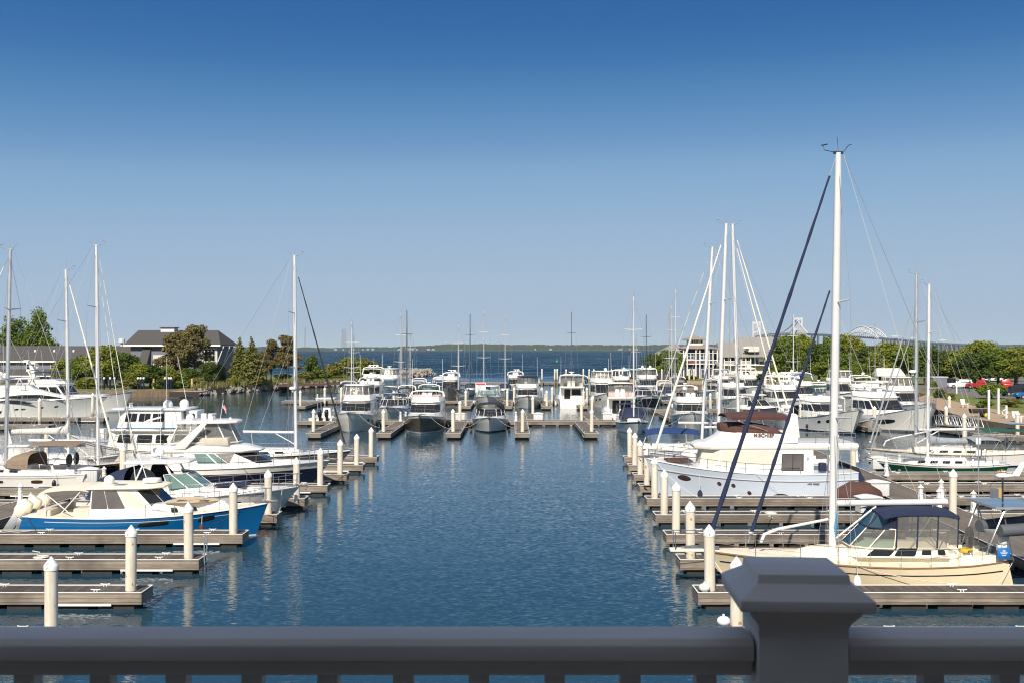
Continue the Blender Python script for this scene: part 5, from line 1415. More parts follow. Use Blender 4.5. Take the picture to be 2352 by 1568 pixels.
t, h, P = sailboat('navy hulled classic sailboat with varnished wood trim on the left', (-32.2, 72.5, 0), 0, 12.8, 3.8, 'navy hull', 16.3, 3.5, .15, (4.8, 2.7, 'white mast'), ((6.1, 1.45, .98, .035, 'white rope'), (5.4, 1.5, .9, .03, 'white rope')), toe='varnish', cabm='gelcoat', dodger='light canvas', mr=.115, wire=.0105)
stripe(t, h, .88, .93, 'gold', .03, .96)
t, h, P = sailboat('dark grey sloop with white deck and black furled jib, left of the channel', (-19.2, 79.5, 0), 0, 14., 4.1, 'grey hull', 16.2, 2.75, .1, (4.0, 2.75, 'white mast'), ((6.6, 1.4, .93, .075, 'black canvas'),), (1.15, 1.1, 1.4), mr=.125, wire=.0105, sw=.8, spread=(.42, .70))
stripe(t, h, .80, .825, 'gold', .05, .95)
radome(t, 2.55, .0, 6.0, .3)
t = thing('sailing_dinghy', 'tiny sailing dinghy with upright white sail at the left edge', 'dinghy', (WX(22, 84), 84, 0), 2.6)
h = Hull(3.4, 1.4, (.4, .35, .5), .4, 0, .8, .1, .5, .45, 2., 1.1, .2); build_hull(t, h, ['gelcoat', 'gelcoat', 'gelcoat'], [(.1, 1), (1., 2)], 'cream pale', rr=.02)
b = MB(); b.add([(.5, 0, .6), (.45, .03, 3.3), (-.9, .1, .75), (.5, .02, .6), (.45, .05, 3.3), (-.9, .12, .75)], [(0, 1, 2), (3, 4, 5), (0, 1, 4, 3), (1, 2, 5, 4), (2, 0, 3, 5)]); b.build('sail', 'cool white', t)
b = MB(); b.tube([(.52, .02, .3), (.47, .05, 3.4)], .04, 6); b.build('mast', 'alloy mast', t)

# ------- sailboats on the right
t, h, P = sailboat('white sloop with navy dodger and tall grey mast behind the pale blue trawler', (16.2, 74.2, 0), PI, 13., 4., 'gelcoat', 18., 1.6, .62, (4.6, 3.2, 'white mast'), ((6.2, 1.45, .95, .1, 'sail'),), (1.15, 1.1, 1.4), dodger='royal canvas', mastm='white mast', mr=.13, wire=.0105, spread=(.37, .67))
t, h, P = sailboat('sailboat under blue tarpaulin awnings behind the row of right piles', (15.6, 80, 0), PI, 12., 3.8, 'gelcoat', 16.9, 1.1, .85, (4.8, 3.1, 'white mast'), ((5.7, 1.4, .97, .03, 'white rope'),), dodger='royal canvas', mr=.12, wire=.0105)
canopy(t, 'awning', 'royal canvas', 1.4, 5.5, 1.2, 2.75, .3, .15, .05)
t, h, P = sailboat('white ketch rigged looking sloop with two furled white headsails leaning right', (16.6, 85.5, 0), 0, 14., 4.1, 'gelcoat', 19.3, 2., .55, (5., 3., 'white mast'), ((6.8, 1.5, .97, .09, 'sail'), (6.0, 1.5, .93, .08, 'sail')), mastm='white mast', mr=.135, wire=.0105, spread=(.36, .66))
t['label'] = 'white sloop with two furled white headsails leaning to the right'
t, h, P = sailboat('green hulled sailboat with grey sail cover and grey bimini', (29.9, 74, 0), PI, 9.8, 3.3, 'green hull', 13.7, .45, .1, (3.8, 2.5, 'white mast'), ((4.7, 1.3, .97, .05, 'grey canvas'),), (1.1, 1.0, 1.35), bimini='grey canvas', cover='grey canvas', band='gelcoat', mr=.11, wire=.0105, cabin=(-1.8, 2.6, .45), canvas_z=2.75)
text(t, 'Stella', (-4.05, h.pt(.085, .5, 1).y+.03, .58), (R(90), 0, PI-.22), .38, 'gold', ext=.01, shear=.25)
b = MB(); b.tube([(1.0, .9, 1.5), (2.2, .75, 1.62), (3.6, .35, 1.7)], [.1, .16, .08], 8); b.build('bagged_sail', 'grey canvas', t, smooth=60)
t, h, P = sailboat('cream decked sailboat with green bimini behind the green hulled one', (34., 82, 0), PI, 13., 4., 'gelcoat', 15., 2.3, .05, (4.6, 2.75, 'white mast'), ((6., 1.4, .85, .085, 'grey canvas'),), deckm='cream pale', bimini='green canvas', mastm='alloy mast', mr=.13, wire=.0105, toe='teak', canvas_z=2.75)
b = MB(); b.tube([(5., .4, 1.5), (4.8, .4, 1.9), (4.3, .4, 2.1), (1.2, .3, 2.7)], .06, 8); b.build('whisker_pole', 'white mast', t, smooth=60)
radome(t, 2.55, .0, 7.2, .3); b = MB(); b.box(-6.2, -4.6, -.9, .9, 3.2, 3.25); b.build('solar_panel', 'solar', t)
# ------- sailboats in the middle, bows to the balcony
t, h, P = sailboat('white sloop bow on with navy dodger, middle right of the channel', (WX(1453, 114.8), 114.8, 0), -PI/2, 11., 3.6, 'grey and shaded hull', 14.9, 1., .1, None, (), (1.1, 1.1, 1.5), dodger='navy canvas', bimini='navy canvas', band='navy hull', mr=.12, wire=.012)
hood(t, 'enclosure', 'navy canvas', [(1.2, 1.1, 1.3, 1.6), (.5, 1.3, 1.3, 2.5), (-1.2, 1.4, 1.3, 2.6)])
far = [(808, 158, 735, 'white mast', None, 'with white mast left of the white box flybridge'), (921, 172, 716, 'white mast', None, 'with white mast leaning right beside a green mast'), (934, 170, 712, 'black mast', 'green canvas', 'with dark green mast and green sail cover'),
       (1052, 176, 743, 'white mast', None, 'with stubby white mast right of the dark trawler'), (1080, 203, 721, 'black mast', None, 'with black mast left of the far express cruiser'), (1111, 195, 711, 'white mast', None, 'with tall white mast directly behind the express cruiser'),
       (1160, 200, 721, 'white mast', None, 'with thin white mast left of the canvas topped cruiser'), (1313, 212, 717, 'blue mast', None, 'with dark mast behind the white convertible'), (1484, 176, 722, 'blue mast', None, 'with blue mast behind the navy dodger sloop'),
       (1537, 192, 712, 'alloy mast', None, 'with grey mast left of the twin railed building'), (1552, 186, 662, 'white mast', None, 'with tallest white mast in front of the tower building'), (1822, 178, 720, 'white mast', None, 'with white mast in front of the green trees')]
for vx, D, vy, mm_, cv_, lb in far:
    L_ = 10.+(vx % 3); 
    sailboat('far sailboat bow on '+lb, (WX(vx, D), D+1, 0), -PI/2+rnd.uniform(-.05, .05), L_, 3.4, ('gelcoat', 'gelcoat', 'grey and shaded hull')[vx % 3], WZ(vy, D), 1., .1 if vx != 921 else -.1, (4., 2.6, mm_) if cv_ or vx % 2 else None, (), (1., 1., 1.4),
             dodger=('navy canvas', 'grey canvas', 'green canvas', 'black canvas')[vx % 4], cover=cv_, mastm=mm_, mr=.1, wire=.012, rails=vx % 2 == 0, wins=2)

# ------- motor boats in the middle, most with their bows to the balcony
def bowon(label, vx, D, L_, B, hullm='gelcoat', style='fly', rz=0., stern=False, **k):
    return motor(label, (WX(vx, D+L_*.45), D+L_*.45, 0), (PI/2 if stern else -PI/2)+rz, L_, B, hullm, style, door=stern, **k)
bowon('grey white flybridge yacht with clear enclosure and maroon cover, bow on', 817, 112.6, 13.5, 4.5, 'grey and shaded hull', 'fly', fb=(1.1, 1.5, 2.25), fly='enclosed', canvas='white plastic', domes=1, shield='glass', cushion='pink cushion', hs=1.95, band=(.72, 'gelcoat'), arch=False, rz=.03)
bowon('dark bowed flybridge yacht with white top and open bridge, bow on', 976, 110.5, 13.5, 4.6, 'brown hull', 'fly', fb=(1.1, 1.45, 2.1), fly='open', domes=0, cushion='pink cushion', hs=1.95, band=(.86, 'gelcoat'), ant=2, trunk=True)
bowon('navy roofed sport cruiser behind the maroon covered yacht', 902, 128, 12., 4.2, 'grey and shaded hull', 'express', fb=(1.1, 1.4, 2.0), fly='hardtop', toph='navy hull', arch=False, domes=0, band=(.7, 'gelcoat'))
bowon('white express cruiser with dark canvas top, bow on in the middle', 1126, 112.3, 10.8, 4.0, 'grey and shaded hull', 'express', fb=(1., 1.15, 1.75), fly='canvas', canvas='black canvas', arch=False, domes=0, band=(.66, 'gelcoat'), boot='navy hull')
t, h = bowon('white cruiser stern on with black framed canopy and cream transom board', 1419, 126, 11.5, 3.9, 'gelcoat', 'fly', stern=True, fb=(1.3, 1.2, 1.9), fly='enclosed', canvas='black canvas', bim='cream canvas', cushion='pink cushion', hs=2.3, arch=False, domes=0, lines=False)
b = MB(); b.box(-6.2, -5.7, -.9, .5, .4, 1.6); b.build('transom_board', 'cream', t, bev=.03)
bowon('grey hulled express cruiser with dark windscreen and side bow rails', 1588, 114.5, 13., 4.7, 'grey and shaded hull', 'fly', rz=-.12, fb=(1.1, 1.4, 2.1), fly='open', domes=2, hs=1.75, arch=False, band=(.72, 'gelcoat'), ant=2)
# centre console with three black outboards
t = thing('centre_console', 'white centre console boat stern on with three black outboards', 'motorboat', (WX(752, 128), 128, 0), PI/2, BOATG['m'])
h = Hull(9.5, 3., (.9, .9, 1.4), .9, 0, .92, .06, .5, .45, 2.2, 1.3, .4); build_hull(t, h, ['antifoul', 'gelcoat', 'gelcoat'], [(.1, 1), (1., 2)], 'gelcoat')
slab(t, 'hardtop', 'gelcoat', -1.8, 1.6, 1.15, 1.0, 3.0, .1, .5, .7, .04)
frame(t, 'hardtop_post', 'alloy', [[(x, s*.9, .8), (x, s*1., 3.0)] for s in (1, -1) for x in (-1.2, 1.)], .04)
b = MB(); b.box(-.6, .9, -.5, .5, .7, 2.0, tx=.15, ty=.05); b.build('console', 'gelcoat', t, bev=.06)
for y in (-.8, 0, .8): outboard(t, -4.9, y, 1.05, 'black gloss', 1.3, 'black gloss', R(-10))
# second row and beyond
bowon('white flybridge cruiser with open radar arch at the left of the second row', 846, 158, 13., 4.6, 'gelcoat', 'fly', fb=(1.2, 1.5, 2.1), fly='open', radar=1.4, domes=2, hs=2.2, ant=2)
bowon('flybridge cruiser with two white domes in front of the wooded point', 852, 196, 14., 4.9, 'gelcoat', 'fly', fb=(1.3, 1.6, 2.2), fly='bimini', bim='gelcoat', radar=1.6, domes=2, hs=2.3, ant=1)
bowon('tall white cruiser with blue tinted bridge windows before the breakwater', 891, 190, 13., 4.6, 'gelcoat', 'fly', fb=(1.3, 1.6, 2.3), fly='enclosed', canvas='white plastic', domes=0, hs=2.3, shield='glass blue', radar=.8, arch=False)
bowon('low boat with black bimini behind the navy roofed cruiser', 931, 160, 10., 3.6, 'black hull', 'express', fb=(1., 1.1, 1.6), fly='canvas', canvas='black canvas', domes=0)
bowon('white cruiser with clear canopy and green canvas in the second row', 982, 160, 11.5, 4.3, 'gelcoat', 'express', fb=(1., 1.2, 1.7), fly='canvas', canvas='green canvas', domes=1)
bowon('dark hulled trawler with cream pilothouse and radar mast', 1034, 170, 13., 4.4, 'grey hull', 'fly', fb=(1.5, 1.7, 2.9), fly='open', radar=1.2, domes=1, hs=2.5, hw=.7, cabm='cream pale', shield='glass', arch=True)
bowon('white express cruiser with hardtop directly behind the middle express cruiser', 1122, 160, 12., 4.4, 'gelcoat', 'express', fb=(1.1, 1.35, 1.9), fly='hardtop', arch=False, domes=0, shield='glass green', bow_cover='navy canvas')
bowon('small white flybridge boat with white mast head lamp at the outer dock', 1184, 205, 12., 3.8, 'gelcoat', 'fly', fb=(1.2, 1.4, 2.), fly='open', radar=.8, domes=1, hs=2.2)
bowon('grey cruiser with black canvas flybridge enclosure in the second row', 1212, 157, 12.5, 4.2, 'grey and shaded hull', 'fly', fb=(1.1, 1.35, 2.), fly='enclosed', canvas='black canvas', bim='black canvas', domes=0, hs=1.9, arch=False, band=(.74, 'gelcoat'))
t, h = bowon('white convertible stern on with clear enclosure in the middle', 1310, 160, 12.5, 4.4, 'gelcoat', 'fly', stern=True, fb=(1.4, 1.4, 2.), fly='enclosed', canvas='white plastic', domes=0, hs=2.1, radar=.8)
bowon('white sportfishing boat with tall flybridge and grey bow', 1392, 160, 13.5, 4.2, 'grey and shaded hull', 'fly', rz=.12, fb=(1.1, 1.5, 2.5), fly='enclosed', canvas='white plastic', domes=1, hs=2.6, arch=False, band=(.55, 'gelcoat'))
bowon('black hulled express cruiser with dark windscreen, right of the convertible', 1486, 157, 12.5, 4.4, 'black hull', 'express', fb=(1.1, 1.4, 2.1), fly='hardtop', arch=False, domes=0, band=(.8, 'gelcoat'))
bowon('cruiser with rounded black canopy enclosure near the outer dock', 1490, 196, 13., 4.8, 'gelcoat', 'fly', fb=(1.3, 1.5, 2.2), fly='enclosed', canvas='black canvas', bim='gelcoat', domes=2, hs=2.2)
bowon('small grey cruiser with hoop bimini left of the tower building', 1531, 186, 10., 3.6, 'grey and shaded hull', 'express', fb=(1., 1.1, 1.6), fly='canvas', canvas='light canvas', domes=0)
bowon('white express cruiser with brown bimini behind the grey hulled express', 1582, 152, 12., 4.5, 'gelcoat', 'express', fb=(1.1, 1.3, 1.9), fly='canvas', canvas='taupe canvas', domes=2)
bowon('white flybridge boat with hoop frame below the balcony building', 1690, 150, 13., 4.8, 'gelcoat', 'fly', fb=(1.2, 1.5, 2.1), fly='bimini', bim='light canvas', domes=2, hs=2.2, ant=2)
bowon('white cruiser with framed upper windscreen nearest the balcony building', 1722, 190, 13., 4.8, 'gelcoat', 'fly', fb=(1.3, 1.6, 2.2), fly='hardtop', domes=1, hs=2.3)
bowon('dark hulled workboat with white rail behind the brown bimini', 1752, 132, 11., 4.2, 'grey hull', 'express', rz=.5, fb=(1.1, 1.2, 1.9), fly='hardtop', domes=1, toph='light canvas', arch=False)
bowon('white hardtop cruiser with wide dark front window behind the brown bimini', 1806, 140, 14., 5.2, 'black hull', 'fly', fb=(1.3, 1.6, 2.2), fly='hardtop', domes=2, hs=2.1, band=(.72, 'gelcoat'), ant=2)
bowon('cruiser with bright blue bimini stripe near the promenade', 1850, 158, 12., 4.5, 'gelcoat', 'fly', fb=(1.3, 1.5, 2.1), fly='bimini', bim='blue canvas', domes=1, hs=2.2)
bowon('white sportfishing boat with clear bridge windows below the green trees', 1948, 162, 14., 4.9, 'grey and shaded hull', 'fly', fb=(1.2, 1.6, 2.7), fly='enclosed', canvas='white plastic', domes=0, hs=2.5, arch=False, rz=.1, band=(.6, 'gelcoat'))
bowon('white flybridge cruiser right behind the catamaran with open hardtop', 2085, 132, 13., 4.8, 'gelcoat', 'fly', fb=(1.3, 1.6, 2.2), fly='enclosed', canvas='white plastic', domes=0, hs=2.3, arch=False, rz=.1)
t, h = bowon('grey trawler with green dodger canopy right of the tallest mast', 1906, 110, 12., 4.6, 'grey and shaded hull', 'fly', rz=.22, fb=(1.4, 1.6, 2.7), fly='bimini', bim='green canvas', canvas='green canvas', domes=0, hs=1.9, arch=False, portl=2, boot='navy hull')
b = MB(); b.box(3.4, 4.5, -1.9, -1.0, 2.55, 3.15, tx=.12, ty=.08); o = b.build('engine_cover', 'dome white', t, bev=.08)
text(o, 'B&G', (4.5, -1.45, 2.87), (R(90), 0, PI/2), .34, 'black hull')
# white catamaran on the right
t, h = motor('white power catamaran with dark hull window and white hardtop, bow on at right', (WX(2045, 118), 118, 0), -PI/2+.30, 14., 6.2, 'gelcoat', 'fly', (1.4, 1.6, 3.0), fly='hardtop', domes=0, hs=2.3, hw=.78, arch=False, shield='glass', portl=0, trunk=False, boot='grey hull', band=(.45, 'gelcoat'))
for s in (1, -1): hull_window(t, h, .60, .80, .42, .66, s, 'glass', 'hull_window', 8, .03)
b = MB(); b.box(-6.5, -5.4, -2.6, -1.2, 3.2, 3.6, tx=.2); b.build('deck_locker', 'light canvas', t, bev=.1)
t = thing('grey_tender', 'grey hulled tender tucked beside the white catamaran', 'dinghy', (WX(1990, 116), 116, 0), -PI/2-.1, BOATG['m'])
h = Hull(6.5, 2.4, (.9, .9, 1.5), .9, 0, .9, .06, .5, .45, 2.2, 1.3, .4); build_hull(t, h, ['antifoul', 'grey hull', 'grey and shaded hull'], [(.1, 1), (1., 2)], 'grey canvas')
hood(t, 'bow_cover', 'grey canvas', [(2.6, .3, 1.2, 1.6), (1.5, .9, 1.0, 1.9), (-1.5, 1.0, .9, 1.7)])
more = [('low white cruiser with navy bimini left of the porch building', 1640, 186, 11., 4., 'gelcoat', 'express', dict(fly='canvas', canvas='navy canvas', domes=1)),
        ('white cruiser with grey canopy in front of the brick steps', 1662, 212, 12., 4.4, 'gelcoat', 'fly', dict(fly='bimini', bim='grey canvas', domes=0, hs=2.)),
        ('low white boat with tan top below the green trees', 1772, 190, 10., 3.8, 'gelcoat', 'express', dict(fly='canvas', canvas='taupe canvas', domes=0)),
        ('white cruiser with navy stripe and hardtop left of the blue bimini cruiser', 1822, 182, 12., 4.4, 'navy hull', 'fly', dict(fly='hardtop', domes=1, hs=2., band=(.7, 'gelcoat'))),
        ('small white cruiser with radar arch right of the blue bimini cruiser', 1892, 172, 10.5, 3.9, 'gelcoat', 'express', dict(fly='hardtop', domes=1, shield='glass blue')),
        ('white flybridge boat left of the low olive tree', 1995, 160, 12., 4.4, 'gelcoat', 'fly', dict(fly='bimini', bim='light canvas', domes=1, hs=2., rz=.1)),
        ('white cruiser moored close to the promenade corner', 2030, 148, 11., 4., 'gelcoat', 'fly', dict(fly='open', domes=1, hs=2., rz=.15)),
        ('low black topped cruiser behind the round bimini cruiser', 1562, 206, 11., 4., 'gelcoat', 'express', dict(fly='canvas', canvas='black canvas', domes=0)),
        ('white cruiser with green top at the outer dock, right of the beacon', 1335, 216, 11., 4., 'gelcoat', 'express', dict(fly='canvas', canvas='green canvas', domes=0)),
        ('white cruiser behind the sportfishing boat near the outer dock', 1430, 205, 12., 4.4, 'gelcoat', 'fly', dict(fly='hardtop', domes=1, hs=2.)),
        ('low white runabout between the domed flybridge and the dark trawler', 960, 196, 10., 3.6, 'gelcoat', 'express', dict(fly='canvas', canvas='light canvas', domes=0)),
        ('white cruiser with white arch left of the far sailboats', 1010, 205, 11., 4., 'gelcoat', 'express', dict(fly='hardtop', domes=1)),
        ('small white cruiser with navy canvas by the second cross dock left end', 795, 178, 10., 3.6, 'gelcoat', 'express', dict(fly='canvas', canvas='navy canvas', domes=0))]
for lb, vx, D, L_, B_, hm, st_, kw in more: bowon(lb, vx, D, L_, B_, hm, st_, lines=False, **kw)
for vx, D, vy, mm_, lb in ((1462, 182, 772, 'alloy mast', 'with short grey mast beside the navy dodger sloop mast'), (1768, 196, 800, 'white mast', 'with short white mast among the right motor boats'), (942, 178, 760, 'white mast', 'with white mast just right of the green mast'), (1543, 178, 700, 'white mast', 'with thin white mast beside the tallest far mast'), (812, 166, 770, 'alloy mast', 'with grey mast just right of the leftmost far mast'), (2010, 178, 745, 'alloy mast', 'with thin grey mast by the promenade corner')):
    sailboat('far sailboat bow on '+lb, (WX(vx, D), D+1, 0), -PI/2, 10., 3.2, 'gelcoat', WZ(vy, D), 1., .1, None, (), (1., 1., 1.4), dodger='navy canvas', mastm=mm_, mr=.075, wire=.012, rails=False, wins=2)
# tender and far speck boats
t = thing('round_tender', 'rounded white covered boat beyond the outer dock', 'motorboat', (WX(1382, 268), 268, 0), 0, BOATG['m'])
h = Hull(6., 2.4, (.9, .9, 1.2), .8, 0, .9); build_hull(t, h, ['antifoul', 'gelcoat', 'gelcoat'], [(.1, 1), (1., 2)], 'gelcoat')
hood(t, 'cover', 'gelcoat', [(2.4, .7, 1., 1.2), (1.6, 1.2, .9, 2.6), (-.8, 1.3, .9, 2.9), (-2.4, 1.2, .9, 2.2), (-2.6, .8, .9, 1.2)])
# ---------------------------------------------------------------- trees and shrubs: trunk with limbs, crown of many leaf sized faces
def crown_mesh(name, clumps, n, size, m, seed=1, shell=.55, flat=.75):
    rr = random.Random(seed); vs, fs = [], []
    tot = sum(c[3]*c[4]*c[5] for c in clumps)**1.
    for cx, cy, cz, rx, ry, rz in clumps:
        k_ = int(n*(rx*ry*rz)/tot)
        for _ in range(max(k_, 12)):
            d = Vector((rr.gauss(0, 1), rr.gauss(0, 1), rr.gauss(0, 1))).normalized()
            r = (shell+(1-shell)*rr.random()) if rr.random() < .8 else rr.random()
            r *= 1+.16*math.sin(d.x*5+seed)*math.cos(d.y*4+d.z*6)
            p = Vector((cx+d.x*rx*r, cy+d.y*ry*r, cz+d.z*rz*r))
            nrm = (d*.6+Vector((rr.uniform(-1, 1), rr.uniform(-1, 1), rr.uniform(-.3, 1)))).normalized()
            u = nrm.orthogonal().normalized(); w = nrm.cross(u)
            a = rr.uniform(0, 6.28); u, w = u*math.cos(a)+w*math.sin(a), w*math.cos(a)-u*math.sin(a)
            s = size*rr.uniform(.55, 1.25)
            i = len(vs)
            vs += [p+u*s, p+w*s*flat+nrm*s*.2, p-u*s, p-w*s*flat+nrm*s*.2]
            fs.append((i, i+1, i+2, i+3))
    me = bpy.data.meshes.new(name); me.from_pydata([tuple(v) for v in vs], [], fs); me.materials.append(M[m])
    return me
def lump(rr, W_, H_, z0, n, r0, r1, top=1.):
    """clumps filling a broad crown of width W_ and height H_ above z0"""
    out = []
    for k in range(n):
        f = (k+.5)/n; a = k*2.399+rr.uniform(-.4, .4)
        hh = rr.uniform(0, 1); wid = math.sin(math.pi*(.22+.7*hh))**.8
        q = math.sqrt(rr.random())
        out.append((W_/2*.72*q*wid*math.cos(a), W_/2*.72*q*wid*math.sin(a), z0+H_*(.12+.76*hh*top), *(lambda r: (r, r, r*.75))(rr.uniform(r0, r1))))
    return out
def tree_proto(name, kind, seed):
    rr = random.Random(seed)
    t = thing(name, '', 'tree')
    b = MB()
    if kind == 'broad':
        cl = lump(rr, 9.6, 7, 2., 34, 1.3, 2.1); n, sz, m = 8000, .27, ['leaf mid', 'leaf bright', 'leaf dark'][seed % 3]
        b.tube([(0, 0, -.3), (.1, 0, 1.5), (.0, .1, 3.5), (.2, 0, 6)], [.32, .26, .2, .08], 8)
    elif kind == 'tall':
        cl = []
        for (lx, lw, hh) in ((-3, 5, 14), (2.2, 5.5, 15.5), (5.2, 4, 10), (-.5, 5.5, 11)):
            for k in range(22):
                f = k/21; r = lw/2*(1-.65*abs(f-.35))*.9
                cl.append((lx+rr.uniform(-.8, .8)*r, rr.uniform(-1.6, 1.6), 2.+(hh-2.)*f, r, r, r*.95))
        n, sz, m = 22000, .28, 'leaf mid'
        b.tube([(0, 0, -.3), (.1, 0, 4), (.3, 0, 12)], [.4, .3, .1], 8); b.tube([(0, 0, 2), (-2.5, 0, 9)], [.25, .08], 6); b.tube([(0, 0, 2), (4, 0, 7)], [.2, .08], 6)
    elif kind == 'pine':
        cl = []
        for k in range(44):
            f = rr.random(); a = rr.uniform(0, 6.28); q = rr.uniform(.1, 1)*(1.-.7*max(0, f-.45)/.55)
            cl.append((4.4*q*math.cos(a), 3.4*q*math.sin(a), 4.0+7.4*f, rr.uniform(1., 1.6), rr.uniform(1., 1.6), rr.uniform(.6, .95)))
        n, sz, m = 11000, .22, 'leaf brown pine' if seed % 2 else 'leaf pine'
        b.tube([(0, 0, -.3), (.15, 0, 4), (-.1, 0, 8), (.1, 0, 11)], [.3, .24, .16, .06], 8)
        for k in range(9): a = k*2.4; z = 4.5+k*.7; b.tube([(0, 0, z-.6), (2.6*math.cos(a), 2.2*math.sin(a), z+.3)], [.1, .03], 5)
    elif kind == 'cedar':
        cl = []
        for k in range(34):
            f = k/33; r = 2.1*(1-f)**.8+.12; a = k*2.4
            cl.append((r*.45*math.cos(a), r*.45*math.sin(a), .6+9.4*f, r*.7, r*.7, .75))
        n, sz, m = 6500, .2, 'leaf cedar'
        b.tube([(0, 0, -.3), (0, 0, 9)], [.22, .05], 6)
    elif kind == 'shrub':
        cl = lump(rr, 4.2, 3., .1, 14, .7, 1.1); n, sz, m = 2600, .2, ['leaf mid', 'leaf olive', 'leaf dark', 'leaf bright'][seed % 4]
        b.tube([(0, 0, -.3), (.1, 0, 1.6)], [.1, .04], 5); b.tube([(0, 0, 0), (-.6, .2, 1.4)], [.08, .03], 5)
    elif kind == 'weeping':
        cl = [(1.6*math.cos(k*.9), 1.2*math.sin(k*.9), 1.5-.25*(k % 3), 1., .9, .6) for k in range(7)]+[(0, 0, 2.0, 1.5, 1.2, .5)]; n, sz, m = 3000, .16, 'leaf mid'
        b.tube([(0, 0, -.3), (.1, 0, .8), (.0, 0, 1.9)], [.12, .1, .05], 6); b.tube([(.05, 0, .6), (.7, 0, 1.6)], [.08, .03], 5)
    b.build('trunk', 'bark', t, smooth=60)
    o = bpy.data.objects.new('crown', crown_mesh('crown', cl, n, sz, m, seed)); COL.objects.link(o); o.parent = t
    return t
TP = {}
def tree(name, kind, seed, x, y, z, sx, sz_, label, group=None, rz=None):
    k = (name, kind, seed)
    rz = rnd.uniform(0, 6.28) if rz is None else rz
    if k not in TP:
        t = TP[k] = tree_proto(name, kind, seed); t['label'] = label
        if group: t['group'] = group
        t.location = (x, y, z); t.rotation_euler = (0, 0, rz)
    else: t = dup(TP[k], (x, y, z), rz, label, group)
    t.scale = (sx, sx, sz_)
    return t
def treepx(name, kind, seed, vx, D, vytop, wpx, label, group=None, rz=None, z=LZ, h0=9., w0=9.):
    return tree(name, kind, seed, WX(vx, D), D, z, wpx*D/F/w0, (WZ(vytop, D)-z)/h0, label, group, rz)
gL = 'trees around the shore buildings on the left'
treepx('leafy_tree', 'tall', 1, 62, 262, 712, 125, 'tall bright green tree rising behind the long low building', gL, 0., h0=16.2, w0=12.5)
treepx('leafy_tree', 'broad', 3, -6, 240, 815, 70, 'green tree cut by the left edge of the picture', gL)
treepx('leafy_tree', 'broad', 4, 245, 210, 797, 110, 'round green tree in front of the long low building', gL)
treepx('leafy_tree', 'broad', 6, 182, 214, 822, 70, 'low green tree just left of the round one by the building', gL)
treepx('leafy_tree', 'broad', 8, 345, 206, 838, 95, 'low spreading green tree below the two storey building', gL)
treepx('pine_tree', 'pine', 1, 402, 217, 757, 92, 'brown tinged pine, left one of the pair before the building', gL, .3, h0=12.2)
treepx('pine_tree', 'pine', 3, 447, 215, 737, 92, 'tallest brown tinged pine hiding the two storey building', gL, 2., h0=12.2)
treepx('pine_tree', 'pine', 2, 622, 236, 776, 62, 'small pine right of the cedars, left of two', gL, .3, h0=12.2)
treepx('pine_tree', 'pine', 4, 660, 238, 769, 74, 'small pine with open trunk right of the cedars, right of two', gL, 1., h0=12.2)
treepx('cedar_tree', 'cedar', 1, 551, 224, 773, 60, 'pointed green cedar, left one of the pair', gL, h0=10.5, w0=4.4)
treepx('cedar_tree', 'cedar', 2, 578, 222, 775, 68, 'pointed green cedar, right one of the pair', gL, h0=10.5, w0=4.4)
for vx, D, vy, w_, sd, lb in ((150, 220, 826, 70, 4, 'green tree at the yacht radar arch in front of the low building'), (205, 216, 812, 80, 7, 'bright tree left of the round tree by the low building'), (288, 209, 812, 84, 5, 'dark tree right of the round tree by the low building'),
                              (322, 205, 836, 70, 4, 'leafy tree behind the globe topped posts'), (385, 208, 842, 74, 7, 'bright leafy tree under the left brown pine'), (434, 209, 846, 60, 5, 'dark leafy tree between the trunks of the brown pines'), (482, 214, 832, 52, 5, 'dark tree against the white end of the two storey building')):
    treepx('leafy_tree', 'broad', sd, vx, D, vy, w_, lb, gL)
sh = [(415, 860, 70, 208, 0, 'shrub at the waterside below the paired pines'), (300, 868, 70, 203, 1, 'shrub behind the globe topped posts'), (380, 868, 60, 203, 2, 'shrub right of the globe topped posts'), (205, 866, 70, 205, 3, 'shrub left of the globe topped posts'), (455, 866, 50, 207, 1, 'olive shrub at the foot of the tallest pine'),
      (500, 838, 50, 222, 2, 'dark shrub between the pines and the cedars'), (598, 840, 46, 232, 1, 'olive shrub between cedars and small pines'), (716, 818, 44, 262, 2, 'dark small tree on the point'), (700, 852, 55, 255, 1, 'olive shrub on the point left of the dark small tree'), (735, 850, 60, 258, 0, 'shrub on the point right of the dark small tree'),
      (775, 832, 70, 270, 1, 'broad olive shrub in the middle of the wooded point'), (806, 822, 70, 278, 3, 'highest bright shrub on the wooded point'), (838, 822, 60, 284, 1, 'olive shrub near the end of the wooded point'), (866, 836, 44, 292, 2, 'last dark shrub before the breakwater'), (650, 858, 50, 246, 2, 'low dark shrub under the small pines'), (770, 862, 60, 262, 3, 'low bright shrub at the waterline of the point'), (820, 860, 60, 272, 0, 'low shrub at the waterline near the point end'),
      (535, 868, 40, 216, 3, 'low shrub in front of the cedars')]
for vx, vy, w_, D, s_, lb in sh: treepx('shrub', 'shrub', s_, vx, D, vy, w_, lb, 'shrubs along the left shore', h0=3.1, w0=4.4)
gR = 'broad trees around the car park'
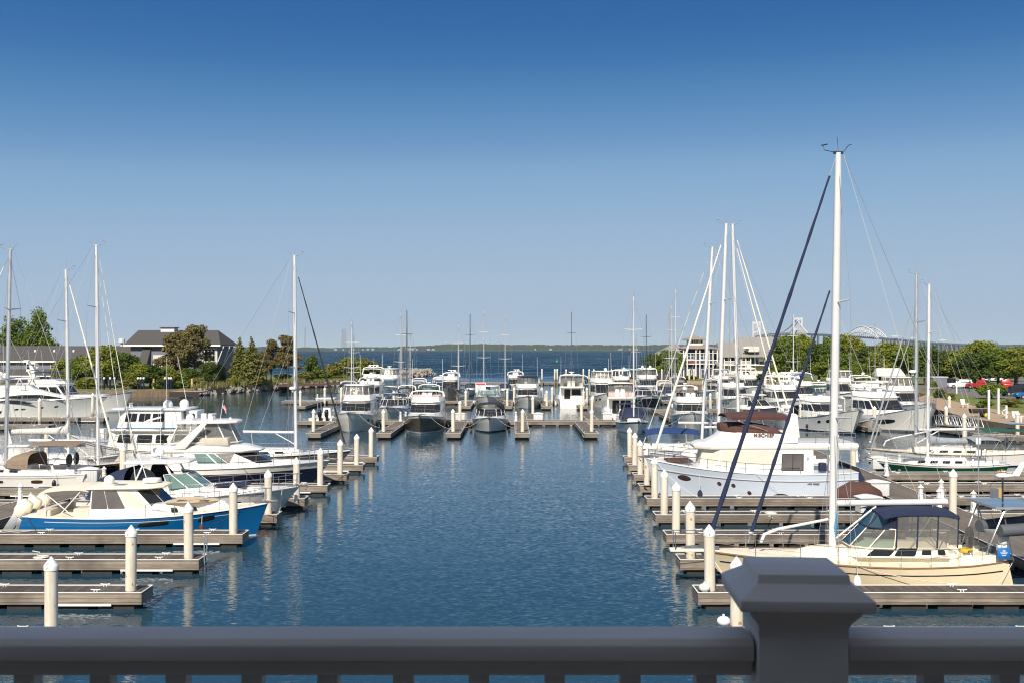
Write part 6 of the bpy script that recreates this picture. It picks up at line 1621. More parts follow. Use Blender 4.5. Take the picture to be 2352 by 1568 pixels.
tr = [(1800, 776, 70, 245, 3), (1836, 772, 80, 250, 4), (1880, 792, 80, 235, 5), (1912, 778, 70, 252, 3), (1950, 769, 66, 255, 7), (1996, 796, 90, 240, 8), (2045, 790, 80, 228, 4), (2088, 792, 84, 226, 6), (2125, 797, 74, 224, 5), (2165, 806, 74, 226, 8), (2205, 803, 80, 224, 7),
      (2252, 786, 84, 250, 4), (2292, 801, 84, 222, 3), (2332, 796, 84, 220, 7), (2385, 792, 90, 222, 8), (1920, 812, 80, 222, 6), (2020, 812, 84, 250, 3), (2240, 812, 84, 216, 5), (2310, 806, 80, 250, 6)]
for i, (vx, vy, w_, D, s_) in enumerate(tr):
    treepx('leafy_tree', 'broad', s_, vx, D, vy, w_*1.25, 'broad green tree in the belt between the bridge and the car park', gR)
treepx('leafy_tree', 'broad', 9, 1975, 192, 834, 70, 'low olive tree right of the tallest mast', gR)
treepx('leafy_tree', 'broad', 9, 1540, 262, 803, 80, 'green tree left of the tower building', gR)
treepx('leafy_tree', 'broad', 8, 1500, 268, 812, 60, 'small green tree at the left end of the right bank', gR)
treepx('weeping_tree', 'weeping', 1, 2277, 163, 878, 66, 'small weeping tree on the lawn in front of the black car', gR, 0., h0=2.55, w0=4.6)
sr = [(1650, 860, 40, 258, 'shrub at the foot of the tower building'), (1690, 856, 40, 262, 'shrub beside the brick steps'), (1745, 858, 44, 250, 'shrub below the porch railing'), (1775, 852, 50, 240, 'shrub right of the porch'), (2260, 918, 44, 138, 'dark shrub on the lawn below the weeping tree'), (2325, 914, 50, 140, 'shrub at the right edge of the lawn'),
      (2160, 893, 34, 165, 'bright round shrub in the red planting bed'), (2182, 902, 30, 160, 'low shrub at the end of the planting bed'), (2140, 876, 36, 195, 'shrub on the traffic island'), (1410, 858, 40, 270, 'low shrub at the tip of the right bank, left one'), (1452, 858, 44, 268, 'low shrub at the tip of the right bank, right one'), (1860, 872, 50, 200, 'shrub behind the blue bimini cruiser'), (1585, 862, 40, 262, 'shrub left of the tower steps')]
for i, (vx, vy, w_, D, lb) in enumerate(sr): treepx('shrub', 'shrub', i % 4, vx, D, vy, w_, lb, 'shrubs along the right bank', h0=3.1, w0=4.4)
# reeds along the left shore: stuff
rr = random.Random(5); vs, fs = [], []
for k in range(2600):
    t_ = rr.random(); i = min(int(t_*5), 4)+3; a, c = left_front[i], left_front[i+1]
    p = lerp(a, c, rr.random()); x, y = p.x+rr.uniform(-.6, .6), p.y+.5+abs(rr.gauss(0, 3.))
    h_ = rr.uniform(.5, 1.3)*(1.2 if i < 6 else .7); a_ = rr.uniform(0, 3.14); w_ = rr.uniform(.05, .14)
    n0 = len(vs); dx, dy = w_*math.cos(a_), w_*math.sin(a_)
    vs += [(x-dx, y-dy, LZ-.1), (x+dx, y+dy, LZ-.1), (x+rr.uniform(-.3, .3), y+rr.uniform(-.3, .3), LZ+h_)]; fs.append((n0, n0+1, n0+2))
me = bpy.data.meshes.new('shore_grass'); me.from_pydata(vs, [], fs); me.materials.append(M['reed']); o = bpy.data.objects.new('shore_grass', me); COL.objects.link(o); struct(o, 'stuff')
vs, fs = [], []
for k in range(900):
    p = W(rr.uniform(2120, 2185), rr.uniform(893, 897), LZ); n0 = len(vs); a_ = rr.uniform(0, 3.14)
    vs += [(p.x-.1*math.cos(a_), p.y-.1*math.sin(a_), LZ), (p.x+.1*math.cos(a_), p.y+.1*math.sin(a_), LZ), (p.x, p.y, LZ+rr.uniform(.3, .6))]; fs.append((n0, n0+1, n0+2))
me = bpy.data.meshes.new('lavender_bed'); me.from_pydata(vs, [], fs); me.materials.append(M['lavender']); o = bpy.data.objects.new('lavender_bed', me); COL.objects.link(o); struct(o, 'stuff')

# ---------------------------------------------------------------- buildings
def window(root, x, y, z, w, h_, n=2, m='glass', fr='trim white', face=-1, mull=True):
    b = MB(); t_ = .09
    for x0, x1, z0, z1 in ((x-w/2-t_, x-w/2, z-t_, z+h_+t_), (x+w/2, x+w/2+t_, z-t_, z+h_+t_), (x-w/2, x+w/2, z-t_, z), (x-w/2, x+w/2, z+h_, z+h_+t_)): b.box(x0, x1, y-.1, y+.02, z0, z1)
    for k in range(1, n): b.box(x-w/2+w*k/n-.03, x-w/2+w*k/n+.03, y-.08, y+.02, z+.003, z+h_-.003)
    if mull: b.box(x-w/2+.003, x+w/2-.003, y-.07, y+.02, z+h_*.5-.03, z+h_*.5+.03)
    f = b.build('window', fr, root)
    b = MB(); b.box(x-w/2, x+w/2, y-.03, y+.02, z, z+h_); b.build('pane', m, f)
def gable(b, x0, x1, y0, y1, ze, zr, ov=.5, hipl=0., hipr=0., th=.18):
    ym = (y0+y1)/2
    a = [(x0-ov, y0-ov, ze), (x1+ov, y0-ov, ze), (x1+ov, y1+ov, ze), (x0-ov, y1+ov, ze)]
    r = [(x0-ov+hipl, ym, zr), (x1+ov-hipr, ym, zr)]
    vs = a+r+[(p[0], p[1], p[2]-th) for p in a]
    b.add(vs, [(0, 1, 5, 4), (1, 2, 5), (2, 3, 4, 5), (3, 0, 4), (0, 1, 7, 6), (1, 2, 8, 7), (2, 3, 9, 8), (3, 0, 6, 9), (9, 8, 7, 6)])
# long low building, left
t = thing('waterfront_building', 'long low grey roofed building with white bay windows, behind the left yachts', 'building', (WX(130, 236), 236, LZ))
x0, x1 = WX(-60, 236)-WX(130, 236), WX(302, 236)-WX(130, 236)
b = MB(); b.box(x0, x1, 0, 12, -.2, 2.0); b.build('lower_wall', 'navy paint', t)
b = MB(); b.box(x0, x1, 1.6, 12, 2.0, 4.95); b.build('upper_wall', 'slate siding', t)
b = MB(); b.add([(x0, -.7, 1.75), (x1, -.7, 1.75), (x1, 1.7, 3.2), (x0, 1.7, 3.2), (x0, -.7, 1.6), (x1, -.7, 1.6)], [(0, 1, 2, 3), (0, 1, 5, 4)]); b.build('lower_roof', 'shingle', t)
b = MB(); gable(b, x0, x1, 1.6, 12, 5.0, 8.4, .7); b.build('roof', 'shingle', t)
b = MB(); b.box(x0-.7, x1+.7, .82, .9, 4.68, 5.0); b.box(x0, x1, -.78, -.7, 1.5, 1.76); b.build('fascia', 'trim white', t)
for vx in (68, 120, 168, 205):
    x = WX(vx, 236)-WX(130, 236)
    if vx == 68:
        b = MB(); b.loft([[(x-1.5, 1.6, 2.9), (x-1.0, .5, 2.6), (x+1.0, .5, 2.6), (x+1.5, 1.6, 2.9)], [(x-1.5, 1.6, 4.6), (x-1.0, .5, 4.6), (x+1.0, .5, 4.6), (x+1.5, 1.6, 4.6)]], cap0=True, cap1=True); b.build('bay', 'trim white', t)
        for dx in (-.5, .5): window(t, x+dx, .5, 3.2, .75, 1.1, 1)
    else: window(t, x, 1.6, 3.3, 1.9, 1.2, 2)
for vx in (60, 105, 150): b = MB(); x = WX(vx, 236)-WX(130, 236); b.lathe([(.25, 0), (.25, .4), (.1, .5)], 8, (x, 4.5, 7.0)); b.build('roof_vent', 'trim white', t)
b = MB(); x = WX(254, 236)-WX(130, 236); b.lathe([(.3, 0), (.3, .7), (.75, .8), (.75, 1.7), (.5, 1.8)], 10, (x, 6.8, 8.3)); b.build('roof_fan', 'grey plastic', t)
# two storey building, left
t = thing('waterfront_building', 'two storey grey roofed building with a deep overhanging eave behind the pines', 'building', (WX(400, 230), 230, LZ))
g = lambda vx: WX(vx, 230)-WX(400, 230)
b = MB(); b.box(g(300), g(500), 0, 13, -.2, 8.3); b.build('wall', 'slate siding', t)
b = MB(); b.box(g(352), g(392), -.06, -.003, 2.6, 6.4); b.build('wall_panel', 'white siding', t)
b = MB(); x0, x1 = g(297), g(500); gable(b, x0, x1, -.2, 13, 8.6, 11.9, .9, .6, 2.6, .25); b.build('roof', 'shingle', t)
b = MB(); b.box(x0-.9, x1+.9, -1.2, -1.1, 8.25, 8.62); b.build('fascia', 'trim white', t)
b = MB(); b.box(g(350), g(382), 5.4, 8.2, 11.2, 12.4); bb = b.build('cupola', 'grey plastic', t); b = MB(); b.box(g(348), g(384), 5.1, 8.5, 12.403, 12.55); b.build('cupola_cap', 'shingle', bb)
b = MB(); b.add([(g(318), -2.4, 2.6), (g(340), -2.4, 2.6), (g(348), -.1, 8.2), (g(330), -.1, 8.2), (g(318), -.1, 2.6), (g(340), -.1, 2.6)], [(0, 1, 2, 3), (0, 3, 4), (1, 5, 2), (0, 4, 5, 1)]); b.build('sloped_bay', 'shingle', t)
b = MB(); b.box(g(464), g(499), -.06, -.003, .2, 8.0); b.build('end_panel', 'white siding', t)
for vx in (474, 482, 491):
    window(t, g(vx), -.07, 5.0, .55, 2.6, 1); window(t, g(vx), -.07, .6, .55, 2.2, 1)
frame(t, 'eave_brace', 'trim white', [[(g(500)+.05, y, 5.), (g(514), y, 8.3)] for y in (0., 5.)], .12)
# red brown terrace and globe topped posts in front
p = W(420, 912, 0)
t = thing('timber_jetty', 'low brown timber jetty at the left shore below the pines', 'jetty', (p.x, p.y+1, 0))
b = MB(); b.box(-2.2, 3.4, -2., 4., .85, 1.1); b.build('decking', 'boardwalk', t); b = MB(); b.box(-2.2, 3.4, -2.05, -1.99, .1, 1.12); b.build('fascia', 'dark bulkhead', t)
PG = None
for vx, lb in ((239, 'first'), (253, 'second'), (263, 'third'), (317, 'fourth'), (323, 'fifth'), (330, 'sixth'), (379, 'seventh'), (388, 'eighth'), (393, 'ninth')):
    q = (WX(vx, 201), 201, 0); lab = f'dark post with a white globe on the left shore, {lb} from the left'
    if PG is None:
        PG = thing('globe_post', lab, 'post', q, 0, 'globe topped posts on the left shore')
        b = MB(); b.lathe([(.17, -.5), (.17, 3.0), (.2, 3.02), (.2, 3.1), (.1, 3.15)], 10); b.build('post', 'navy hull', PG)
        b = MB(); b.lathe([(.06, 3.15), (.17, 3.22), (.22, 3.4), (.17, 3.58), (.02, 3.63)], 10); b.build('globe', 'dome white', PG, smooth=60)
    else: dup(PG, q, 0, lab)
for vx, lb in ((353, 'left of the jetty'), (441, 'on the jetty')):
    b = MB(); b.lathe([(.2, -1), (.2, 3.3)], 10, (WX(vx, 203), 203, 0)); tag(b.build('timber_pile', 'yellow wood'), 'plain yellowish timber pile '+lb, 'piling')
# tower building and porch building, right (D about 277 m)
DB = 276.
t = thing('tower_building', 'navy and white restaurant building with a stepped lantern tower and red sign', 'building', (WX(1602, DB), DB, LZ))
g = lambda vx: WX(vx, DB)-WX(1602, DB)
zz = lambda vy: WZ(vy, DB)-LZ
b = MB(); b.box(g(1566), g(1640), 0, 9, -.2, zz(799)); b.build('wall', 'navy paint', t)
for y0, z0, z1 in ((-.9, zz(836), zz(834)), (-.9, zz(827.5), zz(826)), (-.25, zz(811), zz(809.5))):
    b = MB(); b.box(g(1564), g(1648), y0, y0+.9, z0, z1); b.build('floor_band', 'trim white', t)
b = MB(); b.box(g(1565), g(1647), -.86, -.8, zz(834)+.003, zz(827.5)-.003); b.build('balcony_panel', 'navy paint', t)
for vx in (1569, 1577, 1597, 1606, 1627, 1636, 1646): b = MB(); b.box(g(vx)-.13, g(vx)+.13, -1.02, -.75, -.2, zz(800)); b.build('column', 'trim white', t)
for vx in (1583, 1590, 1613, 1620): window(t, g(vx), -.003, zz(826)+.2, .8, 1.6, 1, 'glass blue')
for vx in (1585, 1592, 1615): window(t, g(vx), -.003, .1, .9, 2.2, 1, 'glass blue')
b = MB(); x0, x1 = g(1570), g(1638); gable(b, x0, x1, -.6, 9., zz(799), zz(789), .9, 4.2, 4.2); b.build('skirt_roof', 'warm roof', t)
b = MB(); b.box(g(1586), g(1618), 2.4, 6.2, zz(792), zz(779)); ln_ = b.build('lantern', 'trim white', t)
for k in range(6): window(t, g(1589+5.2*k), 2.395, zz(787.5), .42, .85, 1, mull=False)
b = MB(); gable(b, g(1584), g(1620), 2., 6.6, zz(778.5), zz(770), .8, 2.7, 2.7); b.build('lantern_roof', 'warm roof', t)
b = MB(); b.box(g(1510), g(1566), .5, 9, -.2, zz(812)); b.build('pavilion_wall', 'navy paint', t)
b = MB(); gable(b, g(1514), g(1572), .5, 9, zz(813), zz(790), .5, 4.6, 1.5); b.build('pavilion_roof', 'metal roof', t)
for vx in (1535, 1548, 1560): window(t, g(vx), .49, zz(826), 1.1, 1.3, 2, 'glass blue'); window(t, g(vx), .49, .7, 1.2, 1.4, 2)
b = MB(); b.box(g(1516), g(1566), -.6, .48, zz(836), zz(834)); b.build('terrace', 'trim white', t)
b = MB(); b.box(g(1578.5), g(1595.5), -.98, -.9, zz(832.8), zz(827.8)); sg = b.build('sign', 'navy paint', t)
text(sg, 'Libbeys', ((g(1578.5)+g(1595.5))/2, -1.0, (zz(832.8)+zz(827.8))/2), (R(90), 0, 0), .75, 'sign red', ext=.01, shear=.2)
t = thing('porch_building', 'long grey metal roofed building with white upper porch railings', 'building', (WX(1720, DB), DB-2, LZ))
g = lambda vx: WX(vx, DB)-WX(1720, DB)
b = MB(); b.box(g(1652), g(1830), 1.4, 13, -.2, zz(838)); b.build('lower_wall', 'white siding', t)
b = MB(); b.box(g(1652), g(1830), 1.4, 13, zz(838), zz(819)); b.build('upper_wall', 'navy paint', t)
b = MB(); b.box(g(1652), g(1765), -.2, 1.39, zz(838.5), zz(836.8)); b.build('porch_floor', 'trim white', t)
b = MB(); gable(b, g(1652), g(1700), -.2, 12, zz(818.5), zz(785), .4, .6, 0); b.build('roof', 'metal roof', t)
b = MB(); gable(b, g(1701), g(1852), -.2, 13.5, zz(818), zz(774), .5, 0., 2.); b.build('tall_roof', 'metal roof', t)
for vx in (1660, 1674, 1698, 1709, 1720): b = MB(); b.box(g(vx)-.12, g(vx)+.12, -.15, .1, -.2, zz(819)); b.build('porch_post', 'trim white', t)
for a_, c_ in ((1661, 1684), (1698, 1720)):
    b = MB(); b.box(g(a_), g(c_), -.08, 0, zz(828)-.1, zz(828)); b.box(g(a_), g(c_), -.08, 0, zz(836)-.0, zz(836)+.1)
    n = 22
    for k in range(n): x = lerp(g(a_), g(c_), (k+.5)/n); b.box(x-.025, x+.025, -.07, -.01, zz(836)+.103, zz(828)-.103)
    b.build('porch_railing', 'trim white', t)
for vx in (1664, 1680, 1702, 1713): window(t, g(vx), 1.39, zz(834), 1.0, 1.6, 1, mull=False)
for vx in (1728, 1738): window(t, g(vx), 1.39, zz(836), .9, 1.9, 1, 'glass blue', mull=False)
b = MB(); b.box(g(1741), g(1752), 1.3, 1.39, zz(829), zz(821)); b.build('blank_panel', 'cream pale', t)
window(t, g(1668), 1.39, .6, 1.4, 1.6, 2); window(t, g(1712), 1.39, .8, 1.6, 1.0, 2)
b = MB(); b.box(g(1707), g(1738), -.9, 3.5, zz(805), zz(795)); b.box(g(1713), g(1736), -.92, -.9, zz(807.5), zz(805)-.003); dm = b.build('dormer', 'white siding', t)
b = MB(); b.box(g(1701), g(1713), -1.5, -.95, zz(800), zz(796)); b.build('air_conditioner', 'white plastic', t)
b = MB(); b.add([(g(1639), -2.5, zz(838)), (g(1655), -2.5, zz(838)), (g(1655), 1.35, zz(830)), (g(1639), 1.35, zz(830)), (g(1639), -2.5, zz(838)-.2), (g(1655), -2.5, zz(838)-.2)], [(0, 1, 2, 3), (0, 1, 5, 4)]); b.build('entrance_roof', 'metal roof', t)
b = MB()
for k in range(7): b.box(g(1626)-.2*k, g(1646)-.2*k, -6.5-.42*k, -6.1-.42*k, -.2, 1.25-.18*k)
p = b.build('brick_steps', 'mulch', t); 
for s in (1626, 1646):
    frame(t, 'stair_rail', 'trim white', [[(g(s)-1.2, -9., 1.), (g(s), -6.2, 2.3)], [(g(s)-1.2, -9., -.1), (g(s)-1.2, -9., 1.)], [(g(s), -6.2, .8), (g(s), -6.2, 2.3)]], .05)

# ---------------------------------------------------------------- beacon, vehicles, chairs and other small things
p = (WX(1277, 300), 300, 0)
t = thing('channel_beacon', 'brown beacon pile with green square boards and lamp at the outer dock', 'beacon', p)
b = MB(); b.lathe([(.3, -2), (.25, 4.2)], 10); b.lathe([(.05, 4.2), (.05, 5.4)], 6); b.build('pile', 'bark', t)
b = MB(); b.box(-.55, .55, -.42, -.36, 2.2, 3.3); b.build('board', 'beacon green', t)
b = MB(); b.box(.1, .45, -.1, .2, 5.2, 5.7); b.lathe([(.05, 5.7), (.05, 6.2)], 6, (.27, .05, 0)); b.build('lamp', 'beacon green', t)
p = (WX(1104, 182), 182, .6)
t = thing('notice_board', 'white notice board with red heading on the second cross dock', 'sign', p)
b = MB(); b.box(-.9, .9, -.04, .04, .9, 2.6); b.box(-.8, -.7, 0, .08, 0, .9); b.box(.7, .8, 0, .08, 0, .9); b.build('board', 'white paint', t)
b = MB(); b.box(-.8, .8, -.05, -.042, 2.2, 2.5); b.build('heading', 'sign red', t)
def vehicle(label, kind, vx, D, rz, m):
    t = thing('parked_'+kind, label, {'suv': 'car', 'pickup': 'pickup truck'}[kind], (WX(vx, D), D, LZ+.02), rz, 'vehicles in the car park')
    Lh, w = 2.4 if kind == 'suv' else 2.75, .92
    side = [(-Lh, .35), (-Lh, .95), (-Lh+.1, 1.05), (.9, 1.08), (Lh-.15, .95), (Lh, .75), (Lh, .35)]
    b = MB(); b.prism(side, -w, w, 'y'); b.build('body', m, t, bev=.06)
    if kind == 'suv': cab = [(-2.3, 1.05), (-2.1, 1.72), (.1, 1.76), (1.0, 1.07)]
    else:
        cab = [(-.5, 1.06), (-.35, 1.75), (.9, 1.75), (1.55, 1.07)]
        b = MB(); b.box(-2.6, -.65, -.75, .75, 1.052, 1.06); b.build('bed', 'rubber', t)
    b = MB(); n = len(cab); b.loft([[(x, s*(w-.05-(.14 if z > 1.2 else 0)), z) for x, z in cab] for s in (-1, 1)], cap0=True, cap1=True); b.build('cabin', m, t, bev=.05)
    xs = ((-2.0, -.95), (-.85, -.05), (.05, .7)) if kind == 'suv' else ((-.25, .35), (.42, 1.05))
    for a, c in xs:
        for s in (-1, 1):
            b = MB(); y0, y1 = s*(w-.06), s*(w-.17); b.add([(a, y0, 1.12), (c+.2, y0, 1.12), (c, y1, 1.62), (a+.06, y1, 1.62)], [(0, 1, 2, 3)]); b.build('window', 'glass', t)
    xf, xb = cab[-1], cab[-2]
    b = MB(); b.add([(xf[0]-.04, -.72, xf[1]+.06), (xf[0]-.04, .72, xf[1]+.06), (xb[0]+.08, .62, xb[1]-.08), (xb[0]+.08, -.62, xb[1]-.08)], [(0, 1, 2, 3)]); o = b.build('windscreen', 'glass', t); o.location = (.03, 0, .02)
    for x in (-Lh*.62, Lh*.62):
        for s in (-1, 1):
            b = MB(); b.lathe([(.36, -.11), (.38, -.06), (.38, .06), (.36, .11)], 14, (x, s*(w-.09), .37), ax='y'); wh = b.build('wheel', 'tyre', t, smooth=40)
            b = MB(); b.lathe([(.22, -.02), (.2, .02)], 10, (x, s*(w+.012), .37), ax='y'); b.build('rim', 'alloy', wh)
    for s in (-1, 1):
        b = MB(); b.box(Lh-.06, Lh+.01, s*.72-.16, s*.72+.16, .72, .86); b.build('headlight', 'dome white', t)
        b = MB(); b.box(-Lh-.012, -Lh+.05, s*.78-.08, s*.78+.08, .7, .95); b.build('tail_light', 'red paint', t)
    return t
vehicle('white sport utility car parked side on by the road', 'suv', 2203, 206, PI, 'white paint')
vehicle('black pickup truck parked behind the white car', 'pickup', 2180, 213, .5, 'black hull')
vehicle('bright red pickup truck in the middle of the car park', 'pickup', 2254, 203, -.9, 'red paint')
vehicle('red pickup truck seen from behind near the right edge', 'pickup', 2310, 204, 1.3, 'red paint')
vehicle('black car parked behind the weeping tree', 'suv', 2332, 172, PI, 'black hull')
vehicle('blue car cut by the right edge of the picture', 'suv', 2366, 162, PI, 'blue hull')
vehicle('white pickup truck half hidden under the far trees', 'pickup', 2285, 246, PI, 'white paint')
p = (WX(2040, 205), 205, LZ)
t = thing('storage_tent', 'white roofed storage tent with orange equipment underneath', 'tent', p)
b = MB(); gable(b, -2.6, 2.6, -1.5, 1.5, 2.6, 4.0, .2, .5, .5); b.build('roof', 'light canvas', t)
for x in (-2.5, 2.5):
    for y in (-1.4, 1.4): b = MB(); b.box(x-.05, x+.05, y-.05, y+.05, 0, 2.5); b.build('post', 'white plastic', t)
p = (WX(2042, 204), 204, LZ); t = thing('lift_machine', 'orange lifting machine under the white storage tent', 'machine', p)
b = MB(); b.box(-1.6, 1.6, -.6, .6, .5, 1.3, tx=.2); b.tube([(-1.2, 0, 1.3), (.6, 0, 2.2), (1.8, 0, 1.5)], .12, 6); b.build('body', 'tower red', t, bev=.05)
for x in (-1.1, 1.1): b = MB(); b.lathe([(.42, -.7), (.42, .7)], 12, (x, 0, .42), ax='y'); b.build('wheel', 'tyre', t)
p = (WX(2154, 205), 205, LZ); t = thing('waste_enclosure', 'grey box shaped enclosure left of the parked pickup trucks', 'enclosure', p)
b = MB(); b.box(-1.4, 1.4, -1, 1, 0, 2.2); b.build('wall', 'slate siding', t); b = MB(); b.box(-1.5, 1.5, -1.1, 1.1, 2.203, 2.35); b.build('lid', 'grey plastic', t)
CH = None
for vx, vy, lb in ((2215, 935, 'white slatted garden chair behind the gangway pile'), (2336, 968, 'white slatted garden chair at the right edge'), (2345, 968, 'second white slatted garden chair at the right edge')):
    q = W(vx, vy, LZ+.03)
    if CH is None:
        CH = thing('garden_chair', lb, 'chair', q, 0, 'white garden chairs on the promenade')
        b = MB(); b.prism([(-.35, .42), (.35, .30), (.35, .35), (-.35, .47)], -.28, .28, 'x'); b.build('seat', 'trim white', CH)
        for k in range(5): b = MB(); b.prism([(.28, .3), (.6, 1.1), (.64, 1.1), (.33, .3)], -.28+.115*k, -.19+.115*k, 'x'); b.build('back_slat', 'trim white', CH)
        for s in (-1, 1):
            b = MB(); b.box(s*.36-.06, s*.36+.06, -.4, .35, .58, .62); b.build('armrest', 'trim white', CH)
            b = MB(); b.box(s*.33-.04, s*.33+.04, -.35, -.27, 0, .578); b.build('leg', 'trim white', CH)
    else: dup(CH, q, R(20) if vx > 2340 else 0, lb)
for vx, D, h_, lb in ((2226, 190, 6.5, 'black lamp post beside the white car'), (2337, 190, 6.5, 'black lamp post at the right edge of the car park'), (1760, 230, 3.4, 'short white globe lamp below the trees')):
    t = thing('lamp_post', lb, 'lamp post', (WX(vx, D), D, LZ), 0, 'lamp posts on the right bank')
    b = MB(); b.lathe([(.1, 0), (.07, .5), (.05, h_)], 8); b.build('pole', 'black hull' if h_ > 5 else 'white plastic', t)
    b = MB(); b.lathe([(.08, h_), (.2, h_+.1), (.2, h_+.35), (.05, h_+.45)], 8); b.build('lamp_head', 'black hull' if h_ > 5 else 'dome white', t)
p = W(2318, 962, LZ); t = thing('life_ring', 'white life ring hanging on a short white post', 'life ring', (p.x-.5, p.y-.1, LZ+.75))
b = MB(); b.tube([(.3*math.cos(a*.3927), 0, .3*math.sin(a*.3927)) for a in range(17)], .07, 6, cap=False); b.build('ring', 'white plastic', t, smooth=60)
p = W(2258, 958, LZ); t = thing('hand_cart', 'black dock cart with a yellow wheel on the promenade', 'cart', (p.x, p.y+.4, LZ+.03))
b = MB(); b.box(-1.2, .7, -.4, .4, .45, .95, tx=-.15); b.build('tub', 'rubber', t, bev=.04)
for s in (-.46, .46): b = MB(); b.lathe([(.3, -.05), (.3, .05)], 12, (.3, s, .3), ax='y'); w_ = b.build('wheel', 'tyre', t); b = MB(); b.lathe([(.2, -.055), (.2, .055)], 10, (.3, s, .3), ax='y'); b.build('rim', 'yellow rope', w_)

# ---------------------------------------------------------------- far shore, radio towers and the bridge
rr = random.Random(11)
def noise1(x, o):
    return sum(math.sin(x*f+o*1.7+k)*a for k, (f, a) in enumerate(((.0021, 1.), (.0057, .6), (.013, .45), (.031, .3), (.071, .25))))
def ridge(name, xa, xb, D, zfn, depth, m, kind, step=9, rows=7):
    b = MB(); xs = int((xb-xa)/step); R_ = []
    for j in range(rows):
        f = j/(rows-1)
        r = []
        for i in range(xs+1):
            x = xa+(xb-xa)*i/xs
            z = zfn(x)*math.sin(math.pi/2*min(1, f*1.15))
            r.append((x+rr.uniform(-3, 3), D+depth*f+rr.uniform(-6, 6)-18*math.sin(x*.004), max(-1, z+(rr.uniform(-2.6, 2.6) if 0 < j else -z-1))))
        R_.append(r)
    b.loft(R_, closed=False)
    o = b.build(name, m); return struct(o, kind)
mat('far forest', (.040, .062, .026), .95, var=.55, scale=.035, bmp=(.05, 6))
mat('far sand', (.16, .15, .11), .9, var=.3, scale=.02)
def ztop(x):
    vx = x*F/4400+CX
    base = lerp(14, 24, min(1, max(0, (vx-880)/140)))
    return base+2.2*noise1(x, 1)
struct(ridge('far_forest', -2600, 2600, 4400, ztop, 420, 'far forest', 'stuff'), 'stuff')
struct(sheet('far_beach', [(-2600, 4372), (2600, 4372), (2600, 4500), (-2600, 4500)], 1.2, 'far sand', 2.))
for i in range(46):
    vx = rr.choice((rr.uniform(760, 1000), rr.uniform(1420, 1470), rr.uniform(700, 1500)))
    x = WX(vx, 4378); w_, h_ = rr.uniform(5, 13), rr.uniform(4, 9)
    if i > 24: break
    b = MB(); b.box(-w_/2, w_/2, 0, 8, 0, h_*.6); t = thing('far_house', 'tiny pale building on the hazy far shore', 'building', (x, 4376-18*math.sin(x*.004), 1), 0, 'tiny buildings on the far shore'); b.build('wall', 'far houses', t)
    b = MB(); gable(b, -w_/2, w_/2, 0, 8, h_*.6, h_, .4); b.build('roof', 'metal roof', t)
for vx, vyt, lb in ((701, 752, 'hazy red and white radio mast standing alone on the far shore'), (786, 757, 'hazy radio mast, left one of the far group'), (790, 754, 'hazy radio mast, middle one of the far group'), (794, 757, 'hazy radio mast, right one of the far group')):
    D = 4700; hgt = WZ(vyt, D)
    t = thing('radio_mast', lb, 'radio mast', (WX(vx, D), D, 0), 0, 'radio masts on the far shore')
    n = 7
    for k in range(n):
        b = MB(); z0, z1 = hgt*k/n, hgt*(k+1)/n-.05
        for s, q in ((-1, -1), (1, -1), (1, 1), (-1, 1)): b.tube([(s*lerp(3.2, .7, k/n), q*lerp(3.2, .7, k/n), z0), (s*lerp(3.2, .7, (k+1)/n), q*lerp(3.2, .7, (k+1)/n), z1)], .38, 4)
        b.build('lattice_section', 'tower red' if k % 2 == 0 else 'far houses', t)
# bridge: two spans, suspension towers at the left, tied arch, long approach descending to the right
t = thing('bay_bridge', 'long steel bridge with suspension towers and an arched span on the right horizon', 'bridge', (0, 0, 0))
pth = [(1640, 4300, 20), (1700, 4050, 38), (1737, 3900, 52), (1790, 3560, 58), (1832, 3400, 58), (1900, 3250, 52), (1982, 3100, 44), (2060, 3000, 36), (2140, 2900, 26), (2230, 2800, 19), (2330, 2700, 15), (2600, 2500, 10)]
def P3(i, off=0.): vx, D, z = pth[i]; D += off; return Vector((WX(vx, D), D, z))
for off in (0., 150.):
    b = MB(); rings = []
    for i in range(len(pth)):
        p = P3(i, off); rings.append([(p.x, p.y-6, p.z-3.6), (p.x, p.y-6, p.z+1.2), (p.x, p.y+6, p.z+1.2), (p.x, p.y+6, p.z-3.6)])
    b.loft(rings); b.build('deck', 'bridge deck', t)
    cnt = 0
    for i in range(len(pth)-1):
        if i in (3,): continue
        n = 9 if i >= 6 else (5 if i >= 4 else 2)
        for k in range(n):
            if i in (5, 6) and .25 < (k+.5)/n+(i-5)-.35 < 1.2: continue
            p = P3(i, off).lerp(P3(i+1, off), (k+.5)/n)
            b = MB(); b.box(p.x-2.6, p.x+2.6, p.y-5, p.y+5, -2, p.z-3.7); b.build('pier', 'bridge deck', t)
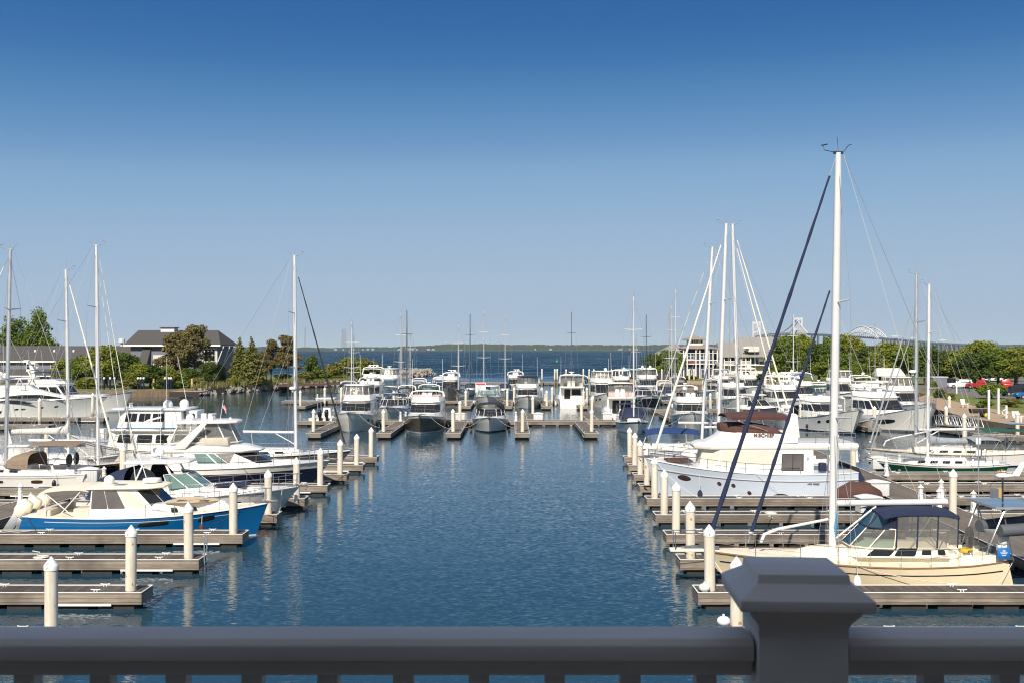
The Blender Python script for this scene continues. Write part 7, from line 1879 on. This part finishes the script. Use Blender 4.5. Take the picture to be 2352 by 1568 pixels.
for off in (0., 150.):
    for i in (2, 4):
        p = P3(i, off); tw = 109
        b = MB(); w_ = 13
        for s in (-1, 1): b.box(p.x+s*w_-2.6, p.x+s*w_+2.6, p.y-2.5, p.y+2.5, 0, tw)
        for z in (tw-6, tw*.62): b.box(p.x-w_+2.61, p.x+w_-2.61, p.y-2.4, p.y+2.4, z, z+5)
        z = 12
        while i == 2 and z < tw-24: b.tube([(p.x-w_, p.y, z), (p.x+w_, p.y, z+22)], .9, 4); b.tube([(p.x+w_, p.y, z), (p.x-w_, p.y, z+22)], .9, 4); z += 22
        b.build('tower', 'bridge steel', t)
    # stiffening truss and cables of the suspended span
    a, c = P3(2, off), P3(4, off); mid = P3(3, off)
    def dk(f): return a.lerp(mid, f/.55) if f < .55 else mid.lerp(c, (f-.55)/.45)
    b = MB(); N = 26
    for k in range(N+1):
        f = k/N; p = dk(f); zc = 109-(109-p.z-4)*4*f*(1-f)
        if k:
            b.tube([pp, (p.x, p.y, zc)], 1.3, 4); b.tube([pd, p+Vector((0, 0, 5))], 1.6, 4); b.tube([pd, p-Vector((0, 0, 3))], 1.2, 4)
        b.tube([p-Vector((0, 0, 3)), (p.x, p.y, zc)], .5, 3); pp, pd = (p.x, p.y, zc), p+Vector((0, 0, 5))
    b.build('suspension_cable', 'bridge steel', t)
    # side truss right of the near towers: heavy lattice falling towards the water
    b = MB(); p0, p1 = P3(4, off), P3(5, off)
    for k in range(9):
        f, f2 = k/9*.34, (k+1)/9*.34
        q0, q1 = p0.lerp(p1, f), p0.lerp(p1, f2); h0, h1 = lerp(42, 1, k/9)*.9, lerp(42, 1, (k+1)/9)*.9
        b.tube([q0+Vector((0, -6, h0)), q1+Vector((0, -6, h1))], 1.8, 4); b.tube([q0+Vector((0, -6, 0)), q1+Vector((0, -6, h1))], 1.1, 4); b.tube([q0+Vector((0, -6, h0)), q0-Vector((0, 6, 22))], 1.1, 4); b.tube([q0-Vector((0, 6, 24)), q1-Vector((0, 6, 24))], 1.8, 4); b.tube([q0-Vector((0, 6, 0)), q1-Vector((0, 6, 24))], 1.1, 4)
        q0, q1 = p0.lerp(P3(3, off), f*1.3), p0.lerp(P3(3, off), f2*1.3)
        b.tube([q0+Vector((0, -6, h0)), q1+Vector((0, -6, h1))], 1.8, 4); b.tube([q0+Vector((0, -6, h0)), q0-Vector((0, 6, 22))], 1.1, 4); b.tube([q0, q1+Vector((0, -6, h1))], 1.1, 4); b.tube([q0-Vector((0, 6, 24)), q1-Vector((0, 6, 24))], 1.8, 4)
    b.build('side_truss', 'bridge steel', t)
    # arch span
    vx0, vx1 = (1945, 2016) if off == 0 else (1968, 2036)
    A_ = Vector((WX(vx0, 3160+off), 3160+off, 48)); B_ = Vector((WX(vx1, 3040+off), 3040+off, 39))
    b = MB(); N = 16
    for k in range(N):
        f0, f1 = k/N, (k+1)/N
        def ap(f, hh): q = A_.lerp(B_, f); return q+Vector((0, -6, hh*4*f*(1-f)))
        H1, H0 = 30, 17
        b.tube([ap(f0, H1), ap(f1, H1)], 1.9, 4); b.tube([ap(f0, H0)-Vector((0, 0, 3)), ap(f1, H0)-Vector((0, 0, 3))], 1.6, 4)
        b.tube([ap(f0, H1), ap(f1, H0)-Vector((0, 0, 3))], 1., 4); b.tube([ap(f1, H1), ap(f1, 0)], 1., 4)
    b.build('arch_truss', 'bridge steel', t)
for vx, D, z in ((2055, 2990, 36), (2098, 2950, 31), (2165, 2880, 24)):
    b = MB(); x = WX(vx, D); b.tube([(x-16, D, z), (x-16, D, z+8), (x+16, D, z+8), (x+16, D, z)], .7, 4); b.box(x-8, x+8, D-1, D-.3, z+6.5, z+9.5); b.build('sign_gantry', 'bridge steel', t)
# low wooded shore under the bridge
ridge('right_far_forest', 1500, 4200, 3700, lambda x: 20+4*noise1(x, 3), 300, 'far forest', 'stuff', 14)

# ---------------------------------------------------------------- ropes left on the docks
RC = None
for D, xo, lb in ((DK[1], -9., 'coil of pale rope on the second left finger dock'), (DK[2], -6., 'coil of pale rope on the third left finger dock'), (DK[3], -11., 'coil of pale rope on the fourth left finger dock'), (DK[5], -8., 'coil of pale rope on the sixth left finger dock'),
                  (DK[2], 'r', 'coil of pale rope on the third right finger dock'), (DK[4], 'r', 'coil of pale rope on the fifth right finger dock')):
    x = 5.1+VPX*D+5.5 if xo == 'r' else -15.3+VPX*D+xo
    if RC is None:
        b = MB()
        for k in range(5): r = .12+.045*k; b.tube([(r*math.cos(a*.5236), r*math.sin(a*.5236), .02+.012*(k % 2)) for a in range(13)], .02, 5, cap=False)
        b.tube([(.3, 0, .02), (.6, .1, .02), (1.1, -.05, .02), (1.5, .2, .03)], .018, 5)
        RC = b.build('rope_coil', 'white rope'); tag(RC, lb, 'rope', 'rope coils on the finger docks'); RC.location = (x, D-.1, .62)
    else:
        o = RC.copy(); COL.objects.link(o); o['label'] = lb; o.location = (x, D-.1, .62); o.rotation_euler = (0, 0, rnd.uniform(0, 6))
# ---------------------------------------------------------------- the air over the bay
b = MB(); b.box(-9050, 9050, -85, 12050, -1., 150.)
m = bpy.data.materials.new('haze'); m.use_nodes = True; nt = m.node_tree
nt.nodes.remove(nt.nodes['Principled BSDF'])
pv = nt.nodes.new('ShaderNodeVolumePrincipled'); pv.inputs['Color'].default_value = (.74, .87, 1., 1); pv.inputs['Density'].default_value = HAZE; pv.inputs['Anisotropy'].default_value = 0.
L(nt, pv.outputs[0], nt.nodes['Material Output'].inputs['Volume']); M['haze'] = m
struct(b.build('haze', 'haze'), 'stuff')
